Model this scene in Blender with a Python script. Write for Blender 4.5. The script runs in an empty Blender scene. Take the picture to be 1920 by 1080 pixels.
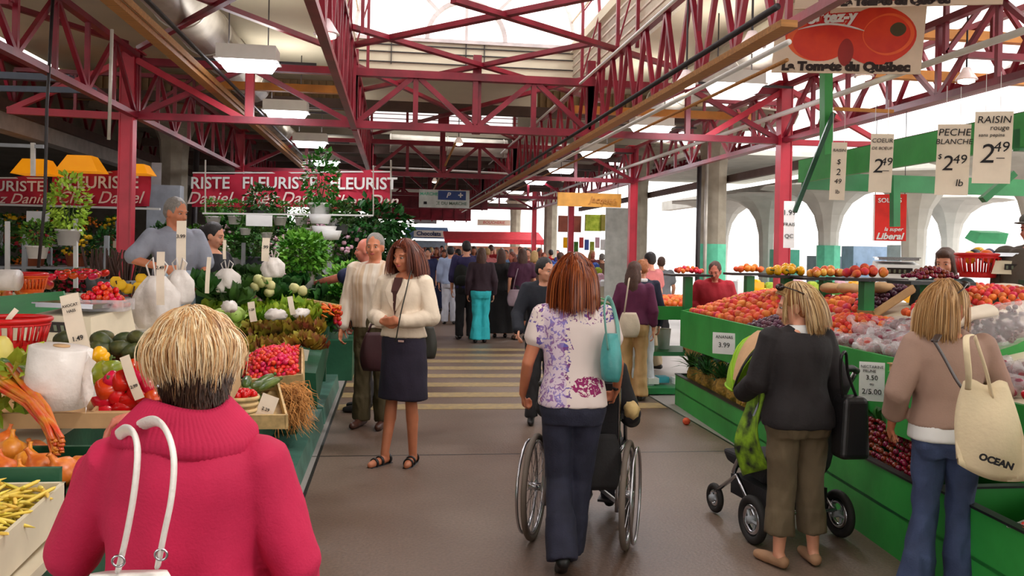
import bpy, math, random
import numpy as np
from mathutils import Vector as V, Matrix, Euler, noise
random.seed(7)
PI = math.pi
S = bpy.context.scene
C = S.collection

# ------------------------------------------------------------------ camera
F = 1600.0; TH = math.atan(220 / 1600); ROLL = .02; CZ = 1.68
Rv = V((math.cos(TH), -math.sin(TH), 0)); FW = V((math.sin(TH), math.cos(TH), 0)); UP = V((0, 0, 1))
RC = Rv * math.cos(ROLL) + UP * math.sin(ROLL); UC = UP * math.cos(ROLL) - Rv * math.sin(ROLL)
cd = bpy.data.cameras.new('camera'); cam = bpy.data.objects.new('camera', cd); C.objects.link(cam)
m = Matrix.Identity(4)
for i in range(3):
    m[i][0] = RC[i]; m[i][1] = UC[i]; m[i][2] = -FW[i]
m[2][3] = CZ
cam.matrix_world = m
cd.sensor_width = 36; cd.lens = 36 * F / 1920; cd.shift_y = -72 / 1920; cd.clip_start = .05; cd.clip_end = 300
S.camera = cam

# ------------------------------------------------------------------ world, light, exposure
w = bpy.data.worlds.new('sky'); S.world = w; w.use_nodes = True
bg = w.node_tree.nodes['Background']
bg.inputs[0].default_value = (1.0, .955, .92, 1); bg.inputs[1].default_value = 2.5
S.view_settings.view_transform = 'Standard'; S.view_settings.look = 'None'
S.view_settings.gamma = 1; S.view_settings.exposure = .12; S.view_settings.use_curve_mapping = False
S.cycles.use_denoising = True; S.cycles.max_bounces = 7; S.cycles.diffuse_bounces = 4; S.cycles.transparent_max_bounces = 12
S.cycles.sample_clamp_indirect = 8; S.cycles.caustics_reflective = False; S.cycles.caustics_refractive = False

def sun(name, rot, e, ang):
    l = bpy.data.lights.new(name, 'SUN'); l.energy = e; l.angle = ang; l.color = (1, .96, .9)
    o = bpy.data.objects.new(name, l); o.rotation_euler = rot; C.objects.link(o); return o
sun('sun', (math.radians(38), math.radians(8), math.radians(35)), 1.2, math.radians(9))

def at(px, py, Y=None, z=None, X=None, D=None):
    d = FW + RC * ((px - 960) / F) + UC * ((468 - py) / F)
    t = D if D is not None else Y / d.y if Y is not None else (z - CZ) / d.z if z is not None else X / d.x
    return V((0, 0, CZ)) + d * t

# ------------------------------------------------------------------ materials
MATS = {}
def lin(c):
    return tuple(((x / 255 + .055) / 1.055) ** 2.4 if x > 10 else x / 255 / 12.92 for x in c) + (1,)
def mat(name, col, rough=.55, col2=None, scale=6, var=.12, bump=0, bscale=30, metal=0, rnd=0, emit=0, spec=.5, alpha=1, trans=0, sheen=0, stretch=None, sub=0):
    if name in MATS: return MATS[name]
    mt = bpy.data.materials.new(name); mt.use_nodes = True; MATS[name] = mt
    nt = mt.node_tree; N = nt.nodes; L = nt.links; b = N['Principled BSDF']
    b.inputs['Roughness'].default_value = rough; b.inputs['Metallic'].default_value = metal
    b.inputs['Specular IOR Level'].default_value = spec
    c1 = lin(col); c2 = lin(col2) if col2 else tuple(min(1, x * (1 + var) + .003) for x in c1[:3]) + (1,)
    c0 = c1 if col2 else tuple(x * (1 - var) for x in c1[:3]) + (1,)
    tc = N.new('ShaderNodeTexCoord'); vec = tc.outputs['Object']
    if stretch:
        mp = N.new('ShaderNodeMapping'); mp.inputs['Scale'].default_value = stretch; L.new(vec, mp.inputs[0]); vec = mp.outputs[0]
    nz = N.new('ShaderNodeTexNoise'); nz.inputs['Scale'].default_value = scale; nz.inputs['Detail'].default_value = 4
    L.new(vec, nz.inputs['Vector'])
    mr = N.new('ShaderNodeMapRange'); mr.inputs[1].default_value = .35; mr.inputs[2].default_value = .65; L.new(nz.outputs[0], mr.inputs[0])
    mx = N.new('ShaderNodeMix'); mx.data_type = 'RGBA'; mx.inputs[6].default_value = c0; mx.inputs[7].default_value = c2
    L.new(mr.outputs[0], mx.inputs[0]); out = mx.outputs[2]
    if rnd:
        oi = N.new('ShaderNodeObjectInfo'); hs = N.new('ShaderNodeHueSaturation')
        m1 = N.new('ShaderNodeMapRange'); m1.inputs[3].default_value = .5 - rnd * .08; m1.inputs[4].default_value = .5 + rnd * .08
        m2 = N.new('ShaderNodeMapRange'); m2.inputs[3].default_value = 1 - rnd * .5; m2.inputs[4].default_value = 1 + rnd * .5
        mm = N.new('ShaderNodeMath'); mm.operation = 'FRACT'; mu = N.new('ShaderNodeMath'); mu.operation = 'MULTIPLY'; mu.inputs[1].default_value = 7.31
        L.new(oi.outputs['Random'], m1.inputs[0]); L.new(oi.outputs['Random'], mu.inputs[0]); L.new(mu.outputs[0], mm.inputs[0]); L.new(mm.outputs[0], m2.inputs[0])
        L.new(m1.outputs[0], hs.inputs['Hue']); L.new(m2.outputs[0], hs.inputs['Value']); L.new(out, hs.inputs['Color']); out = hs.outputs[0]
    L.new(out, b.inputs['Base Color'])
    if bump:
        n2 = N.new('ShaderNodeTexNoise'); n2.inputs['Scale'].default_value = bscale; n2.inputs['Detail'].default_value = 5; L.new(vec, n2.inputs['Vector'])
        bp = N.new('ShaderNodeBump'); bp.inputs['Strength'].default_value = bump; bp.inputs['Distance'].default_value = .02
        L.new(n2.outputs[0], bp.inputs['Height']); L.new(bp.outputs[0], b.inputs['Normal'])
    if emit:
        b.inputs['Emission Color'].default_value = c1; b.inputs['Emission Strength'].default_value = emit
    if alpha < 1: b.inputs['Alpha'].default_value = alpha
    if trans: b.inputs['Transmission Weight'].default_value = trans
    if sheen: b.inputs['Sheen Weight'].default_value = sheen
    if sub: b.inputs['Subsurface Weight'].default_value = sub; b.inputs['Subsurface Scale'].default_value = .01
    return mt
RED = mat('red_painted_steel', (128, 18, 40), .42, scale=3, var=.3, bump=.05)
REDL = mat('bright_red_painted_steel', (178, 34, 54), .42, scale=3, var=.15)
GREEN = mat('green_painted_wood', (34, 128, 68), .45, scale=3, var=.14, bump=.12, bscale=12)
GRN2 = mat('bright_green_painted_wood', (46, 150, 62), .5, scale=3, var=.12, bump=.1, bscale=12)
DGREEN = mat('dark_green_painted_wood', (22, 78, 52), .5, scale=3, var=.2, bump=.1)
PLAT = mat('worn_grey_green_paint', (70, 112, 98), .5, scale=5, var=.25, bump=.1)
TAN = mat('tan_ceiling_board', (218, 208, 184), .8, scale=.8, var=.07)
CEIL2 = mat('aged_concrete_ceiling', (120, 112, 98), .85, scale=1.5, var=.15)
CONC = mat('grey_cast_concrete', (158, 150, 134), .85, scale=4, var=.15, bump=.25, bscale=14)
CONCL = mat('pale_concrete', (205, 205, 198), .85, scale=3, var=.08)
GALV = mat('galvanised_duct_metal', (188, 182, 172), .42, scale=5, var=.15, metal=.35)
TIMBER = mat('tan_timber', (178, 124, 66), .6, scale=4, var=.2, stretch=(1, 12, 12))
OCHRE = mat('ochre_timber', (196, 128, 52), .6, scale=4, var=.2)
DARK = mat('dark_steel', (40, 34, 36), .5)
BLACKP = mat('black_plastic', (22, 21, 23), .4)
STEEL = mat('chrome_steel', (190, 190, 195), .22, metal=1, var=.05)
GREYM = mat('grey_painted_metal', (150, 155, 160), .45)
WHITE = mat('white_enamel', (228, 228, 225), .45, var=.03)
PAPER = mat('cream_paper', (242, 228, 208), .8, scale=9, var=.04)
PAPERW = mat('white_paper', (240, 240, 240), .8, scale=9, var=.03)
INK = mat('black_ink', (28, 26, 30), .8)
INKB = mat('blue_ink', (40, 60, 110), .8)
CREAM = mat('cream_painted_board', (216, 204, 178), .6, scale=5, var=.08)
WOODL = mat('pale_basket_wood', (206, 172, 118), .6, scale=20, var=.18)
CARD = mat('brown_cardboard', (190, 152, 108), .8, scale=8, var=.1)
REDPL = mat('red_plastic', (206, 20, 22), .35, var=.05)
ORPL = mat('orange_plastic', (236, 96, 14), .4, var=.05)
CLEAR = mat('clear_plastic_film', (240, 238, 240), .18, alpha=.3, spec=.8, bump=.6, bscale=22)
MILKY = mat('milky_plastic_bag', (236, 228, 222), .35, alpha=.88, bump=.5, bscale=14)
LEAF = mat('green_leaf', (58, 108, 30), .5, col2=(96, 150, 50), scale=9, rnd=.35, spec=.3)
LEAFD = mat('dark_green_leaf', (28, 62, 22), .5, col2=(58, 104, 38), scale=9, rnd=.35, spec=.3)
LEAFY = mat('yellow_green_leaf', (128, 158, 34), .5, col2=(176, 196, 70), scale=9, rnd=.3, spec=.3)
LETT = mat('lettuce_leaf', (96, 136, 24), .5, col2=(158, 178, 48), scale=14, rnd=.3, spec=.3)
LETTR = mat('bronze_lettuce_leaf', (120, 66, 34), .5, col2=(150, 140, 40), scale=14, rnd=.3, spec=.3)
SOIL = mat('dark_soil', (50, 38, 30), .9)

# ------------------------------------------------------------------ mesh builder
class M:
    def __init__(s): s.v = []; s.f = []; s.m = []; s.t = []; s.k = 0; s.tint = 0.
    def add(s, vs, fs):
        n = len(s.v); s.v.extend(tuple(x) for x in vs)
        for f in fs: s.f.append(tuple(i + n for i in f)); s.m.append(s.k); s.t.append(s.tint)
        return s
    def box(s, c, d, rot=None):
        c = V(c); r = rot or Matrix.Identity(3)
        if isinstance(r, (int, float)): r = Matrix.Rotation(r, 3, 'Z')
        vs = [c + r @ V((x * d[0] / 2, y * d[1] / 2, z * d[2] / 2)) for x in (-1, 1) for y in (-1, 1) for z in (-1, 1)]
        return s.add(vs, [(0, 1, 3, 2), (4, 6, 7, 5), (0, 4, 5, 1), (2, 3, 7, 6), (0, 2, 6, 4), (1, 5, 7, 3)])
    def hexa(s, pts):
        return s.add(pts, [(0, 3, 2, 1), (4, 5, 6, 7), (0, 1, 5, 4), (1, 2, 6, 5), (2, 3, 7, 6), (3, 0, 4, 7)])
    def bar(s, p, q, a, b=None):
        p = V(p); q = V(q); d = (q - p); b = b or a
        if d.length < 1e-6: return s
        x = d.normalized(); u = V((0, 0, 1)) if abs(x.z) < .95 else V((1, 0, 0))
        y = x.cross(u).normalized(); z = y.cross(x).normalized()
        vs = [e + y * (i * a / 2) + z * (j * b / 2) for e in (p, q) for i, j in ((-1, -1), (1, -1), (1, 1), (-1, 1))]
        return s.hexa(vs)
    def rings(s, rs, caps=True):
        n = len(rs[0]); vs = [p for r in rs for p in r]; fs = []
        for i in range(len(rs) - 1):
            for j in range(n):
                k = (j + 1) % n; fs.append((i * n + j, i * n + k, (i + 1) * n + k, (i + 1) * n + j))
        if caps: fs.append(tuple(range(n - 1, -1, -1))); fs.append(tuple((len(rs) - 1) * n + j for j in range(n)))
        return s.add(vs, fs)
    def tube(s, pts, rad, n=8, caps=True, flat=1, ph=0):
        pts = [V(p) for p in pts]; L = len(pts)
        if not hasattr(rad, '__len__'): rad = [rad] * L
        rs = []; pn = None
        for i, p in enumerate(pts):
            t = (pts[min(i + 1, L - 1)] - pts[max(i - 1, 0)])
            t = t.normalized() if t.length > 1e-9 else V((0, 0, 1))
            if pn is None:
                u = V((0, 0, 1)) if abs(t.z) < .9 else V((1, 0, 0)); a = t.cross(u).normalized()
            else:
                a = pn - t * pn.dot(t); a = a.normalized() if a.length > 1e-6 else t.orthogonal().normalized()
            pn = a; b = t.cross(a)
            rs.append([p + a * (math.cos(2 * PI * j / n + ph) * rad[i]) + b * (math.sin(2 * PI * j / n + ph) * rad[i] * flat) for j in range(n)])
        return s.rings(rs, caps)
    def cap(s, p, q, r1, r2, n=12):
        p = V(p); q = V(q); d = q - p
        t = d.normalized() if d.length > 1e-6 else V((0, 0, 1))
        P = []; Rr = []
        for a in (-80, -50, -20): P.append(p + t * (r1 * math.sin(math.radians(a)))); Rr.append(r1 * math.cos(math.radians(a)))
        for a in (20, 50, 80): P.append(q + t * (r2 * math.sin(math.radians(a)))); Rr.append(r2 * math.cos(math.radians(a)))
        return s.tube(P, Rr, n)
    def ell(s, c, r, rot=None, n=14, k=9, fn=None):
        c = V(c); r = V(r) if hasattr(r, '__len__') else V((r, r, r)); rot = rot or Matrix.Identity(3); rs = []
        for i in range(1, k):
            ph = PI * i / k - PI / 2; ring = []
            for j in range(n):
                th = 2 * PI * j / n; d = V((math.cos(ph) * math.cos(th), math.cos(ph) * math.sin(th), math.sin(ph)))
                f = fn(d) if fn else 1
                ring.append(c + rot @ V((d.x * r.x * f, d.y * r.y * f, d.z * r.z * f)))
            rs.append(ring)
        return s.rings(rs)
    def lathe(s, prof, c=(0, 0, 0), n=20, caps=True):
        c = V(c)
        return s.rings([[c + V((r * math.cos(2 * PI * j / n), r * math.sin(2 * PI * j / n), z)) for j in range(n)] for r, z in prof], caps)
    def grid(s, fn, nu, nv):
        vs = [fn(i / nu, j / nv) for i in range(nu + 1) for j in range(nv + 1)]
        return s.add(vs, [(i * (nv + 1) + j, (i + 1) * (nv + 1) + j, (i + 1) * (nv + 1) + j + 1, i * (nv + 1) + j + 1) for i in range(nu) for j in range(nv)])
    def torus(s, c, R, r, axis=(1, 0, 0), n=32, k=8, flat=1):
        c = V(c); ax = V(axis).normalized(); a = ax.orthogonal().normalized(); b = ax.cross(a); rs = []
        for i in range(n + 1):
            th = 2 * PI * i / n; d = a * math.cos(th) + b * math.sin(th)
            rs.append([c + d * (R + r * math.cos(2 * PI * j / k)) + ax * (r * flat * math.sin(2 * PI * j / k)) for j in range(k)])
        return s.rings(rs, False)
    def xf(s, mx):
        s.v = [tuple(mx @ V(p)) for p in s.v]; return s
    def mesh(s, name, mats, smooth=False):
        me = bpy.data.meshes.new(name); me.from_pydata(s.v, [], s.f)
        for mt in (mats if isinstance(mats, (list, tuple)) else [mats]): me.materials.append(mt)
        if any(s.m): me.polygons.foreach_set('material_index', s.m)
        if smooth: me.polygons.foreach_set('use_smooth', [True] * len(s.f))
        if any(s.t):
            a = me.attributes.new('tint', 'FLOAT', 'FACE'); a.data.foreach_set('value', s.t)
        me.update(); return me
    def build(s, name, mats, parent=None, smooth=False, origin=None):
        # vertices are given in world space; origin / the parent's place is taken off them
        o0 = V(parent.matrix_basis.translation) if parent is not None else (V(origin) if origin is not None else V((0, 0, 0)))
        q_ = parent.parent if parent is not None else None
        while q_ is not None: o0 += V(q_.matrix_basis.translation); q_ = q_.parent
        if parent is not None and 'depth_off' in parent: o0 = V(parent['depth_off'])
        if o0.length: s.v = [(a - o0.x, b - o0.y, c - o0.z) for a, b, c in s.v]
        o = bpy.data.objects.new(name, s.mesh(name, mats, smooth)); C.objects.link(o)
        if parent is not None: o.parent = parent
        else: o.location = o0
        return o

def T(o, label, cat, group=None, kind=None):
    o['label'] = label; o['category'] = cat
    if group: o['group'] = group
    if kind: o['kind'] = kind
    return o
def ST(o, label=None, group=None):
    o['kind'] = 'structure'
    if label: o['label'] = label
    if group: o['group'] = group
    return o
def empty(name, loc, label, cat, group=None, rz=0):
    o = bpy.data.objects.new(name, None); C.objects.link(o); o.location = V(loc); o.rotation_euler = (0, 0, rz)
    o.empty_display_size = .1
    return T(o, label, cat, group)
KIDS = {}
def copy_tree(o, loc=None, rot=None, scale=None, label=None, group=None):
    c = o.copy(); C.objects.link(c)
    if loc is not None: c.location = V(loc)
    if rot is not None: c.rotation_euler = rot
    if scale is not None: c.scale = (scale,) * 3 if not hasattr(scale, '__len__') else scale
    if label: c['label'] = label
    if group: c['group'] = group
    if o.name not in KIDS: KIDS[o.name] = [k for k in o.children]
    for ch in KIDS[o.name]:
        d = ch.copy(); C.objects.link(d); d.parent = c
        if ch.name not in KIDS: KIDS[ch.name] = [k for k in ch.children]
        for g in KIDS[ch.name]:
            e = g.copy(); C.objects.link(e); e.parent = d
    return c
def drop(o):
    KIDS.pop(o.name, None)
    for ch in list(o.children): drop(ch)
    bpy.data.objects.remove(o)
RR = random.uniform
def rrot(): return (RR(0, 6.28), RR(0, 6.28), RR(0, 6.28))

def text(s, name, mt, parent, size, pos, rot, ext=.002, bold=0, shear=0, align='CENTER', width=1, world=True):
    # a flat run of letters at pos, facing by rot (Matrix 3x3: columns right, up, normal)
    cu = bpy.data.curves.new(name, 'FONT'); cu.body = s; cu.size = size; cu.extrude = ext; cu.offset = bold; cu.shear = shear
    cu.align_x = align; cu.align_y = 'CENTER'; cu.resolution_u = 3
    tmp = bpy.data.objects.new('tmp', cu); C.objects.link(tmp)
    dg = bpy.context.evaluated_depsgraph_get(); me = bpy.data.meshes.new_from_object(tmp.evaluated_get(dg))
    bpy.data.objects.remove(tmp); bpy.data.curves.remove(cu)
    me.materials.clear(); me.materials.append(mt); me.name = name
    mx = Matrix.Translation(V(pos)) @ rot.to_4x4() @ Matrix.Diagonal((width, 1, 1, 1))
    me.transform(mx)
    if parent is not None: me.transform(Matrix.Translation(-V(parent.location)))
    o = bpy.data.objects.new(name, me); C.objects.link(o); o.parent = parent; return o
def facing(rz=0, tilt=0, roll=0):
    # right, up, normal for a board facing -Y turned by rz about Z
    return Matrix.Rotation(rz, 3, 'Z') @ Matrix.Rotation(tilt, 3, 'X') @ Matrix.Rotation(roll, 3, 'Y') @ Matrix(((1, 0, 0), (0, 0, -1), (0, 1, 0)))
# ================================================================== STRUCTURE
# ---- floor
def floor_mat():
    mt = bpy.data.materials.new('worn_concrete_floor'); mt.use_nodes = True
    nt = mt.node_tree; N = nt.nodes; L = nt.links; b = N['Principled BSDF']
    tc = N.new('ShaderNodeTexCoord'); sx = N.new('ShaderNodeSeparateXYZ'); L.new(tc.outputs['Object'], sx.inputs[0])
    def math_(op, a, bb=None, c=None):
        n = N.new('ShaderNodeMath'); n.operation = op
        for i, v_ in enumerate((a, bb, c)):
            if v_ is None: continue
            if isinstance(v_, (int, float)): n.inputs[i].default_value = v_
            else: L.new(v_, n.inputs[i])
        return n.outputs[0]
    n1 = N.new('ShaderNodeTexNoise'); n1.inputs['Scale'].default_value = .55; n1.inputs['Detail'].default_value = 6; L.new(tc.outputs['Object'], n1.inputs[0])
    n2 = N.new('ShaderNodeTexNoise'); n2.inputs['Scale'].default_value = 55; n2.inputs['Detail'].default_value = 6; L.new(tc.outputs['Object'], n2.inputs[0])
    r1 = N.new('ShaderNodeValToRGB'); e = r1.color_ramp.elements
    e[0].position = .35; e[0].color = lin((106, 82, 69)); e[1].position = .68; e[1].color = lin((146, 126, 112)); L.new(n1.outputs[0], r1.inputs[0])
    mx = N.new('ShaderNodeMix'); mx.data_type = 'RGBA'; mx.blend_type = 'MULTIPLY'; mx.inputs[0].default_value = .6
    r2 = N.new('ShaderNodeValToRGB'); r2.color_ramp.elements[0].position = .3; r2.color_ramp.elements[0].color = (.45, .45, .45, 1); r2.color_ramp.elements[1].position = .7
    L.new(n2.outputs[0], r2.inputs[0]); L.new(r1.outputs[0], mx.inputs[6]); L.new(r2.outputs[0], mx.inputs[7])
    # the side strips of the hall floor are a paler slab
    far = math_('GREATER_THAN', sx.outputs['X'], 2.98); lf = math_('LESS_THAN', sx.outputs['X'], -.56)
    pale = math_('MAXIMUM', far, lf)
    mp = N.new('ShaderNodeMix'); mp.data_type = 'RGBA'; mp.inputs[7].default_value = lin((158, 150, 146)); L.new(pale, mp.inputs[0]); L.new(mx.outputs[2], mp.inputs[6])
    # joints
    j = None
    for ax, c in (('Y', 6.95), ('Y', 14.6), ('Y', 22.5), ('X', -.57), ('X', 2.98)):
        a = math_('LESS_THAN', math_('ABSOLUTE', math_('SUBTRACT', sx.outputs[ax], c)), .012)
        j = a if j is None else math_('MAXIMUM', j, a)
    mj = N.new('ShaderNodeMix'); mj.data_type = 'RGBA'; mj.inputs[7].default_value = lin((34, 28, 26)); L.new(j, mj.inputs[0]); L.new(mp.outputs[2], mj.inputs[6])
    L.new(mj.outputs[2], b.inputs['Base Color'])
    mr = N.new('ShaderNodeMapRange'); mr.inputs[3].default_value = .3; mr.inputs[4].default_value = .55; L.new(n1.outputs[0], mr.inputs[0]); L.new(mr.outputs[0], b.inputs['Roughness'])
    bp = N.new('ShaderNodeBump'); bp.inputs['Strength'].default_value = .25; bp.inputs['Distance'].default_value = .01
    L.new(n2.outputs[0], bp.inputs['Height']); L.new(bp.outputs[0], b.inputs['Normal'])
    return mt
ST(M().box((4, 30, -.05), (70, 80, .1)).build('floor', floor_mat()), 'worn brown concrete market floor')
YEL = mat('faded_yellow_paint', (176, 150, 100), .5, scale=14, var=.15, col2=(150, 130, 100))
for i in range(8):
    y = 9.05 + i * .73
    ST(M().box((1.2, y, .002), (3.5, .3, .004)).build('trim_stripe', YEL), 'faded yellow crosswalk stripe across the aisle floor', 'yellow crosswalk stripes')

# ---- ceilings
ST(M().box((-3.05, 2, 4.56), (4.9, 32, .12)).build('ceiling', TAN), 'flat tan ceiling left of the skylight')
ST(M().box((3.98, 2, 4.56), (3.1, 32, .12)).build('ceiling', TAN), 'flat tan ceiling right of the skylight')
ST(M().box((.92, 14.6, 4.5), (3.05, 5.0, .1)).build('ceiling', TAN), 'tan ceiling beyond the arched window')
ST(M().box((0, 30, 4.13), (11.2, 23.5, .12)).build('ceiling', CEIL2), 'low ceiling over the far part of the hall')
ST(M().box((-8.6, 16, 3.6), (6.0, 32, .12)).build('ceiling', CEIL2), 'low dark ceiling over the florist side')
ST(M().box((8.0, 20, 3.75), (4.0, 7, .1)).build('ceiling', CONCL), 'pale concrete roof of the outer arcade')
ST(M().box((.92, -7.5, 4.5), (3.05, 13, .1)).build('ceiling', TAN), 'unseen ceiling of the hall behind the viewpoint')  # out of view; added to cut the light reaching the foreground
ST(M().box((0, -14.1, 2.3), (12, .2, 4.6)).build('wall_behind', mat('dim_grey_wall', (86, 90, 92), .8)), 'unseen end wall of the hall behind the viewpoint')  # unseen as well, added with that ceiling to dim the foreground
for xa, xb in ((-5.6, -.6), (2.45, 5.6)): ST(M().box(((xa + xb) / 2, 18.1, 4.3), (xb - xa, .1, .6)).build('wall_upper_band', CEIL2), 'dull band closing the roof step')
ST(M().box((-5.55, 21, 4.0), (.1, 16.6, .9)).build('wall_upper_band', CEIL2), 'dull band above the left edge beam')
# ribbed fascia where the high ceilings end
for xa, xb in ((-5.5, -.6), (2.45, 5.5)):
    g = M()
    n = int((xb - xa) / .12)
    g.box(((xa + xb) / 2, 14.9, 4.25), (xb - xa, .06, .5))
    for i in range(n): g.box((xa + .06 + i * .12, 14.85, 4.25), (.05, .05, .46))
    ST(g.build('trim_fascia', mat('ribbed_ochre_fascia', (150, 122, 84), .6)), 'ribbed fascia closing the high ceiling')

# ---- skylight vault
XL, XR, XM = -.6, 2.48, .94; RVA = (XR - XL) / 2
GLASS = mat('skylight_glass', (250, 252, 255), .1, alpha=.12)
def arc(r, zc, y, n=16, x=XM): return [V((x - r * math.cos(PI * i / n), y, zc + r * math.sin(PI * i / n))) for i in range(n + 1)]
g = M()
for y0 in range(-1, 12):
    pa, pb = arc(RVA, 4.62, y0), arc(RVA, 4.62, y0 + 1)
    for i in range(16): g.add([pa[i], pa[i + 1], pb[i + 1], pb[i]], [(0, 1, 2, 3)])
for x in (XL, XR): g.add([(x, -1, 3.85), (x, 12, 3.85), (x, 12, 4.62), (x, -1, 4.62)], [(0, 1, 2, 3)])
ST(g.build('window_1', GLASS), 'glazed barrel skylight above the aisle')
g = M()
for k in range(14):
    a = PI * (k + 1) / 15
    g.bar((XM - RVA * math.cos(a), -1, 4.62 + RVA * math.sin(a)), (XM - RVA * math.cos(a), 12, 4.62 + RVA * math.sin(a)), .02)
for x in (XL, XR):
    for k in range(6): g.bar((x, -1, 3.95 + k * .12), (x, 12, 3.95 + k * .12), .022)
ST(g.build('trim_glazing_bars', mat('pale_glazing_bar', (196, 178, 160), .5)), 'thin glazing bars of the barrel skylight')
for y in (1.5, 4.0, 6.4, 8.6, 10.3):
    g = M(); a, b2 = arc(RVA - .03, 4.62, y, 18), arc(RVA - .24, 4.62, y, 18)
    lo = [V((XL + .03, y, 3.8))] + a + [V((XR - .03, y, 3.8))]; li = [V((XL + .24, y, 3.8))] + b2 + [V((XR - .24, y, 3.8))]
    for P in (lo, li):
        for i in range(len(P) - 1): g.bar(P[i], P[i + 1], .035)
    for i in range(len(lo) - 1): g.bar(lo[i], li[i + 1], .018)
    if y in (8.6, 10.3): pass
    ST(g.build('roof_rib', RED), 'curved red lattice rib under the skylight', 'skylight ribs')
# end wall of the vault: half-round window over a tan panel
g = M()
g.box((XM, 12.06, 4.37), (XR - XL, .1, .42))
ST(g.build('wall_end_of_vault', TAN), 'tan panel under the arched window')
g = M()
for z in (4.26, 4.4, 4.5): g.box((XM, 11.995, z), (XR - XL, .02, .012))
for x in (-.1, .94, 1.2): g.box((x, 11.99, 4.4), (.012, .02, .34))
ST(g.build('trim_panel_lines', DARK))
fr = M(); WF = mat('white_window_frame', (206, 196, 196), .5)
for r, wd in ((RVA, .05), (.55, .06)):
    P = arc(r, 4.6, 11.98, 20)
    for i in range(20): fr.bar(P[i], P[i + 1], wd)
for a in (45, 90, 135):
    c, s_ = math.cos(math.radians(a)), math.sin(math.radians(a))
    fr.bar((XM + c * (.55 if a != 90 else 0), 11.98, 4.6 + s_ * (.55 if a != 90 else 0)), (XM + c * RVA, 11.98, 4.6 + s_ * RVA), .04)
fr.bar((XL, 11.98, 4.58), (XR, 11.98, 4.58), .05)
ST(fr.build('window_2', WF), 'half-round window with radial bars')
g = M(); P = arc(RVA, 4.6, 12.0, 20); g.add(P, [tuple(range(len(P)))]); ST(g.build('window_3', GLASS), 'panes of the half-round window')
# strip window at the step of the roof
g = M(); GW = mat('bright_strip_glazing', (215, 228, 235), .3, alpha=.35)
g.box((.92, 17.15, 4.27), (3.0, .02, .34)); ST(g.build('window_4', GW), 'louvred strip window above the aisle')
g = M()
for k in range(4): g.box((.92, 17.1, 4.14 + k * .09), (3.0, .03, .012))
for x in (-.5, .2, .92, 1.65, 2.35): g.box((x, 17.1, 4.27), (.05 if x != .92 else .22, .05, .36))
ST(g.build('trim_window_bars', RED))

# ---- red columns
for i, (x, y) in enumerate([(-3.03, 10.2), (4.84, 10.2), (-2.95, 16.8), (4.82, 17), (-2.95, 23), (4.82, 23.2), (4.82, 29.5)]):
    g = M(); h = 3.85
    for sx in (-1, 1): g.box((x + sx * .07, y, h / 2), (.014, .15, h))
    g.box((x, y, h / 2), (.15, .012, h)); g.box((x, y, .01), (.26, .26, .02)); g.box((x, y, h - .01), (.3, .3, .02))
    g.box((x, y - .06, h / 2), (.13, .01, h))
    ST(g.build('column_red', REDL, origin=(x, y, 0)), 'red painted steel column', 'red steel columns')

# ---- trusses
def truss(p, q, z0, z1, n, name='roof_truss', w=.09, web=.045, style='N', mt=RED, label='red steel roof truss', grp='red roof trusses'):
    p = V(p); q = V(q); g = M()
    a0 = V((p.x, p.y, z0)); b0 = V((q.x, q.y, z0)); a1 = V((p.x, p.y, z1)); b1 = V((q.x, q.y, z1))
    g.bar(a0, b0, w, w * .8); g.bar(a1, b1, w, w * .8)
    for i in range(n + 1):
        t = i / n; u = (i + 1) / n
        if style != 'W': g.bar(a0.lerp(b0, t), a1.lerp(b1, t), web)
        if i < n:
            if style == 'W':
                mid = (t + u) / 2
                g.bar(a0.lerp(b0, t), a1.lerp(b1, mid), web); g.bar(a1.lerp(b1, mid), a0.lerp(b0, u), web)
            elif i % 2 == 0: g.bar(a0.lerp(b0, t), a1.lerp(b1, u), web)
            else: g.bar(a1.lerp(b1, t), a0.lerp(b0, u), web)
    return ST(g.build(name, mt, origin=p), label, grp)
for y in (10.25, 16.9, 23.1, 29.6):
    truss((-2.95, y, 0), (-.5, y, 0), 3.12, 3.74, 2, w=.1, web=.06)
    truss((-.5, y, 0), (2.35, y, 0), 3.12, 3.74, 4, w=.11, web=.06)
    truss((2.35, y, 0), (4.82, y, 0), 3.12, 3.74, 2, w=.1, web=.06)
    for x in (-.52, .95 if y == 10.25 else .9, 2.36):
        ST(M().box((x, y + .08, 3.55), (.1, .1, .95)).build('roof_post', RED, origin=(x, y, 3.1)), 'short red post in the roof steelwork', 'roof posts')
for x, st in ((-.5, 'W'), (2.36, 'W')):
    for y0, y1 in ((-1, 4.5), (4.5, 10.2), (10.3, 16.8), (17, 23), (23.2, 29.5)):
        truss((x, y0, 0), (x, y1, 0), 3.08, 3.84, 9 if y0 < 10 else 8, w=.065, web=.04, style=st)
        if y0 < 10:
            g = M()
            for k in range(7): g.bar((x, y0 + .45 + k * .8, 3.1), (x + (.02), y0 + .45 + k * .8, 3.84), .035)
            ST(g.build('roof_hangers', RED), 'thin red hangers in the lattice truss', 'truss hangers')
for x in (-2.95, 4.82):
    for y0, y1 in ((-1, 4), (4, 10.2), (10.3, 16.8), (17, 23), (23.2, 29.5)):
        truss((x, y0, 0), (x, y1, 0), 3.12, 3.8, 8, w=.075, web=.042, style='N')
# outer trusses under the roof edges
for x in (-5.4, 6.2):
    for y0, y1 in ((3, 9), (9, 15), (15, 21)):
        truss((x, y0, 0), (x, y1, 0), 3.5, 4.2, 6, w=.08, web=.045, style='W')
for y in (7, 13):
    for x0, x1 in ((-5.4, -2.95), (4.82, 6.2)):
        truss((x0, y, 0), (x1, y, 0), 3.5, 4.1, 3, w=.07, web=.04)
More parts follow.
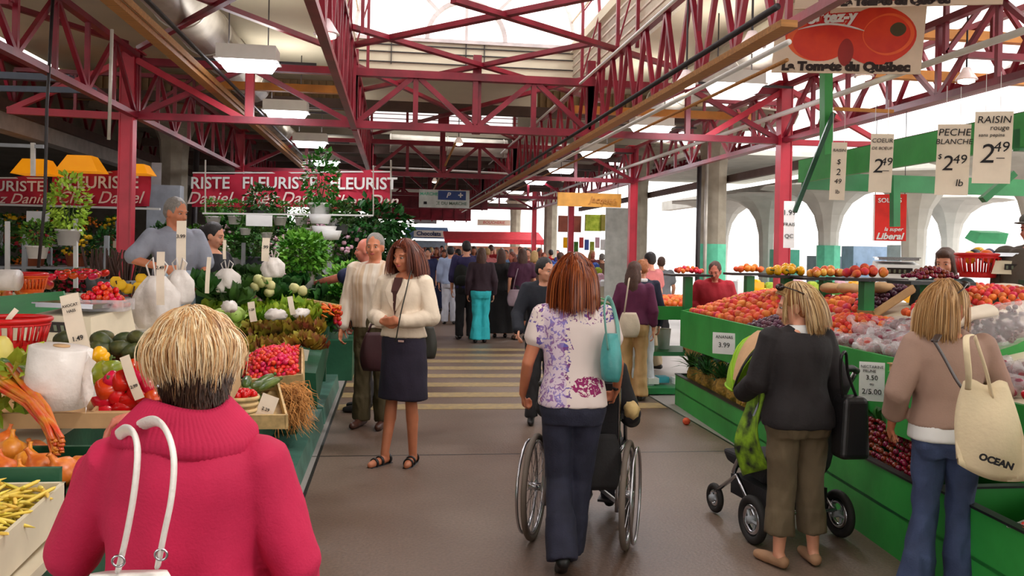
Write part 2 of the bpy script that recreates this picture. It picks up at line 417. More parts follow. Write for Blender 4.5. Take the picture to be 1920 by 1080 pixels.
# wind braces crossing under the skylight
zb = 3.86
def brace(x0, y0, x1, y1, z=zb, w=.075):
    ST(M().bar((x0, y0, z), (x1, y1, z + .03), w, .05).build('roof_brace', RED, origin=(x0, y0, z)), 'flat red cross brace under the skylight', 'cross braces')
for (ax, ay), (bx, by) in [((657, 50), (1127, 193)), ((637, 90), (1110, 0)), ((850, 0), (1262, 130)), ((657, 173), (1107, 87))]:
    p = at(ax, ay, z=zb); q = at(bx, by, z=zb); brace(p.x, p.y, q.x, q.y)
for x0, y0, x1, y1 in ((-.5, 10.3, 2.36, 16.8), (2.36, 10.3, -.5, 16.8), (-2.9, 6, -.5, 10.1), (-.5, 6.2, -2.9, 10.1), (2.4, 5.5, 4.8, 10.1), (-2.9, 1.5, -.5, 5.8), (-5.3, 5, -3, 10)):
    brace(x0, y0, x1, y1, 3.86 if abs(x0) > .6 and x0 < 0 else 3.83, .06)
# knee braces and side beams at the columns
g = M()
g.bar((-2.95, 10.2, 3.75), (-1.75, 10.25, 3.12), .07); g.bar((-1.7, 10.25, 3.12), (-1.7, 10.25, 3.8), .09); g.bar((-2.95, 10.2, 3.1), (-4.3, 10.2, 3.12), .08); g.bar((-4.3, 10.2, 3.12), (-2.95, 10.2, 3.8), .06)
ST(g.build('roof_knee_brace', REDL, origin=(-2.95, 10.2, 3.1)), 'red knee braces at the left column')
g = M(); g.bar((4.82, 10.2, 3.75), (3.8, 10.25, 3.12), .07); g.bar((4.82, 10.2, 3.1), (6.2, 10.2, 3.12), .07); g.bar((6.2, 10.2, 3.12), (4.82, 10.2, 3.8), .06)
ST(g.build('roof_knee_brace', REDL, origin=(4.82, 10.2, 3.1)), 'red knee braces at the right column')
# red panels hung far down the hall
for y, z, h in ((20, 3.0, .34), (27, 2.95, .4), (33, 2.8, .5)):
    g = M(); g.box((.95, y, z + .2), (3.9, .05, h))
    for k in range(9): g.box((-.8 + k * .44, y - .04, z + .2), (.05, .03, h + .1))
    g.bar((-1, y - .06, z), (2.9, y - .06, z), .07)
    if y != 20: ST(g.build('beam_red_panel', RED, origin=(.95, y, z)), 'red panelled beam across the far hall', 'far red beams')
# far cross members, brown timber joists on the left and right
for i, (x0, x1, y, z) in enumerate([(-2.6, -.45, 11.2, 3.93), (-2.3, -.5, 11.6, 3.76), (2.4, 5.0, 11.5, 3.62), (4.9, 7.5, 8.6, 3.66), (4.4, 6.4, 8.0, 3.95)]):
    ST(M().box(((x0 + x1) / 2, y, z), (x1 - x0, .1, .1)).build('beam_timber', OCHRE, origin=(x0, y, z)), 'ochre timber joist in the roof', 'ochre timber joists')
for i, (y, z) in enumerate([(14.2, 4.0), (18.5, 3.75), (20.5, 3.72), (22.0, 3.7), (24.5, 3.6), (26.5, 3.6), (31, 3.55), (35, 3.5)]):
    ST(M().box((.1, y, z), (10.6, .14, .16)).build('beam_cross', mat('dark_brown_beam', (86, 66, 60), .7), origin=(.1, y, z)), 'dark beam across the hall roof', 'dark cross beams')
# pipes, trays
def rod(name, p, q, r, mt, label, grp=None, n=10):
    return ST(M().tube([p, q], r, n).build(name, mt, smooth=True, origin=p), label, grp)
g = M(); g.box((-2.1, 12, 3.45), (.1, 27, .05)); g.box((-2.03, 12, 3.5), (.012, 27, .06)); ST(g.build('trim_cable_tray', TIMBER, origin=(-2.1, 0, 3.45)), 'tan cable tray running down the left bay')
g = M(); g.box((2.2, 16.8, 3.0), (.1, 24.4, .04)); ST(g.build('trim_cable_tray', TIMBER, origin=(2.2, 0, 3)), 'tan cable tray under the right lattice truss')
rod('trim_pipe', (2.32, 4.85, 2.96), (2.32, 30, 2.96), .018, WHITE, 'thin white pipe under the right lattice truss', 'roof pipes')
rod('trim_pipe', (2.08, 4.5, 3.06), (2.08, 30, 3.06), .02, DARK, 'dark conduit under the right lattice truss')
rod('trim_pipe', (2.2, -1, 3.72), (2.2, 30, 3.72), .016, WHITE, 'thin white pipe under the skylight edge')
rod('trim_pipe', (4.7, -1, 3.42), (4.7, 30, 3.42), .03, WHITE, 'white pipe past the right red column')
rod('trim_pipe', (3.0, 6.3, 3.2), (3.0, 30, 3.2), .016, TIMBER, 'thin tan conduit in the right bay')
rod('trim_pipe', (-1.9, -1, 3.52), (-1.9, 27, 3.52), .02, DARK, 'dark conduit beside the left cable tray')
rod('trim_pipe', (-.5, 17.5, 3.3), (2.3, 17.5, 3.25), .02, WHITE, 'white pipe across the aisle')
rod('trim_pipe', (4.9, 4, 3.9), (7.5, 10, 3.95), .05, WHITE, 'white pipe at the right roof edge')
rod('trim_pipe', (.95, 14, 3.4), (.95, 22, 3.15), .02, TIMBER, 'slim tan rod above the aisle')
for i, (px, py, Yd) in enumerate([(205, 290, 7.5), (268, 315, 10.0)]): pass
rod('trim_hanging_rod', at(210, 55, Y=6.5), at(204, 262, Y=6.5), .012, GALV, 'thin grey rod hanging left of the red column')
g = M(); g.bar((.95, 16.9, 3.05), (.95, 16.9, 3.6), .05); ST(g.build('roof_hanger', RED, origin=(.95, 16.9, 3.05)))
# ducts
def duct(name, pts, r, label):
    g = M(); g.tube(pts, r, 24)
    p, q = V(pts[0]), V(pts[-1]); L_ = (q - p).length; d = (q - p).normalized()
    for i in range(int(L_ / 1.2) + 1): g.torus(p + d * min(L_, i * 1.2 + .02), r + .004, .012, d, 24, 6)
    return ST(g.build(name, GALV, smooth=True, origin=pts[0]), label)
duct('ceiling_duct', [(-2.2, 3, 4.12), (-2.2, 30 * .45, 4.12)], .27, 'large round grey duct in the left bay')
duct('ceiling_duct', [(4.25, 5, 4.12), (4.25, 13.5, 4.12)], .25, 'round grey duct in the right bay')
duct('ceiling_duct', [(-.15, 18.2, 3.88), (2.35, 18.2, 3.84)], .19, 'round grey duct crossing above the aisle')
for y in (13.7,): duct('ceiling_duct', [(-2.2, 15.2, 3.85), (-2.2, 24, 3.85)], .2, 'round duct further down the left bay')
# concrete mushroom columns
def conc_col(x, y, h=4.05, r=.24, cr=1.35, label='grey concrete column with flared capital', mt=CONC, n=8, dr=.9):
    g = M(); prof = [(r, 0), (r, h - dr)]
    for k in range(1, 7): t = k / 6; prof.append((r + (cr - r) * (t ** 2.2), h - dr + dr * (1 - (1 - t) ** 2) ** .8))
    prof.append((cr, h + .03)); g.lathe(prof, (x, y, 0), n)
    o = g.build('column_concrete', mt, origin=(x, y, 0)); return ST(o, label, 'concrete columns')
for x, y in ((-3.95, 16), (5.62, 14.6), (5.62, 19.4), (5.5, 30), (5.5, 39), (-4.2, 26)): conc_col(x, y, cr=1.5 if y < 20 else 1.2)
for y in (11, 14, 17, 20, 23):
    conc_col(9.1, y, 3.1, .19, 1.45, 'pale outer arcade column', CONCL, 10, 1.5)
ST(M().box((9.1, 17, 3.25), (.3, 22, .3)).build('beam_arcade', CONCL), 'pale beam over the outer arcade')
for y in (12, 18): conc_col(12.6, y, 3.0, .17, 1.3, 'pale column of the far arcade', CONCL, 10, 1.4)
# grey panel and mint bands on the concrete columns
ST(M().box((5.15, 19.35, 1.35), (.62, .04, 2.7)).build('wall_utility_panel', mat('pale_grey_panel', (176, 178, 172), .6)), 'tall pale grey utility panel on a concrete column')
MINT = mat('mint_green_paint', (96, 200, 164), .5)
for x, y, z0, z1 in ((5.62, 14.6, .9, 1.85), (9.1, 17, .5, 1.9)):
    ST(M().lathe([(.25, z0), (.25, z1)], (x, y, 0), 8).build('trim_mint_band', MINT, origin=(x, y, z0)), 'mint green band painted on a concrete column')
rod('trim_downpipe', (5.2, 14.2, 0), (5.2, 14.2, 3.3), .04, DARK, 'dark downpipe beside the concrete column')
rod('trim_downpipe', (5.35, 14.25, 0), (5.35, 14.25, 3.3), .03, GALV, 'grey downpipe beside the concrete column')
rod('trim_downpipe', (-3.55, 15.7, 0), (-3.5, 15.7, 3.4), .05, DARK, 'dark downpipe beside the left concrete column')
# long edge beams
g = M(); g.box((-5.5, 15, 3.32), (.25, 26, .24)); ST(g.build('beam_edge', mat('pale_grey_beam', (176, 172, 168), .7)), 'pale grey edge beam over the florist stalls')
g = M(); g.box((-5.35, 15, 3.52), (.12, 26, .16)); ST(g.build('beam_edge', mat('dark_brown_beam', (86, 66, 60))), 'dark edge beam above the pale one')
g = M(); g.box((5.9, 15, 3.02), (.1, 24, .12)); ST(g.build('beam_edge', mat('dark_brown_beam', (86, 66, 60))), 'dark edge beam along the open right side')
g = M(); g.box((6.3, 18, 3.6), (.1, 24, .12)); ST(g.build('beam_edge', RED), 'red edge beam along the open right side')
# far end and outside
ST(M().box((-12, 16, 1.8), (.2, 34, 3.6)).build('wall_left', mat('dim_grey_wall', (86, 90, 92), .8)), 'dim wall behind the florist stalls')
ST(M().box((-7, 24.5, 1.8), (8, .2, 3.6)).build('wall_back', mat('brown_back_wall', (96, 86, 76), .8)), 'dim back wall behind the flower shelves')
g = M(); WB = mat('white_rendered_wall', (245, 245, 245), .8)
g.box((22, 26, 1.2), (.3, 50, 2.4)); ST(g.build('wall_right', WB), 'white wall across the street')

# ---- fluorescent lights
EM = mat('lit_lamp_diffuser', (248, 246, 255), .4, emit=11)
def light_fixture():
    r = empty('ceiling_light', (0, 0, 0), 'x', 'light')
    g = M(); g.box((0, 0, .17), (.6, .34, .14)); g.box((0, 0, .095), (.64, .36, .015)); g.build('housing', WHITE, r)
    g = M(); P = [(-.28, -.16, .09), (.28, -.16, .09), (.28, .16, .09), (-.28, .16, .09)]; Q = [(-.23, -.12, 0), (.23, -.12, 0), (.23, .12, 0), (-.23, .12, 0)]
    g.hexa(Q + P); g.build('diffuser', EM, r)
    g = M(); g.bar((-.7, 0, .1), (.7, 0, .1), .03, .025); g.build('support_rail', DARK, r)
    for q in (-.2, .2): M().bar((q, 0, .24), (q, 0, .9), .012).build('hanger', DARK, r)
    return r
lf = light_fixture()
k = 0
side = {-1.56: 'left', 3.78: 'right'}
ords = ['nearest', 'second', 'third', 'fourth', 'fifth', 'sixth', 'seventh', 'eighth']
for x, ys in ((-1.56, (9.25, 12.4, 15.9, 19.4, 23, 27, 31)), (3.78, (9.25, 12.4, 15.9, 19.4, 23, 27, 31))):
    for i, y in enumerate(ys):
        copy_tree(lf, (x, y, 3.47 if i else 3.5), None, 1 if i < 4 else .95, f'white boxed fluorescent light, {ords[i]} in the {side[x]} row')
        if y < 20:
            al = bpy.data.lights.new('lamp_glow', 'AREA'); al.energy = 26; al.size = .5; al.color = (.97, .96, 1); ao = bpy.data.objects.new('lamp_glow', al)
            ao.location = (x, y, 3.43); C.objects.link(ao)
            au = bpy.data.lights.new('ceiling_fill', 'AREA'); au.energy = 11; au.size = .6; au.color = (1, .96, .9); uo = bpy.data.objects.new('ceiling_fill', au); uo.location = (x, y, 3.75); uo.rotation_euler = (PI, 0, 0); C.objects.link(uo)  # upward fill light added above each fixture to brighten the ceiling
drop(lf)
# small spotlights with warm glass
WARM = mat('warm_lamp_glow', (255, 244, 214), .4, emit=7)
SG = mat('spot_shade', (214, 200, 206), .3, alpha=.85)
for i, (px, py, Y, lab) in enumerate([(612, 62, 6.3, 'small hanging spotlight left of the skylight'), (1287, 155, 6.6, 'small bell lamp under the right cable tray'), (1410, 86, 5.6, 'bell lamp below the right cable tray, nearest the tomato sign'),
                                     (860, 268, 15, 'small spotlight hanging over the middle of the aisle'), (815, 340, 24, 'tiny far spotlight over the aisle'), (1812, 148, 7.0, 'bell lamp near the right roof edge'), (1620, 142, 7.7, 'lamp glowing just under the tomato sign')]):
    p = at(px, py, Y=Y); r = empty('bell_lamp', p, lab, 'lamp')
    M().lathe([(.03, .1), (.05, .06), (.09, .0), (.095, -.01)], p, 16).build('shade', SG, r, True)
    M().lathe([(.02, .0), (.07, -.012), (.07, -.03), (.03, -.045)], p, 16).build('bulb', WARM, r, True)
    M().tube([p + V((0, 0, .1)), p + V((0, 0, 4.5 if Y < 12 else 4.12))  - V((0, 0, p.z))], .008, 6).build('stem', DARK, r)
# ================================================================== PRODUCE PROTOTYPES
def foliage(g, c, r, n, size, shape=(1, 1, 1), droop=.2, shell=.55):
    c = V(c)
    for _ in range(n):
        d = V((random.gauss(0, 1), random.gauss(0, 1), random.gauss(0, 1))).normalized()
        q = shell + (1 - shell) * random.random() ** .6
        p = c + V((d.x * r * shape[0], d.y * r * shape[1], d.z * r * shape[2])) * q
        a = (d + V((RR(-.8, .8), RR(-.8, .8), RR(-.6, .6) - droop))).normalized(); b = a.cross(V((RR(-1, 1), RR(-1, 1), 1))).normalized(); nn = a.cross(b)
        s_ = size * RR(.6, 1.3)
        g.add([p, p + a * s_ * .5 + b * s_ * .33 + nn * s_ * .1, p + a * s_, p + a * s_ * .5 - b * s_ * .33 + nn * s_ * .1, p + a * s_ * .5], [(0, 4, 1), (1, 4, 2), (0, 3, 4), (3, 2, 4)])
    return g
O3 = (0, 0, 0)
def proto(name, fn, mt, smooth=True, parts=()):
    g = M(); fn(g); o = g.build(name, mt, None, smooth)
    for pn, pf, pm, ps in parts:
        h = M(); pf(h); h.build(pn, pm, o, ps)
    return T(o, 'x', name.replace('_', ' '))
def rnd_fruit(r, dip=.25, sq=.95, cleft=0, lobes=0, la=.08):
    def f(g):
        def fn(d):
            k = 1 - dip * max(0, d.z) ** 6 - .12 * max(0, -d.z) ** 6
            th = math.atan2(d.y, d.x)
            if lobes: k *= 1 - la * abs(math.sin(th * lobes / 2)) ** .5 * (1 - abs(d.z)) + la * .5
            if cleft: k *= 1 - cleft * math.exp(-(th * 5) ** 2)
            return k
        g.ell(O3, (r, r, r * sq), None, 16, 10, fn)
    return f
PEACHM = mat('peach_skin', (238, 128, 58), .6, col2=(206, 56, 44), scale=16, rnd=.35)
PLUMM = mat('dark_plum_skin', (58, 26, 50), .35, col2=(96, 44, 66), scale=12, rnd=.4)
APRM = mat('apricot_skin', (236, 92, 46), .5, col2=(214, 56, 38), scale=16, rnd=.35)
TOMM = mat('ripe_tomato_skin', (214, 36, 18), .22, rnd=.25, var=.15)
ORM = mat('orange_carrot_skin', (240, 120, 24), .5, rnd=.3, var=.12)
YELM = mat('yellow_pepper_skin', (240, 176, 16), .25, var=.1)
GRPM = mat('green_pepper_skin', (110, 130, 30), .25, col2=(150, 150, 40), scale=10)
REDPM = mat('red_pepper_skin', (206, 26, 16), .2, var=.15, rnd=.2)
ONIM = mat('onion_skin', (222, 132, 42), .35, col2=(196, 100, 30), scale=4, stretch=(12, 12, 1), rnd=.2)
ZUCM = mat('zucchini_skin', (52, 78, 32), .3, col2=(110, 130, 62), scale=14, rnd=.35)
AVOM = mat('avocado_skin', (44, 56, 26), .5, col2=(82, 86, 36), scale=20, bump=.3, rnd=.3)
BEANM = mat('yellow_bean_skin', (236, 208, 88), .45, rnd=.25, var=.1)
KOHM = mat('pale_celeriac_skin', (206, 204, 140), .6, scale=14, var=.15, rnd=.2)
RADM = mat('radish_skin', (218, 34, 48), .3, rnd=.25)
CHEM = mat('cherry_skin', (120, 10, 22), .15, rnd=.4)
RHUM = mat('rhubarb_stalk', (206, 70, 30), .35, col2=(206, 150, 40), scale=2.2, rnd=.3, stretch=(6, 6, 2))
PINM = mat('pineapple_rind', (186, 142, 52), .7, col2=(120, 96, 36), scale=26, bump=1, bscale=40)
CALYX = mat('green_stem', (74, 96, 34), .6)
peach = proto('peach', rnd_fruit(.038, .3, .95, .1), PEACHM)
apple = proto('apple', rnd_fruit(.042, .35, .92), mat('apple_skin', (196, 40, 34), .35, col2=(230, 160, 70), scale=14, rnd=.4))
plum = proto('plum', rnd_fruit(.026, .2, 1.05), PLUMM)
apricot = proto('apricot', rnd_fruit(.028, .25, .95, .08), APRM)
tomato = proto('tomato', rnd_fruit(.04, .25, .82, 0, 5, .05), TOMM, True, [('calyx', lambda h: [h.tube([(0, 0, .028), (.012 * math.cos(a), .012 * math.sin(a), .032), (.022 * math.cos(a), .022 * math.sin(a), .028)], [.003, .003, .001], 4) for a in (0, 1.25, 2.5, 3.8, 5)], CALYX, False)])
cherry_tomato = proto('cherry_tomato', rnd_fruit(.0185, .15), TOMM)
orange_ = proto('orange', rnd_fruit(.036, .12), ORM)
def pep(g): rnd_fruit(.05, .3, 1.0, 0, 4, .14)(g)
pst = [('stem', lambda h: h.tube([(0, 0, .03), (.003, 0, .05), (.012, .004, .066)], [.009, .006, .007], 7), CALYX, True)]
red_pepper = proto('red_pepper', pep, REDPM, True, pst)
yel_pepper = proto('yellow_pepper', lambda g: rnd_fruit(.042, .3, .9, 0, 4, .14)(g), YELM, True, pst)
grn_pepper = proto('green_pepper', lambda g: rnd_fruit(.056, .3, .95, 0, 4, .12)(g), GRPM, True, pst)
onion = proto('onion', lambda g: g.lathe([(.002, -.042), (.02, -.04), (.042, -.02), (.05, .003), (.042, .026), (.02, .042), (.009, .052), (.006, .07), (.009, .076)], O3, 16), ONIM, True, [('root_tuft', lambda h: [h.tube([(0, 0, -.04), (RR(-.01, .01), RR(-.01, .01), -.05)], .001, 3) for _ in range(7)], WOODL, False)])
zuc = proto('zucchini', lambda g: g.tube([(-.085, 0, 0), (-.08, 0, .0), (-.04, .004, .002), (0, .005, .003), (.04, .003, .002), (.072, 0, 0), (.08, 0, 0)], [.004, .016, .024, .026, .025, .015, .004], 12), ZUCM, True, [('stem', lambda h: h.tube([(.078, 0, 0), (.095, 0, .002)], [.008, .01], 6), CALYX, True)])
avo = proto('avocado', lambda g: g.ell(O3, (.058, .038, .036), None, 14, 10, lambda d: 1 - .12 * max(0, d.x)), AVOM)
bean = proto('yellow_bean', lambda g: g.tube([(-.05, 0, 0), (-.045, .001, 0), (-.02, .006, .002), (.01, .007, .002), (.04, .001, 0), (.055, -.006, 0)], [.001, .0035, .0042, .0042, .0035, .0006], 6), BEANM)
kohl = proto('celeriac', lambda g: g.ell(O3, (.05, .05, .046), None, 12, 9, lambda d: 1 + .06 * math.sin(7 * d.x + 5 * d.z)), KOHM, True, [('leaf_stubs', lambda h: [h.tube([(0, 0, .035), (.02 * math.cos(a), .02 * math.sin(a), .08)], [.006, .003], 5) for a in (0, 2, 4)], LEAF, True)])
radish = proto('radish', lambda g: g.lathe([(.001, -.034), (.004, -.024), (.015, -.012), (.018, 0), (.014, .013), (.004, .018)], O3, 10), RADM)
cherry = proto('cherry', rnd_fruit(.017, .3), CHEM)
carrot = proto('carrot', lambda g: g.tube([(-.07, 0, 0), (-.066, 0, 0), (-.04, 0, 0), (.03, 0, 0), (.09, 0, 0)], [.006, .013, .0145, .009, .001], 8), ORM, True, [('carrot_top', lambda h: h.tube([(-.068, 0, 0), (-.09, .004, .004)], [.004, .006], 5), CALYX, True)])
def rhub(g): g.tube([(0, 0, 0), (.15, .0, .02), (.3, .012, .03), (.45, .0, .02), (.52, -.01, .0)], [.012, .014, .013, .011, .009], 8, True, .6)
rhubarb = proto('rhubarb_stalk', rhub, RHUM)
def pine(g):
    def fn(d): return 1 + .035 * math.sin(math.atan2(d.y, d.x) * 9 + d.z * 14) + .035 * math.sin(math.atan2(d.y, d.x) * -9 + d.z * 14)
    g.ell((0, 0, .095), (.062, .062, .1), None, 30, 22, fn)
def crown(h):
    for i in range(34):
        a = i * 2.4; e = .25 + 1.15 * (i / 34); L_ = .2 - .05 * (i / 34)
        d = V((math.cos(a) * math.cos(e), math.sin(a) * math.cos(e), math.sin(e))); s_ = V((-math.sin(a), math.cos(a), 0)) * .011
        b = V((0, 0, .185)) + d * .01; mdl = b + d * L_ * .6 + V((0, 0, .01)); tip = b + d * L_ + V((d.x * .03, d.y * .03, -.012))
        h.add([b - s_, b + s_, mdl + s_ * .8, mdl - s_ * .8, tip, b + d * L_ * .3 - V((0, 0, .005))], [(0, 1, 2, 3), (3, 2, 4), (0, 5, 1)])
pineapple = proto('pineapple', pine, PINM, True, [('leaf_crown', crown, LEAFD, False)])
def lettuce_f(R, n, ruff):
    def f(g):
        for i in range(n):
            a = i * 2.399; e = .15 + 1.15 * (i / n); L_ = R * (1.0 - .35 * i / n); w_ = R * (.75 - .25 * i / n)
            ca, sa = math.cos(a), math.sin(a); ph = RR(0, 6)
            def leaf(u, v, ca=ca, sa=sa, e=e, L_=L_, w_=w_, ph=ph):
                r_ = L_ * u; x = (v - .5) * 2 * w_ * math.sin(min(1, u * 1.15 + .12) * PI * .62); ru = ruff * u * math.sin(v * 17 + ph + u * 5) * R + ruff * .6 * u * math.cos(u * 15 + v * 8 + ph) * R
                ee = e + .5 * (u * u) * (1 if e < .8 else -.6); p = V((0, 0, .0))
                rr = r_ * math.cos(ee); zz = r_ * math.sin(ee) + ru - .25 * abs(v - .5) * R * (1 - u)
                return V((ca * rr - sa * x, sa * rr + ca * x, zz + .02))
            g.grid(leaf, 6, 9)
    return f
lettuce = proto('green_lettuce', lettuce_f(.15, 12, .13), LETT)
lettuce_b = proto('bronze_lettuce', lettuce_f(.14, 12, .15), LETTR)
chard = proto('leafy_greens_bunch', lettuce_f(.19, 11, .08), LEAFD)
cabb = proto('pale_cabbage', lambda g: (g.ell((0, 0, .07), (.08, .08, .075), None, 14, 9), lettuce_f(.13, 7, .04)(g)), mat('pale_cabbage_leaf', (168, 190, 96), .5, scale=10, var=.15, rnd=.2))
PROTOS = [apple, peach, plum, apricot, tomato, cherry_tomato, orange_, red_pepper, yel_pepper, grn_pepper, onion, zuc, avo, bean, kohl, radish, cherry, carrot, rhubarb, pineapple, lettuce, lettuce_b, chard, cabb]

def heap(pr, O, u, v, s, label, group, lift=.03, mound=.05, rot=True, jit=.2, scale=(.88, 1.12), layers=1, cat=None, flat=0, lim=300):
    # spread copies over the slanted patch O + u*a + v*b, highest in the middle
    O, u, v = V(O), V(u), V(v); nrm = u.cross(v).normalized(); nrm = nrm if nrm.z > 0 else -nrm
    nu = max(1, int(u.length / s)); nv = max(1, int(v.length / (s * .88))); k = 0; out = []
    for L_ in range(layers):
        for j in range(nv):
            for i in range(nu):
                a = (i + .5 + (.5 if j % 2 else 0) * (nu > 1) + L_ * .5) / (nu + .5); b = (j + .5 + L_ * .5) / nv
                if a > 1 or b > 1 or (L_ and (a < .15 * L_ or a > 1 - .12 * L_ or b < .15 * L_ or b > 1 - .12 * L_)): continue
                if k >= lim: return out
                p = O + u * a + v * b + u.normalized() * RR(-jit, jit) * s + v.normalized() * RR(-jit, jit) * s
                p += nrm * (lift + L_ * s * .62 + mound * math.sin(PI * min(1, a)) * math.sin(PI * min(1, b)) + RR(-.004, .006))
                r = rrot() if rot is True else (RR(-flat, flat), RR(-flat, flat), RR(0, 6.28)) if rot is False else rot()
                out.append(copy_tree(pr, p, r, RR(*scale), label, group)); k += 1
    return out
def tray(O, u, v, label, h=.07, mt=CREAM, t=.012, name='produce_tray', drop_=.02, cat='tray', group=None):
    O, u, v = V(O), V(u), V(v); n = u.cross(v).normalized(); n = n if n.z > 0 else -n
    g = M(); P = [O, O + u, O + u + v, O + v]; dn = -n * drop_
    g.hexa([p + dn - n * t for p in P] + [p + dn for p in P])
    for i in range(4):
        a, b = P[i], P[(i + 1) % 4]; e = (b - a).normalized(); inn = n.cross(e) * t
        g.hexa([a + dn, b + dn, b + dn + inn, a + dn + inn, a + n * (h - drop_), b + n * (h - drop_), b + inn + n * (h - drop_), a + inn + n * (h - drop_)])
    return T(g.build(name, mt, origin=O), label, cat, group)

# ================================================================== RIGHT STALL
def board_counter(name, label, x0, x1, y0, y1, z0, z1, zt, parts=2, mt=GRN2, xs=None):
    # x0 is the customer side; the top slopes from z1 at the front to zt at the back
    xs = x0 if xs is None else xs
    r = empty(name, ((x0 + xs) / 2, (y0 + y1) / 2, 0), label, 'market stall')
    g = M(); n = max(1, round(abs(y1 - y0) / 2.2))
    for i in range(n):
        a = i / n; b = (i + 1) / n; ya = y0 + (y1 - y0) * a + .004; yb = y0 + (y1 - y0) * b - .004; xa = xs + (x0 - xs) * a; xb = xs + (x0 - xs) * b
        g.hexa([(xa, ya, z0), (xb, yb, z0), (xb + .03, yb, z0), (xa + .03, ya, z0), (xa, ya, z1), (xb, yb, z1), (xb + .03, yb, z1), (xa + .03, ya, z1)])
    g.build('front_board', mt, r)
    g = M(); g.hexa([(xs + .03, y0, z1 - .1), (x0 + .03, y1, z1 - .1), (x1, y1, zt - .1), (x1, y0, zt - .1), (xs + .03, y0, z1 - .06), (x0 + .03, y1, z1 - .06), (x1, y1, zt - .06), (x1, y0, zt - .06)])
    g.build('sloping_top', CREAM, r)
    for y, x in ((y0, xs), (y1, x0)):
        g = M(); g.hexa([(x + .03, y - .012, z0), (x1, y - .012, z0), (x1, y + .012, z0), (x + .03, y + .012, z0), (x + .03, y - .012, z1), (x1, y - .012, zt), (x1, y + .012, zt), (x + .03, y + .012, z1)])
        g.build('end_board', mt, r)
    for y, x in ((y0 + .08, xs), (y1 - .08, x0)):
        for xx in (x + .35, x1 - .05): M().box((xx, y, z0 / 2 + .2), (.08, .08, z0 + .4)).build('leg', DGREEN, r)
    return r
board_counter('fruit_counter', 'long green board fruit counter with a sloping top, pineapple bin under it', 3.13, 4.5, 4.77, 9.05, .66, 1.05, 1.34, xs=3.1)
board_counter('fruit_counter', 'nearer green board counter jutting out beside the woman with the cream tote', 2.93, 4.4, 1.6, 4.75, .64, 1.0, 1.3, xs=2.9)
def bin_box(label, P, h, name='display_bin', mt=GRN2, rim=BLACKP, floor_z=.2):
    # P: four floor corners
    P = [V(p) for p in P]; cx = sum((p for p in P), V((0, 0, 0))) / 4
    r = empty(name, cx, label, 'display bin'); g = M()
    for i in range(4):
        a, b = P[i], P[(i + 1) % 4]; e = (b - a).normalized(); inn = V((-e.y, e.x, 0)) * .03
        g.hexa([a, b, b + inn, a + inn] + [q + V((0, 0, h)) for q in (a, b, b + inn, a + inn)])
    g.build('side_boards', mt, r)
    g = M(); up = V((0, 0, h)); 
    for i in range(4):
        a, b = P[i], P[(i + 1) % 4]; e = (b - a).normalized(); inn = V((-e.y, e.x, 0)) * .045; o = -inn * .2
        g.hexa([a + up + o, b + up + o, b + inn + up, a + inn + up] + [q + up + V((0, 0, .012)) for q in (a + o, b + o, b + inn, a + inn)])
    g.build('rim', rim, r)
    g = M(); f = V((0, 0, h * .55)); g.hexa([p + f - V((0, 0, .02)) for p in P] + [p + f for p in P]); g.build('inner_shelf', DGREEN, r)
    return r
bin_box('low green bin on the floor holding the pineapples', [(2.95, 6.0, 0), (3.72, 6.0, 0), (3.9, 9.15, 0), (3.12, 9.15, 0)], .33)
bin_box('low green bin of red cherries beside the stroller woman', [(2.78, 4.1, 0), (3.5, 4.1, 0), (3.68, 5.95, 0), (2.93, 5.95, 0)], .46)
bin_box('low green bin of wrapped berries behind the cream tote', [(2.6, 1.6, 0), (3.3, 1.6, 0), (3.45, 4.05, 0), (2.76, 4.05, 0)], .5)

# peaches, plums, apricots, wrapped plums
lab = 'fruit in the heap on the long green counter'
heap(peach, (3.2, 7.5, 1.0), (0, 1.5, 0), (.95, 0, .24), .088, 'orange and red peach in the loose heap at the far corner of the green counter', 'peaches heaped at the counter corner', .04, .1, layers=1, lim=215)
heap(peach, (3.8, 6.75, 1.15), (0, .8, 0), (.5, 0, .13), .09, 'yellowish peach behind the dark plums', 'peaches behind the dark plums', .04, .05)
heap(plum, (3.2, 6.7, 1.0), (0, .75, 0), (.5, 0, .13), .056, 'dark purple plum at the front edge of the green counter', 'dark plums at the counter edge', .03, .05)
heap(apricot, (3.2, 5.9, 1.0), (0, .75, 0), (.62, 0, .16), .062, 'orange-red apricot in the lower heap behind the stroller woman', 'apricots in the lower heap', .03, .09)
heap(apricot, (3.98, 5.35, 1.2), (0, .95, 0), (.5, 0, .24), .062, 'orange-red apricot in the raised basket before the green post', 'apricots in the raised baskets', .03, .1)
# round cloth-lined basket edges behind the apricots
for (x, y, r_, lb) in ((4.25, 5.85, .36, 'pale cloth-lined basket rim around the raised apricots'), (4.3, 5.1, .3, 'pale cloth-lined basket rim nearer the brown-haired vendor')):
    g = M(); g.torus((x, y, 1.34), r_, .045, (-.35, 0, 1), 30, 8); g.lathe([(r_ * .7, 1.2), (r_, 1.33)], (x, y, 0), 24, False)
    T(g.build('lined_basket', PAPER, None, True, origin=(x, y, 1.2)), lb, 'basket')
# dark plums in a tilted crate
tray((3.95, 6.6, 1.2), (0, .5, 0), (.35, 0, .22), 'tilted crate of dark plums between the two green posts', .06, CARD)
heap(plum, (3.97, 6.62, 1.22), (0, .46, 0), (.33, 0, .2), .055, 'dark plum in the tilted crate between the green posts', 'plums in the tilted crate', .025, .02)
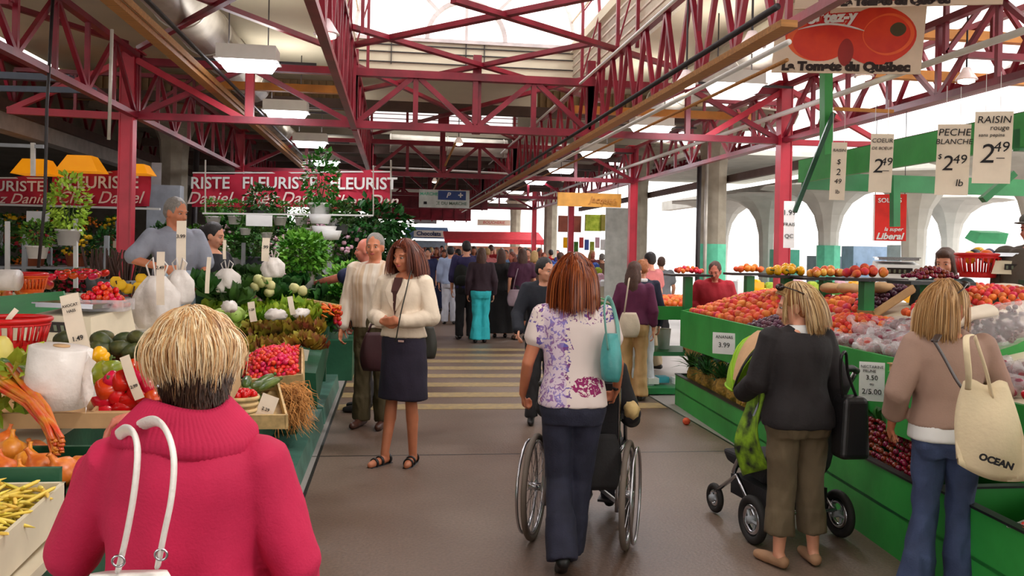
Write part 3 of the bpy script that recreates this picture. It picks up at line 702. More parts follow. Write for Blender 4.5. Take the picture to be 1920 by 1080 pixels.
# bags of plums
def fruit_bag(p, rz, sc, label, group, pm=plum, mt=PLUMM):
    r = empty('bagged_fruit', p, label, 'bag of fruit', group, rz)
    r['depth_off'] = (0, 0, 0); g = M()
    for i in range(3):
        for j in range(4):
            g.ell(((i - 1) * .045 + RR(-.006, .006), (j - 1.5) * .048 + RR(-.006, .006), .035 + .016 * math.sin(j + i) + (.02 if i == 1 else 0)), .026, None, 10, 7)
    g.build('fruit', mt, r, True)
    g = M()
    def f(d): return 1 + .09 * math.sin(9 * d.x + 4 * d.y) * math.cos(7 * d.y)
    g.ell((0, 0, .04), (.095, .13, .058), None, 22, 12, f); g.tube([(0, .12, .05), (.0, .15, .07), (.02, .18, .075)], [.02, .009, .03], 8); g.build('plastic_bag', CLEAR, r, True)
    return r
PLB = mat('plum_in_bag', (110, 36, 60), .35, col2=(150, 60, 80), scale=14, rnd=.3)
APB = mat('apricot_in_bag', (196, 84, 60), .4, col2=(150, 40, 50), scale=14, rnd=.3)
b0 = fruit_bag((0, 0, 0), 0, 1, 'x', None, mt=PLB); b1 = fruit_bag((0, 0, 0), 0, 1, 'x', None, mt=APB)
k = 0
for i in range(6):
    for j in range(5):
        if i == 5 and j > 3: continue
        x = 3.24 + j * .24 + RR(-.02, .02); y = 4.9 + i * .2 + RR(-.03, .03); z = 1.0 + (x - 3.1) * .21 + .0
        if x > 3.9 and y > 5.2: continue
        copy_tree(b0 if (i + j) % 3 else b1, (x, y, z), (RR(-.25, .25), RR(-.3, .1), RR(-.9, .9)), RR(.95, 1.15), 'clear plastic bag of purple plums piled on the green counter' if (i + j) % 3 else 'clear plastic bag of reddish apricots among the bagged plums', 'bagged plums on the counter' if (i + j) % 3 else 'bagged apricots on the counter')
for i in range(7):
    copy_tree(b0, (3.18 + (i % 2) * .22 + RR(-.03, .03), 4.0 + (i // 2) * .2, .99 + (i % 2) * .05), (0, -.2, RR(-.9, .9)), 1, 'clear plastic bag of plums in front of the woman in the taupe sweater', 'bagged plums by the taupe sweater')
drop(b0); drop(b1)
# big clear bag of red grapes tilted on the near counter
r = empty('grape_bag', at(1850, 620, D=4.9), 'big open clear bag of dark red grapes tilted by the woman in the taupe sweater', 'bag of grapes'); c0 = V(r.location); g = M()
GRP = mat('red_grape_skin', (88, 22, 40), .25, rnd=.2)
ax = (Rv * .9 + UP * .32).normalized(); ay = ax.cross(FW).normalized()
for i in range(150):
    t = RR(-1, 1); a = RR(0, 6.28); rr = .1 * math.sqrt(RR(0, 1)) * (1.1 - .25 * abs(t)); p = c0 + ax * (t * .2 + .03) + ay * (math.cos(a) * rr) + FW * (math.sin(a) * rr)
    g.ell(p, .015, None, 8, 6)
o = g.build('grapes', GRP, r, True); o['kind'] = 'stuff'
g = M(); g.tube([c0 - ax * .24, c0 - ax * .2, c0 - ax * .05, c0 + ax * .12, c0 + ax * .25, c0 + ax * .28], [.05, .09, .125, .125, .1, .03], 16); g.build('plastic_bag', CLEAR, r, True)
g = M(); g.tube([c0 + ax * .02 + ay * .02 + UP * .09, c0 - ax * .12 + UP * .13, c0 - ax * .27 + UP * .12], [.1, .09, .13], 14, True, .4); g.build('folded_paper_liner', PAPER, r, True)

# pineapples
k = 0
for i, y in enumerate((8.85, 8.6, 8.36, 8.12, 7.88, 7.64, 7.4, 7.1)):
    for j in range(2):
        copy_tree(pineapple, (3.24 + j * .2 + (9 - y) * -.05, y + RR(-.03, .03), .26 + j * .08), (RR(-.12, .12), RR(-.4, -.1), RR(0, 6)), RR(1.0, 1.15), 'ripe pineapple with a spiky crown standing in the low green bin', 'pineapples in the green bin')
copy_tree(pineapple, at(1383, 715, D=7.5), (.3, 1.2, 1), 1, 'pineapple lying on its side at the near end of the green bin')
# cherries and strawberries
heap(cherry, (2.88, 4.35, .4), (0, 1.5, 0), (.5, 0, .2), .036, 'shiny dark red cherry in the low bin beside the stroller woman', 'cherries in the low bin', .03, .16, lim=300, layers=1)
g = M()
for i in range(420): 
    a, b = random.random(), random.random()
    g.ell((2.9 + a * .5, 4.35 + b * 1.5, .36 + a * .2 + .14 * math.sin(PI * a) * math.sin(PI * b)), .019, None, 7, 5)
o = T(g.build('cherry_heap', CHEM, None, True, origin=(3, 5, .4)), 'deep red mass of cherries under the top layer in the low bin', 'cherries', kind='stuff')
BAGR = mat('red_bag_sheen', (150, 20, 40), .2, var=.2)
for i in range(4):
    p = V((2.98 + (i % 2) * .17, 4.5 + i * .3, .6)); g = M(); g.ell(p, (.045, .075, .035), None, 14, 9, lambda d: 1 + .08 * math.sin(11 * d.x + 7 * d.y))
    T(g.build('cherry_bag', BAGR, None, True, origin=p), 'crumpled red net bag of cherries lying on the cherry heap', 'bag of cherries', 'cherry bags on the heap')
def punnet(p, rz, label, group, fm, lid=True):
    r = empty('fruit_punnet', p, label, 'punnet', group, rz); r['depth_off'] = (0, 0, 0)
    g = M(); g.hexa([(-.06, -.05, 0), (.06, -.05, 0), (.06, .05, 0), (-.06, .05, 0), (-.075, -.065, .06), (.075, -.065, .06), (.075, .065, .06), (-.075, .065, .06)]); g.build('box', CLEAR, r)
    g = M()
    for i in range(5):
        for j in range(4): g.ell((-.048 + i * .024, -.036 + j * .024, .048 + RR(0, .012)), .013, None, 8, 6)
    g.build('berries', fm, r, True)
    return r
pb = punnet(O3, 0, 'x', None, RADM)
for i in range(5):
    for j in range(9): copy_tree(pb, (2.8 + i * .14 - (0 if i else 0), 2.2 + j * .15 + 0, .46 + i * .04), (0, -.25, RR(-.1, .1)), .92, 'clear punnet of red berries in the nearest low bin', 'berry punnets in the nearest bin')
drop(pb)
pb = punnet(O3, 0, 'x', None, mat('golden_berry', (214, 190, 90), .3, rnd=.4)); pg = punnet(O3, 0, 'x', None, mat('green_grape', (130, 150, 50), .3, rnd=.4))
for i in range(5):
    for j in range(7): copy_tree(pb if (i + j) % 2 else pg, (3.6 + i * .17, 3.1 + j * .17, 1.11 + i * .045), (0, -.25, RR(-.1, .1)), 1.05, 'clear punnet of golden berries on the near counter' if (i + j) % 2 else 'clear punnet of green grapes on the near counter', 'golden berry punnets' if (i + j) % 2 else 'green grape punnets')
drop(pb); drop(pg)
heap(tomato, (2.98, 3.0, 1.0), (0, .75, 0), (.5, 0, .1), .085, 'bright red tomato in the tray in front of the taupe sweater', 'tomatoes in the near tray', .04, .02, rot=False, flat=.3)
# green leafy tops between board and cherry bin
for i in range(6):
    copy_tree(chard, (3.1, 4.9 + i * .18, .6), (RR(-.4, .4), -.9, RR(0, 6)), .6, 'green leafy bunch squeezed under the counter board', 'leafy bunches under the board')
# carton at the joint
g = M(); g.box((3.05, 4.66, 1.02), (.22, .16, .05)); g.box((3.05, 4.66, 1.047), (.24, .18, .006)); T(g.build('cardboard_box', CARD, origin=(3.05, 4.66, 1)), 'small open cardboard box on the corner of the near counter', 'box')
# apple on the floor
copy_tree(peach, at(1287, 790, z=.035), rrot(), 1, 'lone reddish peach dropped on the floor by the green bin', None)

# price cards
CARDS = []
def card(pxs, D, label, lines, mt=PAPERW, rz=0, tilt=0, roll=0, ink=INK, name='price_card', cat='price sign', dD=0):
    # pxs: (left, top, right, bottom) as seen, on a plane facing the aisle
    x0, y0, x1, y1 = pxs; c = at((x0 + x1) / 2, (y0 + y1) / 2, D=D); w_ = (x1 - x0) * D / F; h_ = (y1 - y0) * D / F
    if rz: w_ /= max(.3, math.cos(rz))
    R_ = facing(rz, tilt, roll); r = empty(name, c, label, cat); g = M()
    def f(u, v): 
        return c + R_ @ V(((u - .5) * w_, (v - .5) * h_, .006 * math.sin(v * 3.1) ))
    g.grid(f, 2, 6); n0 = R_ @ V((0, 0, -.002)); 
    g.add([V(p) + n0 for p in g.v], g.f[:]); g.build('sheet', mt, r, True)
    for s_, sz, dx, dy in lines:
        text(s_, 'lettering', ink, r, sz * h_, c + R_ @ V((dx * w_, dy * h_, .009)), R_, .0008, 0, .12 if mt is PAPER else 0)
    return r
def face(px, py):  # turn so that the card looks at the camera from where it is
    d = at(px, py, D=1) - V((0, 0, CZ)); return -math.atan2(d.x, d.y)
card((1340, 624, 1376, 664), 7.9, 'white price card on the green board above the pineapples', [('ANANAS', .2, 0, .3), ('3.99', .32, 0, -.08)], rz=-.6)
card((1615, 679, 1654, 752), 5.25, 'tall white price card on the green board reading 2 for 5.00', [('NECTARINE', .1, 0, .38), ('PRUNE', .1, -.1, .27), ('3.50', .17, 0, .1), ('ou', .1, 0, -.06), ('2/5.00', .19, 0, -.26)], rz=-.5)
M_ = [((1559, 267, 1584, 375), 6.9, 'narrowest cream price sign hanging nearest the green upright', [('RAISIN', .07, 0, .36), ('$', .12, 0, .16), ('2', .16, 0, -.02), ('49', .12, 0, -.18), ('lb', .1, 0, -.36)]),
      ((1634, 251, 1670, 361), 6.2, 'cream price sign reading 2.49 above the red poster', [('COEUR', .1, 0, .38), ('DE BOEUF', .07, 0, .25), ('2', .34, -.14, -.06), ('49', .19, .22, .02), ('_', .2, .22, -.05)]),
      ((1762, 233, 1811, 366), 5.6, 'cream price sign reading peche blanche 2.49 a pound', [('PECHE', .14, 0, .38), ('BLANCHE', .105, 0, .25), ('2', .3, -.16, -.06), ('49', .18, .2, .0), ('lb', .14, .22, -.33), ('$', .1, -.4, .04)]),
      ((1834, 209, 1888, 344), 5.3, 'cream price sign reading raisin rouge 2.49, rightmost', [('RAISIN', .14, 0, .38), ('rouge', .1, .15, .27), ('sans pepins', .07, -.05, .17), ('2', .38, -.14, -.1), ('49', .2, .22, .0), ('_', .2, .22, -.07)])]
for q, D, lb, ln in M_:
    r = card(q, D, lb, ln, PAPER, rz=face((q[0] + q[2]) / 2, 300) + .1, name='hanging_price_sign', roll=.03)
    g = M(); c0 = V(r.location); h_ = (q[3] - q[1]) * D / F
    for s_ in (-1, 1): g.tube([c0 + V((s_ * .05, 0, h_ / 2)), c0 + V((s_ * .05, 0, h_ / 2 + .25))], .002, 4)
    g.build('string', WHITE, r)
card((1470, 377, 1489, 465), 10.1, 'white paper sign taped on the right red column', [('1.99', .16, 0, .25), ('FRAIS', .1, 0, 0), ('QC', .12, 0, -.25)], rz=-.3, name='column_sign')

# hand-painted tomato sign
def tomato_sign(TL, TR, BR, BL, D, label, l1, l2, imgs, cat='sign', post=False):
    c = at((TL[0] + BR[0]) / 2, (TL[1] + BR[1]) / 2, D=D); w_ = (TR[0] - TL[0]) * D / F; h_ = (BL[1] - TL[1]) * D / F
    R_ = facing(face((TL[0] + BR[0]) / 2, 60), 0, .07); r = empty('tomato_sign', c, label, cat); g = M()
    P = lambda x, y, z: c + R_ @ V((x * w_, y * h_, z))
    g.hexa([P(-.5, -.5, -.02), P(.5, -.5, -.02), P(.5, .5, -.02), P(-.5, .5, -.02), P(-.5, -.5, 0), P(.5, -.5, 0), P(.5, .5, 0), P(-.5, .5, 0)]); g.build('sign_panel', mat('aged_sign_panel', (226, 204, 180), .6, scale=4, var=.08), r)
    for nm, (x, y), (rx, ry), mt_, z in imgs:
        g = M(); n = 40
        g.add([P(x, y, z)] + [P(x + rx * math.cos(2 * PI * i / n) * (1 + .05 * math.cos(4 * PI * i / n)), y + ry * math.sin(2 * PI * i / n), z) for i in range(n)], [(0, 1 + i, 1 + (i + 1) % n) for i in range(n)])
        g.build(nm, mt_, r)
    if l1:
        text(l1, 'lettering', WHITE, r, .22 * h_, P(-.16, .3, .007), R_ @ Matrix.Rotation(.06, 3, 'Z'), .001, .006, .15)
        text(l1, 'lettering_outline', REDPL, r, .22 * h_, P(-.16, .3, .005), R_ @ Matrix.Rotation(.06, 3, 'Z'), .0005, .016, .15)
        g = M(); pts = [P(-.34 + t * .45, .13 + .09 * math.sin(t * PI) - .02 * t, .007) for t in [i / 10 for i in range(11)]]; g.tube(pts, [.002, .005, .007, .008, .009, .009, .009, .009, .008, .007, .003], 6); g.build('flourish', WHITE, r)
    text(l2, 'lettering', mat('dark_brown_lettering', (40, 22, 18), .7), r, .17 * h_, P(0, -.41, .006), R_, .001, .007, 0, 'CENTER', 1.12)
    return r
TP = mat('painted_tomato_red', (204, 34, 18), .5, col2=(226, 62, 24), scale=5); TP2 = mat('painted_tomato_dark', (150, 24, 14), .5); TPG = mat('painted_tomato_stem', (70, 60, 30), .5); TPH = mat('painted_tomato_orange', (236, 96, 40), .5, scale=6, var=.1)
im = [('tomato_picture', (-.3, .08), (.12, .3), TP, .001), ('tomato_picture', (-.19, .0), (.21, .33), TPH, .002), ('tomato_picture', (-.17, -.03), (.19, .3), TP, .003), ('tomato_picture', (.2, .04), (.24, .42), TP, .004), ('tomato_picture', (.27, .06), (.16, .3), TPH, .0045), ('tomato_picture', (.26, .06), (.145, .27), TP, .005), ('tomato_shade_picture', (0, -.2), (.05, .2), TP2, .0042), ('stem_picture', (.33, .13), (.05, .1), TPG, .0055)]
tomato_sign((1457, 8), (1719, 8), (1719, 137), (1457, 137), 7.0, 'big tomato picture sign held on the green upright', 'Goûtez-y', 'La Tomate du Québec', im)
tomato_sign((1502, -95), (1860, -95), (1860, 12), (1502, 12), 6.4, 'nearer tomato sign cut by the top edge of the view', None, 'La Tomate du Québec', [(n, (x * .9, y), (rx, ry), mm, z) for n, (x, y), (rx, ry), mm, z in im])
# canopy frame
r = empty('canopy_frame', (3.98, 8.0, 0), 'bright green timber canopy frame over the fruit counter', 'canopy')
M().hexa([(3.95, 2.2, 2.4), (3.95, 8, 2.4), (4.0, 8, 2.4), (4.0, 2.2, 2.4), (3.95, 2.2, 2.62), (3.95, 8, 2.62), (4.0, 8, 2.62), (4.0, 2.2, 2.62)]).build('side_beam', GRN2, r)
M().box((6.1, 8.0, 2.42), (4.2, .06, .17)).build('cross_beam', GREEN, r)
M().box((5.6, 5.0, 2.45), (3.3, .06, .14)).build('cross_beam', GREEN, r)
M().bar(at(1549, 300, D=8.0), at(1549, 118, D=8.0), .1, .08).build('sign_upright', GRN2, r)
M().bar(at(1678, 425, D=8.3), at(1678, 330, D=8.3), .07, .07).build('hanging_stub', GREEN, r)
M().bar(at(1490, 398, D=7.9), at(1563, 212, D=7.9), .03, .04).build('diagonal_brace', DGREEN, r)
M().bar(at(1842, 375, D=6.8), at(1900, 325, D=6.8), .07, .05).build('corner_brace', GREEN, r)
M().bar((7.5, 8, 0), (7.5, 8, 2.5), .09).build('leg', GREEN, r)
M().bar(at(1563, 204, D=7.7), at(1675, 209, D=7.7), .03, .03).build('timber_batten', OCHRE, r)
M().bar((4.35, 4.85, 1.25), (3.98, 4.85, 2.42), .05).build('leg', GREEN, r)
# T stands
def tstand(px, py, D, wd, label, heapf=None, ph=0, base=1.25, post=.09, mt=GREEN):
    c = at(px, py, D=D); r = empty('display_stand', (c.x, c.y, base), label, 'stand')
    M().box((c.x, c.y, (c.z + base) / 2 - .02), (post, post, c.z - base - .02)).build('post', mt, r)
    M().box((c.x, c.y, c.z - .012), (wd, .3, .024)).build('tray', BLACKP, r)
    return c
S1 = tstand(1290, 514, 10.0, .5, 'green T-shaped stand with a tray of apricots, leftmost of the row', base=.95)
S2 = tstand(1405, 512, 9.6, .5, 'green T-shaped stand with a tray of apricots, behind the peach heap')
S3 = tstand(1548, 520, 8.2, .62, 'green post with a tray of mixed fruit, above the dark plum crate')
S5 = tstand(1475, 516, 8.4, .46, 'green post with a tray of yellow apricots before the red column')
S4 = tstand(1625, 521, 7.0, .55, 'stout green post holding a tray of peaches amid the apricots')
S6 = tstand(1745, 527, 6.2, .5, 'green stand with a tray of cherries below the brown-haired vendor', post=.1, base=1.2)
def small_heap(c, pr, lab, grp, n=5, s=.055, m_=.05, mt=None):
    return heap(pr, (c.x - .17, c.y - .11, c.z), (.34, 0, 0), (0, .22, 0), s, lab, grp, .028, m_)
small_heap(S1, apricot, 'orange apricot on the tray of the leftmost stand', 'apricots on the leftmost stand')
small_heap(S2, orange_, 'orange fruit on the tray behind the peach heap', 'orange fruit on the second stand', s=.07)
small_heap(S5, yel_pepper, 'yellow fruit on the tray before the red column', 'yellow fruit on the stand', s=.08)
small_heap(S3, apple, 'reddish fruit on the tray above the dark plum crate', 'reddish fruit on the stand', s=.07)
small_heap(S4, peach, 'peach on the tray of the stout green post', 'peaches on the stout post tray', s=.07)
small_heap(S6, cherry, 'dark red cherry on the tray below the brown-haired vendor', 'cherries on the tray', s=.034, m_=.07)
# kraft bags under the stand trays
for i, (px, py, D) in enumerate([(1560, 540, 8.0), (1590, 541, 7.8), (1655, 540, 7.3), (1690, 536, 7.4)]):
    c = at(px, py, D=D); g = M(); g.ell(c, (.12, .09, .05), Matrix.Rotation(.2 * i, 3, 'Z'), 14, 8, lambda d: 1 + .1 * math.sin(6 * d.x + 9 * d.y))
    T(g.build('paper_bag', CARD, None, True, origin=c), 'crumpled brown paper bag lying under the stand trays', 'paper bag', 'brown paper bags under the trays')
# shelf with scales and red basket
r = empty('back_shelf', (5.2, 5.6, 1.2), 'green shelf behind the counter carrying the red basket and scales', 'shelf')
M().box((5.35, 5.4, 1.52), (1.7, .5, .03)).build('shelf_board', DGREEN, r)
for x in (4.6, 6.1): M().box((x, 5.4, .75), (.07, .07, 1.5)).build('leg', GREEN, r)
def basket(c, r0, r1, h, mt, label, n=22, name='plastic_basket', grp=None):
    r = empty(name, c, label, 'basket', grp); c = V(c); g = M()
    g.torus(c + V((0, 0, h)), r1, .012, (0, 0, 1), 32, 8); g.torus(c + V((0, 0, h * .86)), r1 * .985, .006, (0, 0, 1), 32, 6)
    g.lathe([(r0 * .2, .004), (r0, .004), (r0 + (r1 - r0) * .25, h * .25)], c, 32, False); g.lathe([(r1 * .97, h * .84), (r1, h)], c, 32, False)
    for i in range(n):
        a = 2 * PI * i / n; d = V((math.cos(a), math.sin(a), 0)); g.bar(c + d * (r0 + (r1 - r0) * .2) + V((0, 0, h * .2)), c + d * r1 * .98 + V((0, 0, h * .88)), .02, .006)
    g.build('slatted_body', mt, r, True); return r
c = at(1833, 521, D=6.9); basket(c, .13, .165, .19, REDPL, 'bright red slatted basket on the shelf behind the counter')
for i in range(9):
    g = M(); p = c + V((RR(-.09, .09), RR(-.09, .09), .15 + RR(0, .08))); g.ell(p, (.05, .05, .035), Matrix.Rotation(RR(0, 3), 3, 'X'), 12, 8)
    T(g.build('wrapped_item', [YELM, mat('navy_wrapper', (30, 36, 90), .4), ORPL, BLACKP][i % 4], None, True, origin=p), ['yellow', 'navy', 'orange', 'black'][i % 4] + ' wrapped packet in the red basket on the shelf', 'packet', 'packets in the red basket')
def scale(c, w_, label, mt=CREAM, rz=0, tall=False):
    r = empty('weighing_scale', c, label, 'scale', None, rz); r['depth_off'] = (0, 0, 0); h = w_ * .36
    g = M(); g.hexa([(-w_ / 2, -w_ * .45, 0), (w_ / 2, -w_ * .45, 0), (w_ / 2, w_ * .4, 0), (-w_ / 2, w_ * .4, 0), (-w_ * .42, -w_ * .36, h * .8), (w_ * .42, -w_ * .36, h * .8), (w_ * .42, w_ * .38, h), (-w_ * .42, w_ * .38, h)]); g.build('housing', mt, r)
    g = M(); g.box((0, 0, h + .02), (w_ * .8, w_ * .62, .02)); g.box((0, 0, h + .034), (w_ * .86, w_ * .68, .008)); g.build('weighing_pan', STEEL, r)
    g = M(); g.box((w_ * .0, -w_ * .425, h * .42), (w_ * .5, .01, h * .4), Matrix.Rotation(.28, 3, 'X')); g.build('display', DARK, r)
    g = M()
    for i in range(4): g.box((-w_ * .2 + i * w_ * .1, -w_ * .44, h * .42), (w_ * .04, .006, h * .2), Matrix.Rotation(.28, 3, 'X'))
    g.build('digits', mat('grey_digit', (120, 130, 110), .5), r)
    return r
scale(at(1680, 521, D=7.8), .42, 'pale weighing scale standing behind the peach tray', WHITE, -.4)
scale(at(1905, 514, D=6.8), .36, 'beige weighing scale on the shelf at the right edge', CREAM, -.6)
# second stall behind with carrots/oranges
r = empty('orange_counter', (3.6, 10.9, 0), 'green trestle counter of oranges behind the corner of the fruit counter', 'market stall')
M().box((3.6, 9.85, .96), (1.5, .04, .16)).build('front_board', GRN2, r); M().box((3.6, 10.8, 1.0), (1.5, 1.9, .03)).build('top', CREAM, r)
M().box((2.87, 10.8, .96), (.03, 1.9, .14)).build('side_board', GRN2, r)
for x in (2.95, 4.25):
    for y in (9.95, 11.65): M().box((x, y, .47), (.1, .1, .94)).build('leg', GRN2, r)
M().box((3.6, 10.6, .42), (1.4, .7, .05)).build('lower_shelf', GREEN, r); M().box((3.5, 10.1, .05), (1.3, .8, .07)).build('base_board', GREEN, r)
heap(orange_, (2.95, 9.92, 1.01), (1.25, 0, 0), (0, 1.2, 0), .078, 'orange fruit heaped on the trestle counter behind the corner', 'oranges on the trestle counter', .035, .07, lim=210)
for i in range(5):
    p = V((3.1 + i * .16, 9.95 + (i % 2) * .1, .1)); g = M(); g.box(p + V((0, 0, .04)), (.13, .16, .07)); T(g.build('carton', mat('teal_wrap', (70, 170, 190), .4) if i % 2 else PAPERW, origin=p), ('teal' if i % 2 else 'white') + ' carton on the base board of the trestle counter', 'carton', 'cartons on the base board')
for i, (x, y, h_) in enumerate([(3.2, 10.5, .2), (3.45, 10.6, .25), (3.75, 10.5, .3)]):
    p = V((x, y, .445)); g = M(); g.lathe([(.07, 0), (.09, h_), (.09, h_ + .01)], p, 16); T(g.build('storage_tub', [WOODL, PAPERW, ORPL][i], None, True, origin=p), ['tan', 'white', 'orange'][i] + ' tub on the lower shelf of the trestle counter', 'tub')
# small chip basket at the corner
def chip_basket(c, r_, h, label, fm, grp=None, n=14):
    r = empty('chip_basket', c, label, 'basket', grp); c = V(c); g = M(); g.lathe([(r_ * .8, 0), (r_ * .9, h * .5), (r_, h)], c, 24, True)
    for z in (h * .12, h * .55, h * .94): g.torus(c + V((0, 0, z)), r_ * (.82 + .18 * z / h) + .004, .008, (0, 0, 1), 24, 5, 1.6)
    g.build('woven_body', WOODL, r, True); g = M()
    for i in range(n): a = i * 2.4; q = r_ * .85 * math.sqrt((i + .5) / n); g.ell(c + V((q * math.cos(a), q * math.sin(a), h + .01 + .02 * (1 - q / r_))), r_ * .24, None, 10, 7)
    g.build('contents', fm, r, True); return r
chip_basket(at(1300, 668, D=9.4), .1, .17, 'small woven basket of pink-white fruit at the corner over the pineapples', mat('pinkish_fruit', (220, 130, 120), .5, col2=(240, 220, 210), scale=20))
bxs = at(1300, 668, D=9.4)
# ================================================================== LEFT STALL
def stepped(name, label, pts, z0, z1, mt=DGREEN, top=CREAM, cat='market stall', rim=None):
    # pts: four (x, y) corners
    r = empty(name, (sum(p[0] for p in pts) / 4, sum(p[1] for p in pts) / 4, z0), label, cat)
    g = M(); g.hexa([(x, y, z0) for x, y in pts] + [(x, y, z1 - .03) for x, y in pts]); g.build('body', mt, r)
    g = M(); P = [V((x, y, 0)) for x, y in pts]; cen = sum(P, V((0, 0, 0))) / 4
    Q = [cen + (p - cen) * 1.02 for p in P]; g.hexa([q + V((0, 0, z1 - .03)) for q in Q] + [q + V((0, 0, z1)) for q in Q]); g.build('top_board', top, r)
    return r
stepped('vegetable_counter', 'dark green vegetable counter with a cream edge at the near left', [(-2.9, 2.1), (-.9, 2.1), (-.95, 3.35), (-2.9, 3.35)], 0, .84)
stepped('vegetable_counter', 'back tier of the long dark green vegetable counter', [(-3.0, 3.4), (-1.35, 3.4), (-1.6, 9.6), (-3.0, 9.6)], 0, .9)
stepped('vegetable_counter', 'low front tier of the dark green vegetable counter along the aisle', [(-1.34, 3.4), (-1.0, 3.4), (-.84, 9.5), (-1.58, 9.5)], .2, .5, DGREEN, DGREEN)
r = empty('low_platform', (-.9, 7.5, 0), 'worn grey-green low wooden platform beside the aisle', 'platform')
for y0, y1 in ((3.6, 5.6), (5.65, 8.1), (8.2, 10.3)): M().hexa([(-1.55, y0, 0), (-.62, y0, 0), (-.62, y1, 0), (-1.55, y1, 0), (-1.55, y0, .16), (-.64, y0, .16), (-.64, y1, .16), (-1.55, y1, .16)]).build('deck_board', PLAT, r)
for i, (px, D) in enumerate(((603, 9.6), (548, 6.9))):
    p = at(px, 640, D=D); g = M(); g.box((p.x, p.y, .62 if i == 0 else .5), (.11, .09, 1.0 if i == 0 else .7)); ST(g.build('post_green', DGREEN, origin=(p.x, p.y, .1)), 'dark green stall post', 'stall posts')

# crates that hold the heaps
tray((-1.8, 2.14, .88), (.88, 0, 0), (0, .46, .03), 'white-edged crate of yellow beans at the near left', .1, CREAM)
heap(bean, (-1.6, 2.17, .9), (.66, 0, 0), (0, .4, .03), .036, 'yellow bean in the white-edged crate', 'yellow beans', .05, .03, lambda: (RR(-.4, .4), RR(-.4, .4), RR(0, 6.28)), .5, (1.1, 1.5), 1, lim=290)
g = M()
for i in range(520):
    p_ = V((RR(-1.75, -.98), RR(2.18, 2.56), .93 + RR(-.01, .02))); q_ = V((RR(-1, 1), RR(-1, 1), RR(-.3, .3))).normalized() * .055
    g.tube([p_ - q_, p_ - q_ * .4 + V((0, 0, .006)), p_ + q_ * .4 + V((0, 0, .005)), p_ + q_], [.002, .0048, .0048, .001], 6)
T(g.build('bean_layer', BEANM, None, True, origin=(-1.4, 2.35, .93)), 'tangled yellow beans filling the crate below the top ones', 'beans', kind='stuff')
g = M(); g.box((-1.5, 2.64, .95), (1.1, .02, .14)); T(g.build('crate_divider', DGREEN, origin=(-1.5, 2.66, .9)), 'dark green board between the beans and the onions', 'board')
for (px, py, D, s_) in [(20, 850, 2.95, 1.1), (52, 868, 2.9, .95), (78, 880, 2.82, 1.15), (118, 886, 2.8, 1.1), (8, 885, 2.8, 1.0), (40, 896, 2.75, .8), (150, 880, 2.9, 1), (64, 850, 3.1, 1), (-20, 870, 2.85, 1), (98, 858, 3.05, .9), (10, 830, 3.15, .9)]:
    copy_tree(onion, at(px, py, D=D), (RR(-.6, .6), RR(-.6, .6), RR(0, 6)), s_, 'golden-brown onion beside the yellow beans', 'onions by the beans')
tray((-2.0, 2.7, .82), (1.0, 0, 0), (0, .5, .1), 'low crate under the onions and rhubarb', .06, DGREEN)
for i in range(26):
    a = at(-40 + i * 3 + RR(-6, 6), 715 - (i % 5) * 6 + RR(-10, 10), D=3.35); b = at(118 + RR(-14, 8), 826 + i * 1.3 + RR(-8, 8), D=2.95)
    d = (b - a); q = d.to_track_quat('X', 'Z').to_euler(); copy_tree(rhubarb, a, q, (d.length / .52, RR(.8, 1.1), RR(.8, 1.1)), 'orange-red rhubarb stalk in the bundle at the left edge', 'rhubarb stalks')
for i in range(9):
    p = at(RR(-10, 40), RR(690, 745), D=3.3); g = M(); foliage(g, p, .05, 6, .09); 
    T(g.build('leaf_stub', LEAFY, origin=p), 'yellow-green leaf end of the rhubarb bundle', 'leaf', 'rhubarb leaf ends')
tray(at(-50, 790, D=3.3), (.62, 0, -.0), (0, .35, .05), 'white-rimmed tray behind the rhubarb', .05, CARD)
# roll of plastic bags
p = at(100, 760, D=3.3); ax = (UP + Rv * .12).normalized()
r = empty('plastic_bag_roll', p, 'thick roll of white produce bags standing by the peppers', 'bag roll'); g = M()
g.tube([p, p + ax * .004, p + ax * .225, p + ax * .23], [.1, .112, .112, .1], 32); g.build('rolled_bags', MILKY, r, True)
g = M(); g.tube([p + ax * .231, p + ax * .236], [.03, .03], 16); g.build('core', CARD, r, True)
g = M()
def fl(u, v): return p + ax * (.03 + .2 * v) + Rv * (.11 + .05 * u) - FW * (.02 + .04 * u) - UP * .05 * u + Rv * (.012 * math.sin(v * 9 + u * 4))
g.grid(fl, 5, 8); g.build('loose_sheet', MILKY, r, True)
# baskets, scale, tomatoes
basket(at(18, 660, D=3.9), .13, .165, .15, REDPL, 'red slatted basket at the left edge with a paper slip in it', name='plastic_basket')
basket(at(60, 549, D=7.0), .085, .11, .14, ORPL, 'orange slatted basket on the far side of the tilted green board')
g = M(); g.torus(at(60, 549, D=7.0) + V((0, 0, .15)), .105, .02, (0, 0, 1), 24, 8); T(g.build('stacked_basket_rim', REDPL, None, True, origin=at(60, 540, D=7)), 'dark red basket rim stacked on the orange basket', 'basket')
g = M(); p = at(15, 525, D=6.8); g.tube([p - Rv * .13, p + Rv * .08], [.085, .085], 20); T(g.build('plastic_bag_roll', MILKY, None, True, origin=p), 'small roll of clear bags lying beside the orange basket', 'bag roll')
a, b = at(-60, 605, D=5.6), at(132, 590, D=5.6); c_, d_ = at(-60, 560, D=6.0), at(118, 546, D=6.0)
g = M(); th = V((0, .03, .0)); g.hexa([a, b, b + th, a + th, c_, d_, d_ + th, c_ + th]); T(g.build('tilted_board', GREEN, origin=a), 'tilted dark green display board behind the red basket', 'board')
sc_ = scale(at(152, 632, D=4.9), .46, 'beige weighing scale with a tray of small tomatoes on it', CREAM, -.35)
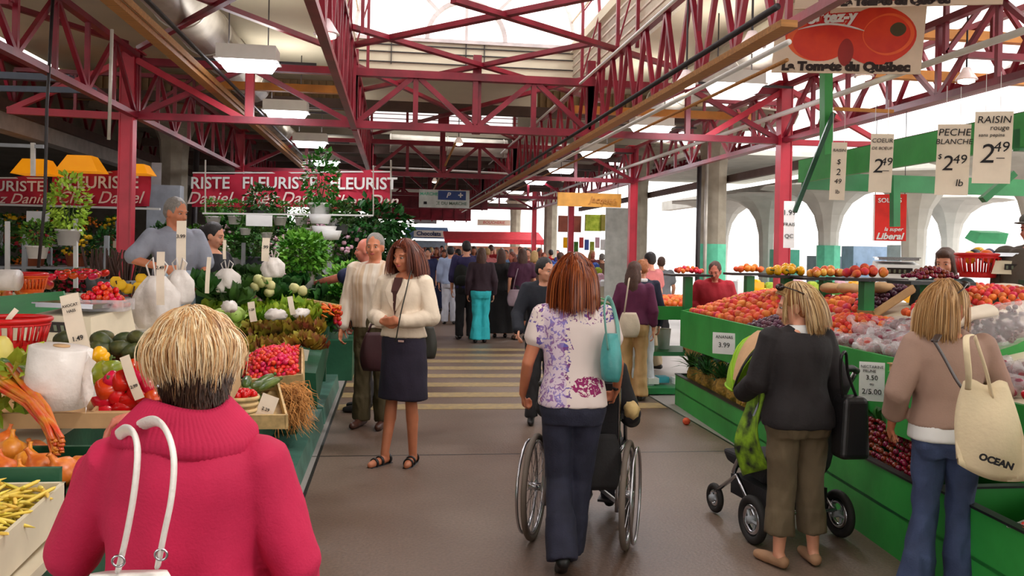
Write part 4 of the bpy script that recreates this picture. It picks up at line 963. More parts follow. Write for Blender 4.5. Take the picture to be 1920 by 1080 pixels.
c0 = at(190, 580, D=4.95); tray(c0 + V((-.15, -.1, 0)), (.3, 0, 0), (0, .22, 0), 'clear tray of small tomatoes on the beige scale', .06, CLEAR, .006, drop_=0)
heap(cherry_tomato, c0 + V((-.14, -.09, 0)), (.28, 0, 0), (0, .2, 0), .036, 'small round tomato piled on the beige scale', 'small tomatoes on the scale', .02, .06, layers=4, lim=200)
# avocados, peppers
for i in range(26):
    p = at(RR(176, 282), RR(632, 690), D=RR(4.0, 4.5)); copy_tree(avo, p, (RR(-.3, .3), RR(-.3, .3), RR(0, 6)), RR(.95, 1.2), 'dark green avocado in the heap behind the peppers', 'avocados behind the peppers')
copy_tree(avo, at(125, 636, D=4.2), (0, 0, 1), 1.2, 'dark avocado left of the long price card', None)
for (px, py, s_) in [(170, 668, 1), (186, 664, 1.15), (197, 672, .9), (176, 680, .85)]: copy_tree(yel_pepper, at(px, py, D=3.95), rrot(), s_ * .8, 'small yellow pepper beside the avocados', 'yellow peppers')
for (px, py, s_) in [(192, 700, 1), (208, 692, .9), (182, 712, .9), (28, 672, .9)]: copy_tree(grn_pepper, at(px, py, D=3.8), rrot(), s_, 'mottled green pepper above the red peppers', 'green peppers')
for (px, py, s_) in [(203, 730, 1.1), (232, 715, 1), (258, 702, 1), (222, 742, .9), (262, 735, 1), (243, 748, .9), (212, 712, .8), (272, 690, .9), (195, 748, 1), (280, 722, .9), (250, 690, .8), (290, 745, 1), (232, 765, 1), (200, 770, 1)]: copy_tree(red_pepper, at(px, py, D=3.55), (RR(-.8, .8), RR(-.8, .8), RR(0, 6)), s_, 'glossy red pepper near the blonde woman\'s head', 'red peppers')
tray(at(170, 790, D=3.45), (.5, 0, 0), (0, .5, .1), 'crate under the red and green peppers', .06, CARD)
tray(at(150, 700, D=4.05), (.55, 0, 0), (0, .6, .08), 'crate under the avocados', .06, REDPL)
g = M(); p = at(2, 662, D=3.75); g.ell(p, (.05, .05, .08)); T(g.build('summer_squash', mat('pale_yellow_squash', (222, 208, 110), .4), None, True, origin=p), 'pale yellow squash at the left edge below the red basket', 'squash')
for i, (px, py) in enumerate([(30, 690), (42, 700), (20, 705)]): copy_tree(zuc, at(px, py, D=3.75), (.2, .5, 1 + i * .3), 1, 'dark glossy zucchini below the red basket', 'zucchinis below the red basket')
# left price cards
def slip(a, b, w_, D, label, lines=(), mt=PAPER, ink=INK, D2=None, name='price_card'):
    p, q = at(*a, D=D), at(*b, D=D2 or D); up = (p - q).normalized(); nrm = -(FW - up * FW.dot(up)).normalized(); rt = up.cross(nrm).normalized(); h_ = (p - q).length; c = (p + q) / 2; wd = w_ * D / F
    R_ = Matrix((rt, up, nrm)).transposed(); r = empty(name, c, label, 'price sign'); g = M()
    f = lambda u, v: c + rt * ((u - .5) * wd) + up * ((v - .5) * h_) + nrm * (.006 * math.sin(v * 4))
    g.grid(f, 2, 6); g.add([V(x) - nrm * .002 for x in g.v], g.f[:]); g.build('sheet', mt, r)
    for s_, sz, dx, dy in lines: text(s_, 'lettering', ink, r, sz * h_, c + rt * dx * wd + up * dy * h_ + nrm * .009, R_, .0006, sz * h_ * .01)
    return r
slip((128, 552), (152, 655), 36, 3.9, 'long tilted cream price card before the tomato scale', [('AVOCAT', .07, 0, .3), ('HASS', .07, 0, .2), ('1.49', .12, 0, -.3)])
slip((232, 668), (262, 748), 19, 3.5, 'narrow white price card stuck among the red peppers', [('2.99', .1, 0, -.2)])
slip((155, 672), (170, 745), 22, 3.4, 'white card with blue writing beside the bag roll', [('1.79', .16, 0, .1)], PAPERW, INKB)
slip((30, 580), (12, 606), 10, 3.9, 'small white slip standing in the red basket')
slip((340, 414), (340, 512), 18, 5.6, 'white price stick in front of the grey-shirted vendor', [('3.99', .1, 0, .2)])
slip((301, 472), (301, 572), 15, 5.2, 'white price stick left of the plastic bags', [('2.49', .09, 0, .2)])
slip((392, 482), (388, 550), 8, 6, 'thin white price stick before the dark-haired vendor')
slip((421, 450), (421, 486), 6, 6.6, 'thin white stick beside the dark-haired vendor')
slip((499, 446), (497, 490), 14, 7.2, 'white price card standing among the greens', [('.99', .2, 0, .1)])
slip((470, 566), (476, 603), 13, 6.2, 'small white price card in the green lettuce', [('1.29', .16, 0, .1)])
slip((543, 556), (550, 590), 10, 6.8, 'crumpled pale price card between the greens and the carrots')
slip((508, 742), (490, 792), 32, 4.7, 'white folded price card by the zucchinis', [('2.29', .16, 0, 0)])
slip((572, 655), (566, 690), 16, 6.6, 'pale price card below the bronze lettuce')
# white carrier bags
def carrier(p, r_, h, label, rz=0):
    r = empty('carrier_bag', p, label, 'plastic bag'); p = V(p); sd = RR(0, 9)
    def ring(t):
        k = r_ * (math.sin(PI * min(.95, t * .62 + .22)) ** .7) * (1 - .75 * max(0, t - .75) * 2)
        return [p + V((k * math.cos(a) * (1 + .16 * math.sin(4 * a + sd + t * 3) + .07 * math.sin(9 * a + t * 11)), k * .7 * math.sin(a) * (1 + .18 * math.sin(5 * a + t * 5 + sd)), h * t)) for a in [2 * PI * j / 22 for j in range(22)]]
    M().rings([ring(t / 10) for t in range(11)]).build('bag_body', MILKY, r, True)
    for s_ in (-1, 1): M().tube([p + V((s_ * r_ * .3, 0, h * .95)), p + V((s_ * r_ * .5, 0, h * 1.2)), p + V((s_ * r_ * .2, 0, h * 1.35)), p + V((s_ * r_ * .05, 0, h * .98))], .012, 8, True, .4).build('handle', MILKY, r, True)
    return r
carrier(at(292, 615, D=5.4), .13, .33, 'big white carrier bag hanging behind the blonde head')
carrier(at(335, 570, D=5.5), .09, .22, 'white carrier bag held by the grey-shirted vendor')
carrier(at(512, 520, D=7.3), .09, .17, 'white carrier bag among the greens')
carrier(at(425, 548, D=7.2), .1, .2, 'pale grey carrier bag before the dark-haired vendor')
for i, (px, py, D) in enumerate([(518, 590, 6.6), (565, 588, 7.0), (430, 575, 6.0)]):
    p = at(px, py, D=D); g = M(); g.ell(p, (.08, .05, .045), Matrix.Rotation(i, 3, 'Z'), 14, 8, lambda d: 1 + .25 * math.sin(9 * d.x + 6 * d.z + i) * math.cos(8 * d.y))
    T(g.build('crumpled_wrapper', MILKY, None, True, origin=p), 'crumpled pale plastic wrapper lying on the greens', 'wrapper', 'plastic wrappers on the greens')
# things right of the blonde head
chip_basket(at(452, 772, D=4.5), .085, .08, 'small punnet basket of red tomatoes right of the blonde head', TOMM, n=16)
for i in range(14):
    copy_tree(zuc, at(RR(458, 506), RR(712, 768), D=RR(4.8, 5.1)), (RR(-.3, .3), RR(-.5, .2), RR(.6, 1.7)), RR(.9, 1.15), 'green striped zucchini right of the blonde head', 'zucchinis right of the blonde head')
tray(at(440, 795, D=4.6), (.28, 0, 0), (-.12, .5, .12), 'shallow crate holding the zucchinis', .07, WOODL)
O = at(462, 722, D=5.8); heap(radish, O, at(562, 706, D=5.8) - O, (-.05, .42, .14), .036, 'bright red radish in the pale wooden tray', 'red radishes', .02, .07, layers=2, lim=220)
tray(O, at(570, 712, D=5.8) - O, (-.05, .46, .13), 'pale wooden tray under the radishes', .06, WOODL)
for i in range(16):
    p = at(RR(430, 470), RR(680, 712), D=6.0); copy_tree(cherry_tomato, p, rrot(), RR(1, 1.5), 'small orange-red tomato left of the radishes', 'small tomatoes by the radishes')
# root fringe
r = empty('root_bunch', at(545, 760, D=5.3), 'shaggy light-brown bunch of dried roots hanging over the crate edge', 'dried roots'); c0 = V(r.location); g = M()
for i in range(520):
    a = c0 + Rv * RR(-.09, .06) + UP * RR(.02, .14) + FW * RR(-.08, .1); d = Rv * RR(-.03, .12) - UP * RR(.05, .24) - FW * RR(-.03, .07)
    g.tube([a, a + d * .35 + Rv * RR(0, .05) + UP * RR(0, .03), a + d * .75, a + d + Rv * RR(-.02, .04)], [.0022, .0022, .0018, .0008], 3)
g.build('root_strands', mat('dried_root', (190, 130, 66), .8, rnd=0, var=.3, scale=30), r)
g = M(); g.ell(c0 + UP * .06, (.09, .09, .05)); g.build('root_core', mat('dried_root_core', (150, 98, 48), .8), r, True)
# lettuces and greens along the counter
k = 0
for (row, py0, py1, D, pr, lab_, grp) in [(7, 668, 655, 6.4, lettuce_b, 'bronze-tinged lettuce in the front row above the radishes', 'bronze lettuces'), (7, 640, 630, 6.9, lettuce_b, 'bronze-tinged lettuce in the second row', 'bronze lettuces, second row'),
                                          (8, 612, 604, 7.3, lettuce, 'bright green lettuce behind the bronze ones', 'green lettuces'), (7, 590, 590, 7.6, lettuce, 'yellow-green leafy lettuce in the upper row', 'upper green lettuces')]:
    for i in range(row):
        t = i / (row - 1); px = (430 if D < 7 else 400) + t * (150 if D < 7 else 175); p = at(px, py0 + (py1 - py0) * t, D=D + RR(-.1, .1))
        copy_tree(pr, p, (RR(-.5, .1), RR(-.3, .5), RR(0, 6)), RR(.85, 1.1), lab_, grp)
for (px, py, D, s_) in [(405, 560, 7.4, 1.2), (440, 570, 7.2, 1), (385, 548, 7.2, 1), (430, 545, 7.6, 1.1), (470, 530, 8, 1.1), (455, 550, 7.7, 1), (520, 560, 7.8, 1.1), (500, 565, 7.7, 1), (545, 568, 8, 1), (560, 540, 8.4, 1), (595, 565, 8.5, 1), (620, 585, 8.6, .9), (600, 610, 8, 1), (535, 545, 8.2, 1), (575, 600, 7.9, 1), (490, 535, 8.2, 1)]:
    copy_tree(chard, at(px, py, D=D), (RR(-.5, .3), RR(-.5, .5), RR(0, 6)), s_ * RR(.85, 1.05), 'dark leafy greens bunch on the upper part of the vegetable counter', 'dark leafy bunches')
for (px, py) in [(478, 538), (492, 530), (507, 536), (484, 524), (505, 548), (567, 545), (552, 540), (500, 524)]: copy_tree(kohl, at(px, py, D=7.6), rrot(), .95, 'round pale celeriac among the dark greens', 'celeriacs')
for (px, py, s_) in [(415, 612, 1), (432, 628, 1), (405, 630, .9), (440, 605, .9)]: copy_tree(cabb, at(px, py, D=6.6), (RR(-.3, .3), 0, RR(0, 6)), s_, 'pale round cabbage right of the blonde head', 'pale cabbages')
O = at(562, 588, D=7.4)
for i in range(34):
    p = at(572 + (i % 9) * 8 + RR(-3, 3), 573 + (i // 9) * 6 + RR(-3, 3), D=7.6 + (3 - i // 9) * .05)
    copy_tree(carrot, p, (RR(-.2, .2), RR(-.2, .2), -1.2 + RR(-.3, .3)), RR(.8, 1.05), 'orange carrot in the row of bunches near the basil', 'carrots in bunches')
for i in range(14): copy_tree(radish, at(RR(628, 640), RR(575, 606), D=7.7), rrot(), RR(1, 1.3), 'red radish in the bunch at the counter end', 'radish bunch at the counter end')
g = M(); a = at(575, 563, D=7.9); b = at(640, 575, D=7.9); g.bar(a, b, .03, .03); T(g.build('crate_rail', WOODL, origin=a), 'pale wooden rail above the carrots', 'rail')
T(M().hexa([at(452, 640, D=6.2) - UP * .3, at(596, 700, D=6.2) - UP * .25, at(618, 600, D=8.2) - UP * .3, at(440, 580, D=8.0) - UP * .35, at(452, 690, D=6.2), at(592, 700, D=6.2), at(618, 612, D=8.2), at(440, 596, D=8.0)]).build('display_ramp', DGREEN, origin=at(500, 650, D=7)), 'sloping dark green ramp under the lettuces', 'display ramp')
# zucchini bunch standing at end, chip baskets on the platform
for i in range(5): copy_tree(zuc, at(572 + i * 4, 690 + RR(-5, 5), D=6.9), (0, 1.4, RR(0, 3)), 1.2, 'dark green cucumber standing at the counter end', 'cucumbers at the counter end')
chip_basket(V((-.78, 5.35, .16)), .14, .17, 'chip-wood basket of red and yellow fruit on the platform, farther one', mat('autumn_fruit', (170, 36, 26), .4, col2=(220, 170, 60), scale=16))
chip_basket(V((-.82, 4.85, .16)), .14, .17, 'chip-wood basket on the platform beside the pink sweater, nearer one', mat('autumn_fruit_two', (120, 60, 30), .4, col2=(210, 170, 90), scale=16))

# ================================================================== FLORIST
POTW = mat('white_plastic_pot', (232, 232, 230), .4, var=.03); TERRA = mat('terracotta_pot', (196, 104, 66), .7); POTG = mat('grey_zinc_pot', (96, 100, 104), .5)
def potted(name, r_, h, fr, n, size, leafm, potm, shape=(1, 1, 1), dots=None, lift=None):
    r = empty(name, (0, 0, 0), 'x', 'potted plant'); r['depth_off'] = (0, 0, 0)
    g = M(); g.lathe([(r_ * .75, 0), (r_ * .98, h * .88), (r_ * 1.06, h * .88), (r_ * 1.06, h), (r_ * .9, h), (r_ * .88, h * .9)], O3, 18); g.build('pot', potm, r, True)
    c = (0, 0, h + fr * shape[2] * (.75 if lift is None else lift)); g = M(); foliage(g, c, fr, n, size, shape); g.build('foliage', leafm, r)
    g = M()
    for i in range(6): a = i * 1.05; g.tube([(0, 0, h * .8), (math.cos(a) * fr * .4 * shape[0], math.sin(a) * fr * .4 * shape[1], h + fr * shape[2])], [.006, .002], 5)
    g.build('stems', CALYX, r)
    if dots:
        g = M()
        for _ in range(dots[1]):
            d = V((random.gauss(0, 1), random.gauss(0, 1), random.gauss(.4, 1))).normalized(); g.ell(V(c) + V((d.x * fr * shape[0], d.y * fr * shape[1], d.z * fr * shape[2])) * RR(.85, 1.05), dots[2], None, 6, 4)
        g.build('blossoms', dots[0], r, True)
    return r
FW_ = {n: mat(n + '_blossom', c, .6, rnd=.15) for n, c in [('yellow', (246, 196, 20)), ('orange', (236, 120, 20)), ('red', (200, 36, 36)), ('pink', (226, 178, 196)), ('white', (240, 236, 226)), ('violet', (130, 80, 160))]}
pw = potted('white_potted_plant', .12, .15, .17, 260, .06, LEAF, POTW)
pd = potted('dark_potted_plant', .12, .16, .2, 300, .07, LEAFD, POTG)
pt = potted('tall_potted_plant', .13, .18, .2, 420, .07, LEAF, POTW, (1, 1, 1.8))
fy = potted('flowering_pot', .12, .15, .18, 200, .06, LEAFD, TERRA, (1.1, 1.1, .8), (FW_['yellow'], 50, .024))
fo = potted('flowering_pot', .12, .15, .18, 200, .06, LEAFD, POTG, (1.1, 1.1, .8), (FW_['orange'], 50, .022))
fr_ = potted('flowering_pot', .12, .15, .18, 200, .06, LEAFD, TERRA, (1.1, 1.1, .8), (FW_['red'], 50, .022))
fp = potted('flowering_pot', .12, .15, .2, 160, .05, LEAF, POTG, (1.1, 1.1, .9), (FW_['pink'], 90, .022))
fw = potted('flowering_pot', .12, .15, .18, 200, .06, LEAF, POTW, (1.1, 1.1, .8), (FW_['white'], 60, .02))
# banner in panels
BAN = mat('crimson_banner_cloth', (186, 16, 54), .6, var=.12, scale=3, bump=.2, bscale=5)
def banner(x0, x1, D, y0, y1, label, words_, script, tiltd=0):
    a, b = at(x0, y1, D=D), at(x1, y1, D=D + tiltd); t0 = at(x0, y0, D=D); h_ = t0.z - a.z; r = empty('shop_banner', (a + b) / 2, label, 'banner')
    dx = (b - a); L_ = dx.length; ex = dx.normalized(); nrm = V((ex.y, -ex.x, 0)); g = M()
    f = lambda u, v: a + ex * (u * L_) + V((0, 0, v * h_ - .03 * math.sin(PI * u * 2) * v)) + nrm * (.03 * math.sin(u * 14 + v * 5) * (1 - v * .5))
    g.grid(f, 30, 8); n0 = len(g.v); g.add([V(q) - nrm * .01 for q in g.v], g.f[:]); g.build('cloth', BAN, r, True)
    R_ = Matrix((ex, V((0, 0, 1)), nrm)).transposed()
    for s_, u, sz in words_: text(s_, 'lettering', WHITE, r, sz * h_, a + ex * (u * L_) + V((0, 0, h_ * .68)) + nrm * .05, R_, .002, .008 * h_, 0)
    for s_, u, sz in script: text(s_, 'script_lettering', mat('cream_script', (236, 214, 206), .6), r, sz * h_, a + ex * (u * L_) + V((0, 0, h_ * .24)) + nrm * .05, R_, .002, .001, .35)
    g = M(); g.bar(a + V((0, 0, h_)), b + V((0, 0, h_)), .02); g.build('top_cord', WHITE, r)
banner(-60, 88, 12.5, 333, 386, 'left crimson florist banner, cut by the left edge', [('FLEURISTE', .5, .52)], [('Chez Daniel', .55, .5)], .3)
banner(96, 281, 12.8, 323, 387, 'crimson florist banner behind the left red column', [('FLEURISTE', .5, .5)], [('Chez Daniel', .5, .5)])
banner(360, 610, 13.6, 324, 388, 'crimson florist banner right of the concrete column', [('RISTE', .14, .48), ('FLEURISTE', .66, .48)], [('Daniel', .13, .5), ('-', .3, .5), ('Chez Daniel', .68, .5)])
banner(598, 732, 13.2, 322, 396, 'rightmost crimson florist banner ending over the aisle', [('FLEURIST', .62, .42)], [('Chez Dan', .6, .45)])
rod('trim_banner_pole', at(733, 300, D=13.2), at(733, 398, D=13.2), .015, GALV, 'thin grey pole at the end of the florist banner')
# orange hoods
for i, (px, py, s_) in enumerate([(57, 312, .34), (143, 306, .36), (252, 316, .22)]):
    c = at(px, py, D=12.2); g = M(); g.hexa([c + V((-s_ * .8, 0, -s_ * .3)), c + V((s_ * .8, 0, -s_ * .3)), c + V((s_ * .8, .5, -s_ * .3)), c + V((-s_ * .8, .5, -s_ * .3)), c + V((-s_ * .45, .1, s_ * .35)), c + V((s_ * .45, .1, s_ * .35)), c + V((s_ * .45, .4, s_ * .35)), c + V((-s_ * .45, .4, s_ * .35))])
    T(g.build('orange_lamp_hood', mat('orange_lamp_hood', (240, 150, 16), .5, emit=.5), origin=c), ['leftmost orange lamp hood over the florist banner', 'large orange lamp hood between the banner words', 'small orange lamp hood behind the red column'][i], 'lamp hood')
# shelves
def shelf(x0, x1, y, zs, label, dp=.5, mt=GREYM):
    r = empty('plant_shelf', ((x0 + x1) / 2, y, 0), label, 'shelf')
    for z in zs: M().box(((x0 + x1) / 2, y, z), (x1 - x0, dp, .03)).build('shelf_board', mt, r)
    for x in (x0 + .03, x1 - .03, (x0 + x1) / 2):
        for yy in (y - dp / 2 + .03, y + dp / 2 - .03): M().box((x, yy, zs[-1] / 2 + .2), (.05, .05, zs[-1] + .4)).build('leg', mt, r)
    return r
shelf(-7.6, -5.4, 10.6, (.8, 1.35), 'long grey plant shelf at the far left', .8)
shelf(-5.3, -3.4, 11.2, (.8, 1.35), 'grey plant shelf behind the left red column', .8)
shelf(-3.2, -.9, 12.4, (.7, 1.3), 'plant shelf behind the two vendors', .7)
shelf(-7.6, -4.2, 14.2, (.9, 1.6), 'far plant shelf under the florist banner', .8)
shelf(-3.6, -.4, 14.4, (.8, 1.4), 'far plant shelf right of the concrete column', .8)
kinds = [(pw, 'leafy green plant in a white pot'), (pd, 'dark green plant in a grey pot'), (fy, 'yellow flowering plant in a terracotta pot'), (fo, 'orange flowering plant in a grey pot'), (fr_, 'red flowering plant in a terracotta pot'), (fw, 'white flowering plant in a white pot'), (fp, 'pink flowering plant in a grey pot')]
def row(x0, x1, n, y, z, seq, where, s0=1):
    for i in range(n):
        pr, l_ = kinds[seq[i % len(seq)]]; x = x0 + (x1 - x0) * i / max(1, n - 1)
        copy_tree(pr, (x + RR(-.03, .03), y + RR(-.1, .1), z), (0, 0, RR(0, 6)), RR(.85, 1.15) * s0, l_ + ' ' + where, l_.split(' plant')[0] + ' plants ' + where)
row(-7.4, -5.5, 6, 10.5, .815, [3, 4, 5, 2], 'on the lower board of the far left shelf')
row(-7.4, -5.5, 5, 10.5, 1.365, [1, 3, 0], 'on the upper board of the far left shelf')
row(-5.2, -3.5, 6, 11.1, .815, [4, 3, 5, 1], 'behind the left red column, lower board')
row(-5.2, -3.5, 5, 11.1, 1.365, [2, 1, 4], 'behind the left red column, upper board')
row(-3.1, -1.0, 8, 12.3, .715, [0, 6, 1, 5], 'on the lower board behind the vendors')
row(-3.1, -1.0, 8, 12.3, 1.315, [1, 6, 5, 0], 'on the upper board behind the vendors', 1.1)
row(-7.5, -4.3, 9, 14.1, 1.615, [2, 3, 1, 3], 'on the top board under the banner', 1.2)
row(-7.5, -4.3, 8, 14.1, .915, [1, 3, 4], 'on the lower board under the banner', 1.3)
row(-3.5, -.5, 9, 14.3, 1.415, [1, 0, 6, 1], 'on the top board right of the concrete column', 1.3)
row(-3.5, -.5, 8, 14.3, .815, [6, 1, 0], 'on the lower board right of the concrete column', 1.4)
row(-2.3, -.7, 6, 11.2, .5, [6, 6, 0], 'on the low bench behind the basil', 1.6)
row(-2.4, -.7, 6, 13.2, 1.15, [1, 0, 6], 'crowded behind the pointing man', 1.7)
T(M().box((-1.5, 11.2, .25), (2.0, .7, .5)).build('plant_bench', DGREEN, origin=(-1.5, 11.2, 0)), 'low dark bench under the pink flowers', 'bench')
T(M().box((-1.55, 13.2, .57), (2.0, .6, 1.14)).build('plant_bench', DGREEN, origin=(-1.5, 13.2, 0)), 'tall dark bench behind the pointing man', 'bench')
# hanging pots
r = empty('hanging_rail', at(560, 398, D=11), 'white horizontal rail that the hanging pots are hooked on', 'rail')
M().bar(at(380, 400, D=11), at(700, 404, D=11), .02).build('rail', WHITE, r); M().bar(at(385, 400, D=11), at(385, 300, D=11), .015).build('drop_rod', GALV, r); M().bar(at(700, 404, D=11), at(700, 310, D=11), .015).build('drop_rod', GALV, r)
for i, (px, py, s_, pr) in enumerate([(440, 412, .75, pw), (490, 408, .95, pd), (400, 414, .8, pw), (525, 414, .75, pw), (565, 414, .72, pw), (600, 402, 1.15, pt), (625, 418, .8, pw), (460, 432, .6, pw), (578, 432, .6, pw), (500, 440, .6, pw), (640, 430, .8, pd)]):
    p = at(px, py, D=11.2) - V((0, 0, .06)); copy_tree(pr, p, (0, 0, i), s_, ['green plant in a white pot hooked on the rail, ' + q for q in ('second from the left', 'third, over the letters', 'leftmost', 'fourth', 'fifth', 'tall cone-shaped above stacked pots', 'right of the cone plant', 'low one left', 'low one near the cone plant', 'low one in the middle', 'dark one at the right end')][i], 'hanging potted plants')
for i, (px, py, s_) in enumerate([(600, 402, 1.25), (608, 424, 1.35), (618, 432, 1.3)]):
    p = at(px, py, D=11.0); g = M(); g.lathe([(.09 * s_, -.12), (.12 * s_, 0), (.1 * s_, 0)], p, 18); T(g.build('stacked_pot', POTW, None, True, origin=p), ['upper', 'middle', 'lower'][i] + ' white pot of the stack under the cone-shaped plant', 'pot')
card((462, 403, 510, 424), 10.9, 'white label board hung under the banner script', [], PAPERW, name='label_board', cat='sign')
card((51, 396, 92, 416), 11.5, 'small white notice with a red frame at the far left', [], PAPERW, name='notice', cat='sign')
card((213, 452, 245, 465), 9.9, 'pale notice fixed low on the left red column', [], PAPER, name='notice', cat='sign')
p = at(128, 440, D=9.4); r2 = copy_tree(pt, p - V((0, 0, .12)), (0, 0, 1), 1.0, 'yellow-green trailing plant on the shelf left of the red column')
for ch in list(r2.children):
    if 'foliage' in ch.name: ch.data = ch.data.copy(); ch.data.materials[0] = LEAFY
copy_tree(pw, at(70, 485, D=8.8), (0, 0, 1), .9, 'small bushy green plant at the left behind the orange basket')
# basil bushes
def bush(p, r_, n, size, label, pot=None, ph=.3, pr_=.16, shape=(1, 1, .9), mt=LEAF, potm=POTW):
    r = empty('leafy_bush', p, label, 'potted plant'); p = V(p)
    if pot: M().lathe([(pr_ * .8, 0), (pr_, ph * .95), (pr_ * 1.05, ph), (pr_ * .9, ph), (pr_ * .88, ph * .9)], p, 24).build('pot', potm, r, True)
    else: M().lathe([(pr_ * .6, 0), (pr_ * .7, .12), (pr_ * .6, .12)], p, 16).build('pot', POTG, r, True)
    g = M(); foliage(g, p + V((0, 0, (ph if pot else .1) + r_ * .75 * shape[2])), r_, n, size, shape, .3, .35); g.build('foliage', mt, r)
    g = M(); zt = (ph if pot else .1)
    for i in range(7): a = i * .9; g.tube([p + V((0, 0, zt * .9)), p + V((math.cos(a) * r_ * .5, math.sin(a) * r_ * .5, zt + r_))], [.008, .003], 5)
    g.build('stems', CALYX, r)
    return r
LEAFB = mat('fresh_basil_leaf', (62, 124, 34), .45, col2=(120, 174, 56), scale=9, rnd=.1, spec=.3)
p = at(566, 552, D=8.6); bush(p - V((0, 0, .0)), .25, 1500, .065, 'big fresh basil bush in a pale pot beside the pointing hand', True, .24, .13, (1, 1, .9), LEAFB)
bush(at(660, 585, D=9.8), .3, 1700, .07, 'second basil bush behind the pointing arm', None, .2, .2, (1.05, .9, .9), LEAFB)
bush(at(632, 620, D=9.6), .3, 700, .09, 'darker leafy bush under the pointing arm', None, .2, .2, (1.1, .8, .8), LEAF)
bush(at(655, 668, z=0), .22, 320, .12, 'leafy plant in a terracotta pot on the floor by the men', True, .22, .13, (1.1, 1, 1), LEAF, TERRA)
bush(at(690, 470, D=13), .5, 900, .12, 'dark green bush behind the two men', None, .2, .2, (1.3, .8, .8), LEAFD)
# big dark evergreen mass over the shelves behind the vendors
for (px, py, D, s_, lb) in [(700, 452, 15, .55, 'dark green tree crown under the banner end'), (640, 440, 15.5, .6, 'leafy mass behind the cone-shaped plant'), (520, 450, 15.5, .6, 'dark foliage behind the label board'), (450, 455, 15, .5, 'dark foliage behind the woman vendor')]:
    bush(at(px, py, D=D) - V((0, 0, .5)), s_, 900, .13, lb, None, .2, .2, (1.3, .7, .8), LEAFD)
# sunflower bunch, dark dried stems by the vendor
def bouquet(p, label, n=26, h=.55, col=None, rr=.12, mt=None):
    r = empty('dried_stem_bundle', p, label, 'bouquet'); p = V(p); g = M()
    for i in range(n):
        a = RR(0, 6.28); q = RR(0, rr); g.tube([p + V((q * .5 * math.cos(a), q * .5 * math.sin(a), 0)), p + V((q * 1.6 * math.cos(a), q * 1.6 * math.sin(a), h * RR(.7, 1)))], [.012, .007], 5)
    g.build('stems', mt or mat('dried_brown_stem', (66, 42, 34), .8), r); g = M(); g.lathe([(rr * .7, 0), (rr * .9, h * .3)], p, 16); g.build('bucket', POTG, r, True)
    if col:
        g = M()
        for i in range(9): a = RR(0, 6.28); q = p + V((RR(-.14, .14), RR(-.05, .05), h + RR(-.08, .06))); g.ell(q, (.05, .015, .05), None, 12, 6); 
        g.build('flower_heads', col, r, True)
for i, (px, py, D) in enumerate([(200, 548, 8.6), (235, 552, 8.3), (180, 545, 8.9)]): bouquet(at(px, py, D=D), ['bundle of dark dried stems below the left red column', 'bundle of dark dried stems nearer the grey-shirted vendor', 'bundle of dark dried stems left of the column foot'][i], h=.45)
bouquet(at(243, 570, D=7.2), 'small bunch of sunflowers behind the tomato tray', h=.2, col=FW_['yellow'], rr=.07, n=8)
# fruit table behind the tilted board
stepped('fruit_table', 'pale table of apples and red fruit behind the tilted board', [(-5.6, 7.6), (-3.0, 7.6), (-3.0, 9.2), (-5.6, 9.2)], 0, 1.15, CREAM, CREAM)
heap(apple, (-5.5, 7.65, 1.16), (2.4, 0, 0), (0, .9, .1), .1, 'red and yellow apple on the pale table behind the tilted board', 'apples on the pale table', .04, .08, lim=220)
heap(tomato, at(85, 530, D=7.6), (.45, 0, 0), (0, .3, .05), .085, 'red tomato in the flat basket beside the orange basket', 'tomatoes in the flat basket', .04, .03, rot=False, flat=.3)
stepped('fruit_table', 'low crate stand under the orange basket', [(-3.8, 6.2), (-2.95, 6.2), (-2.95, 7.4), (-3.8, 7.4)], 0, 1.12, CREAM, CREAM)
# black pole with a string in the front left
r = empty('thin_black_pole', at(73, 500, D=7.2), 'thin dark pole rising from the orange basket to the roof', 'pole')
M().tube([at(72, 502, D=7.2), at(84, 380, D=7.2), at(88, 200, D=7.2), at(100, -20, D=7.2)], .014, 8).build('pole', DARK, r, True)
g = M(); 
# white shelf posts at the left
for i, (px, y0, y1) in enumerate([(14, 415, 510), (142, 410, 540), (62, 268, 330)]):
    a, b = at(px, y0, D=9.4), at(px, y1, D=9.4); g = M(); g.bar(a, b, .04); ST(g.build('post_white', WHITE if i < 2 else GALV, origin=b), 'slim pale post of the florist racks', 'rack posts')
ST(M().bar(at(-20, 383, D=12.4), at(300, 392, D=12.4), .04, .03).build('trim_rail', WHITE), 'white rail under the florist banner')
ST(M().bar(at(-20, 271, D=9.4), at(82, 275, D=9.4), .03, .04).build('trim_rail', GREYM), 'grey rail at the upper left')
ST(M().bar(at(-40, 140, D=9), at(135, 148, D=9), .1, .07).build('trim_pipe', mat('slate_blue_pipe', (70, 80, 96), .5)), 'slate grey pipe at the upper left')
ST(M().bar(at(-40, 165, D=9), at(180, 170, D=9), .04, .06).build('trim_pipe', mat('slate_blue_pipe', (70, 80, 96), .5)), 'thin slate grey pipe at the upper left')
# tall grey cabinet behind vendor and paper on the column
T(M().box(at(310, 392, D=13.6), (.5, .25, .75)).build('grey_cabinet', mat('grey_cabinet', (178, 188, 200), .5), origin=at(310, 392, D=13.6)), 'pale grey board behind the grey-shirted vendor', 'board')
card((284, 305, 302, 388), 13.6, 'narrow grey notice on the left concrete column', [], mat('grey_notice', (190, 190, 196), .6), name='column_notice', cat='sign')
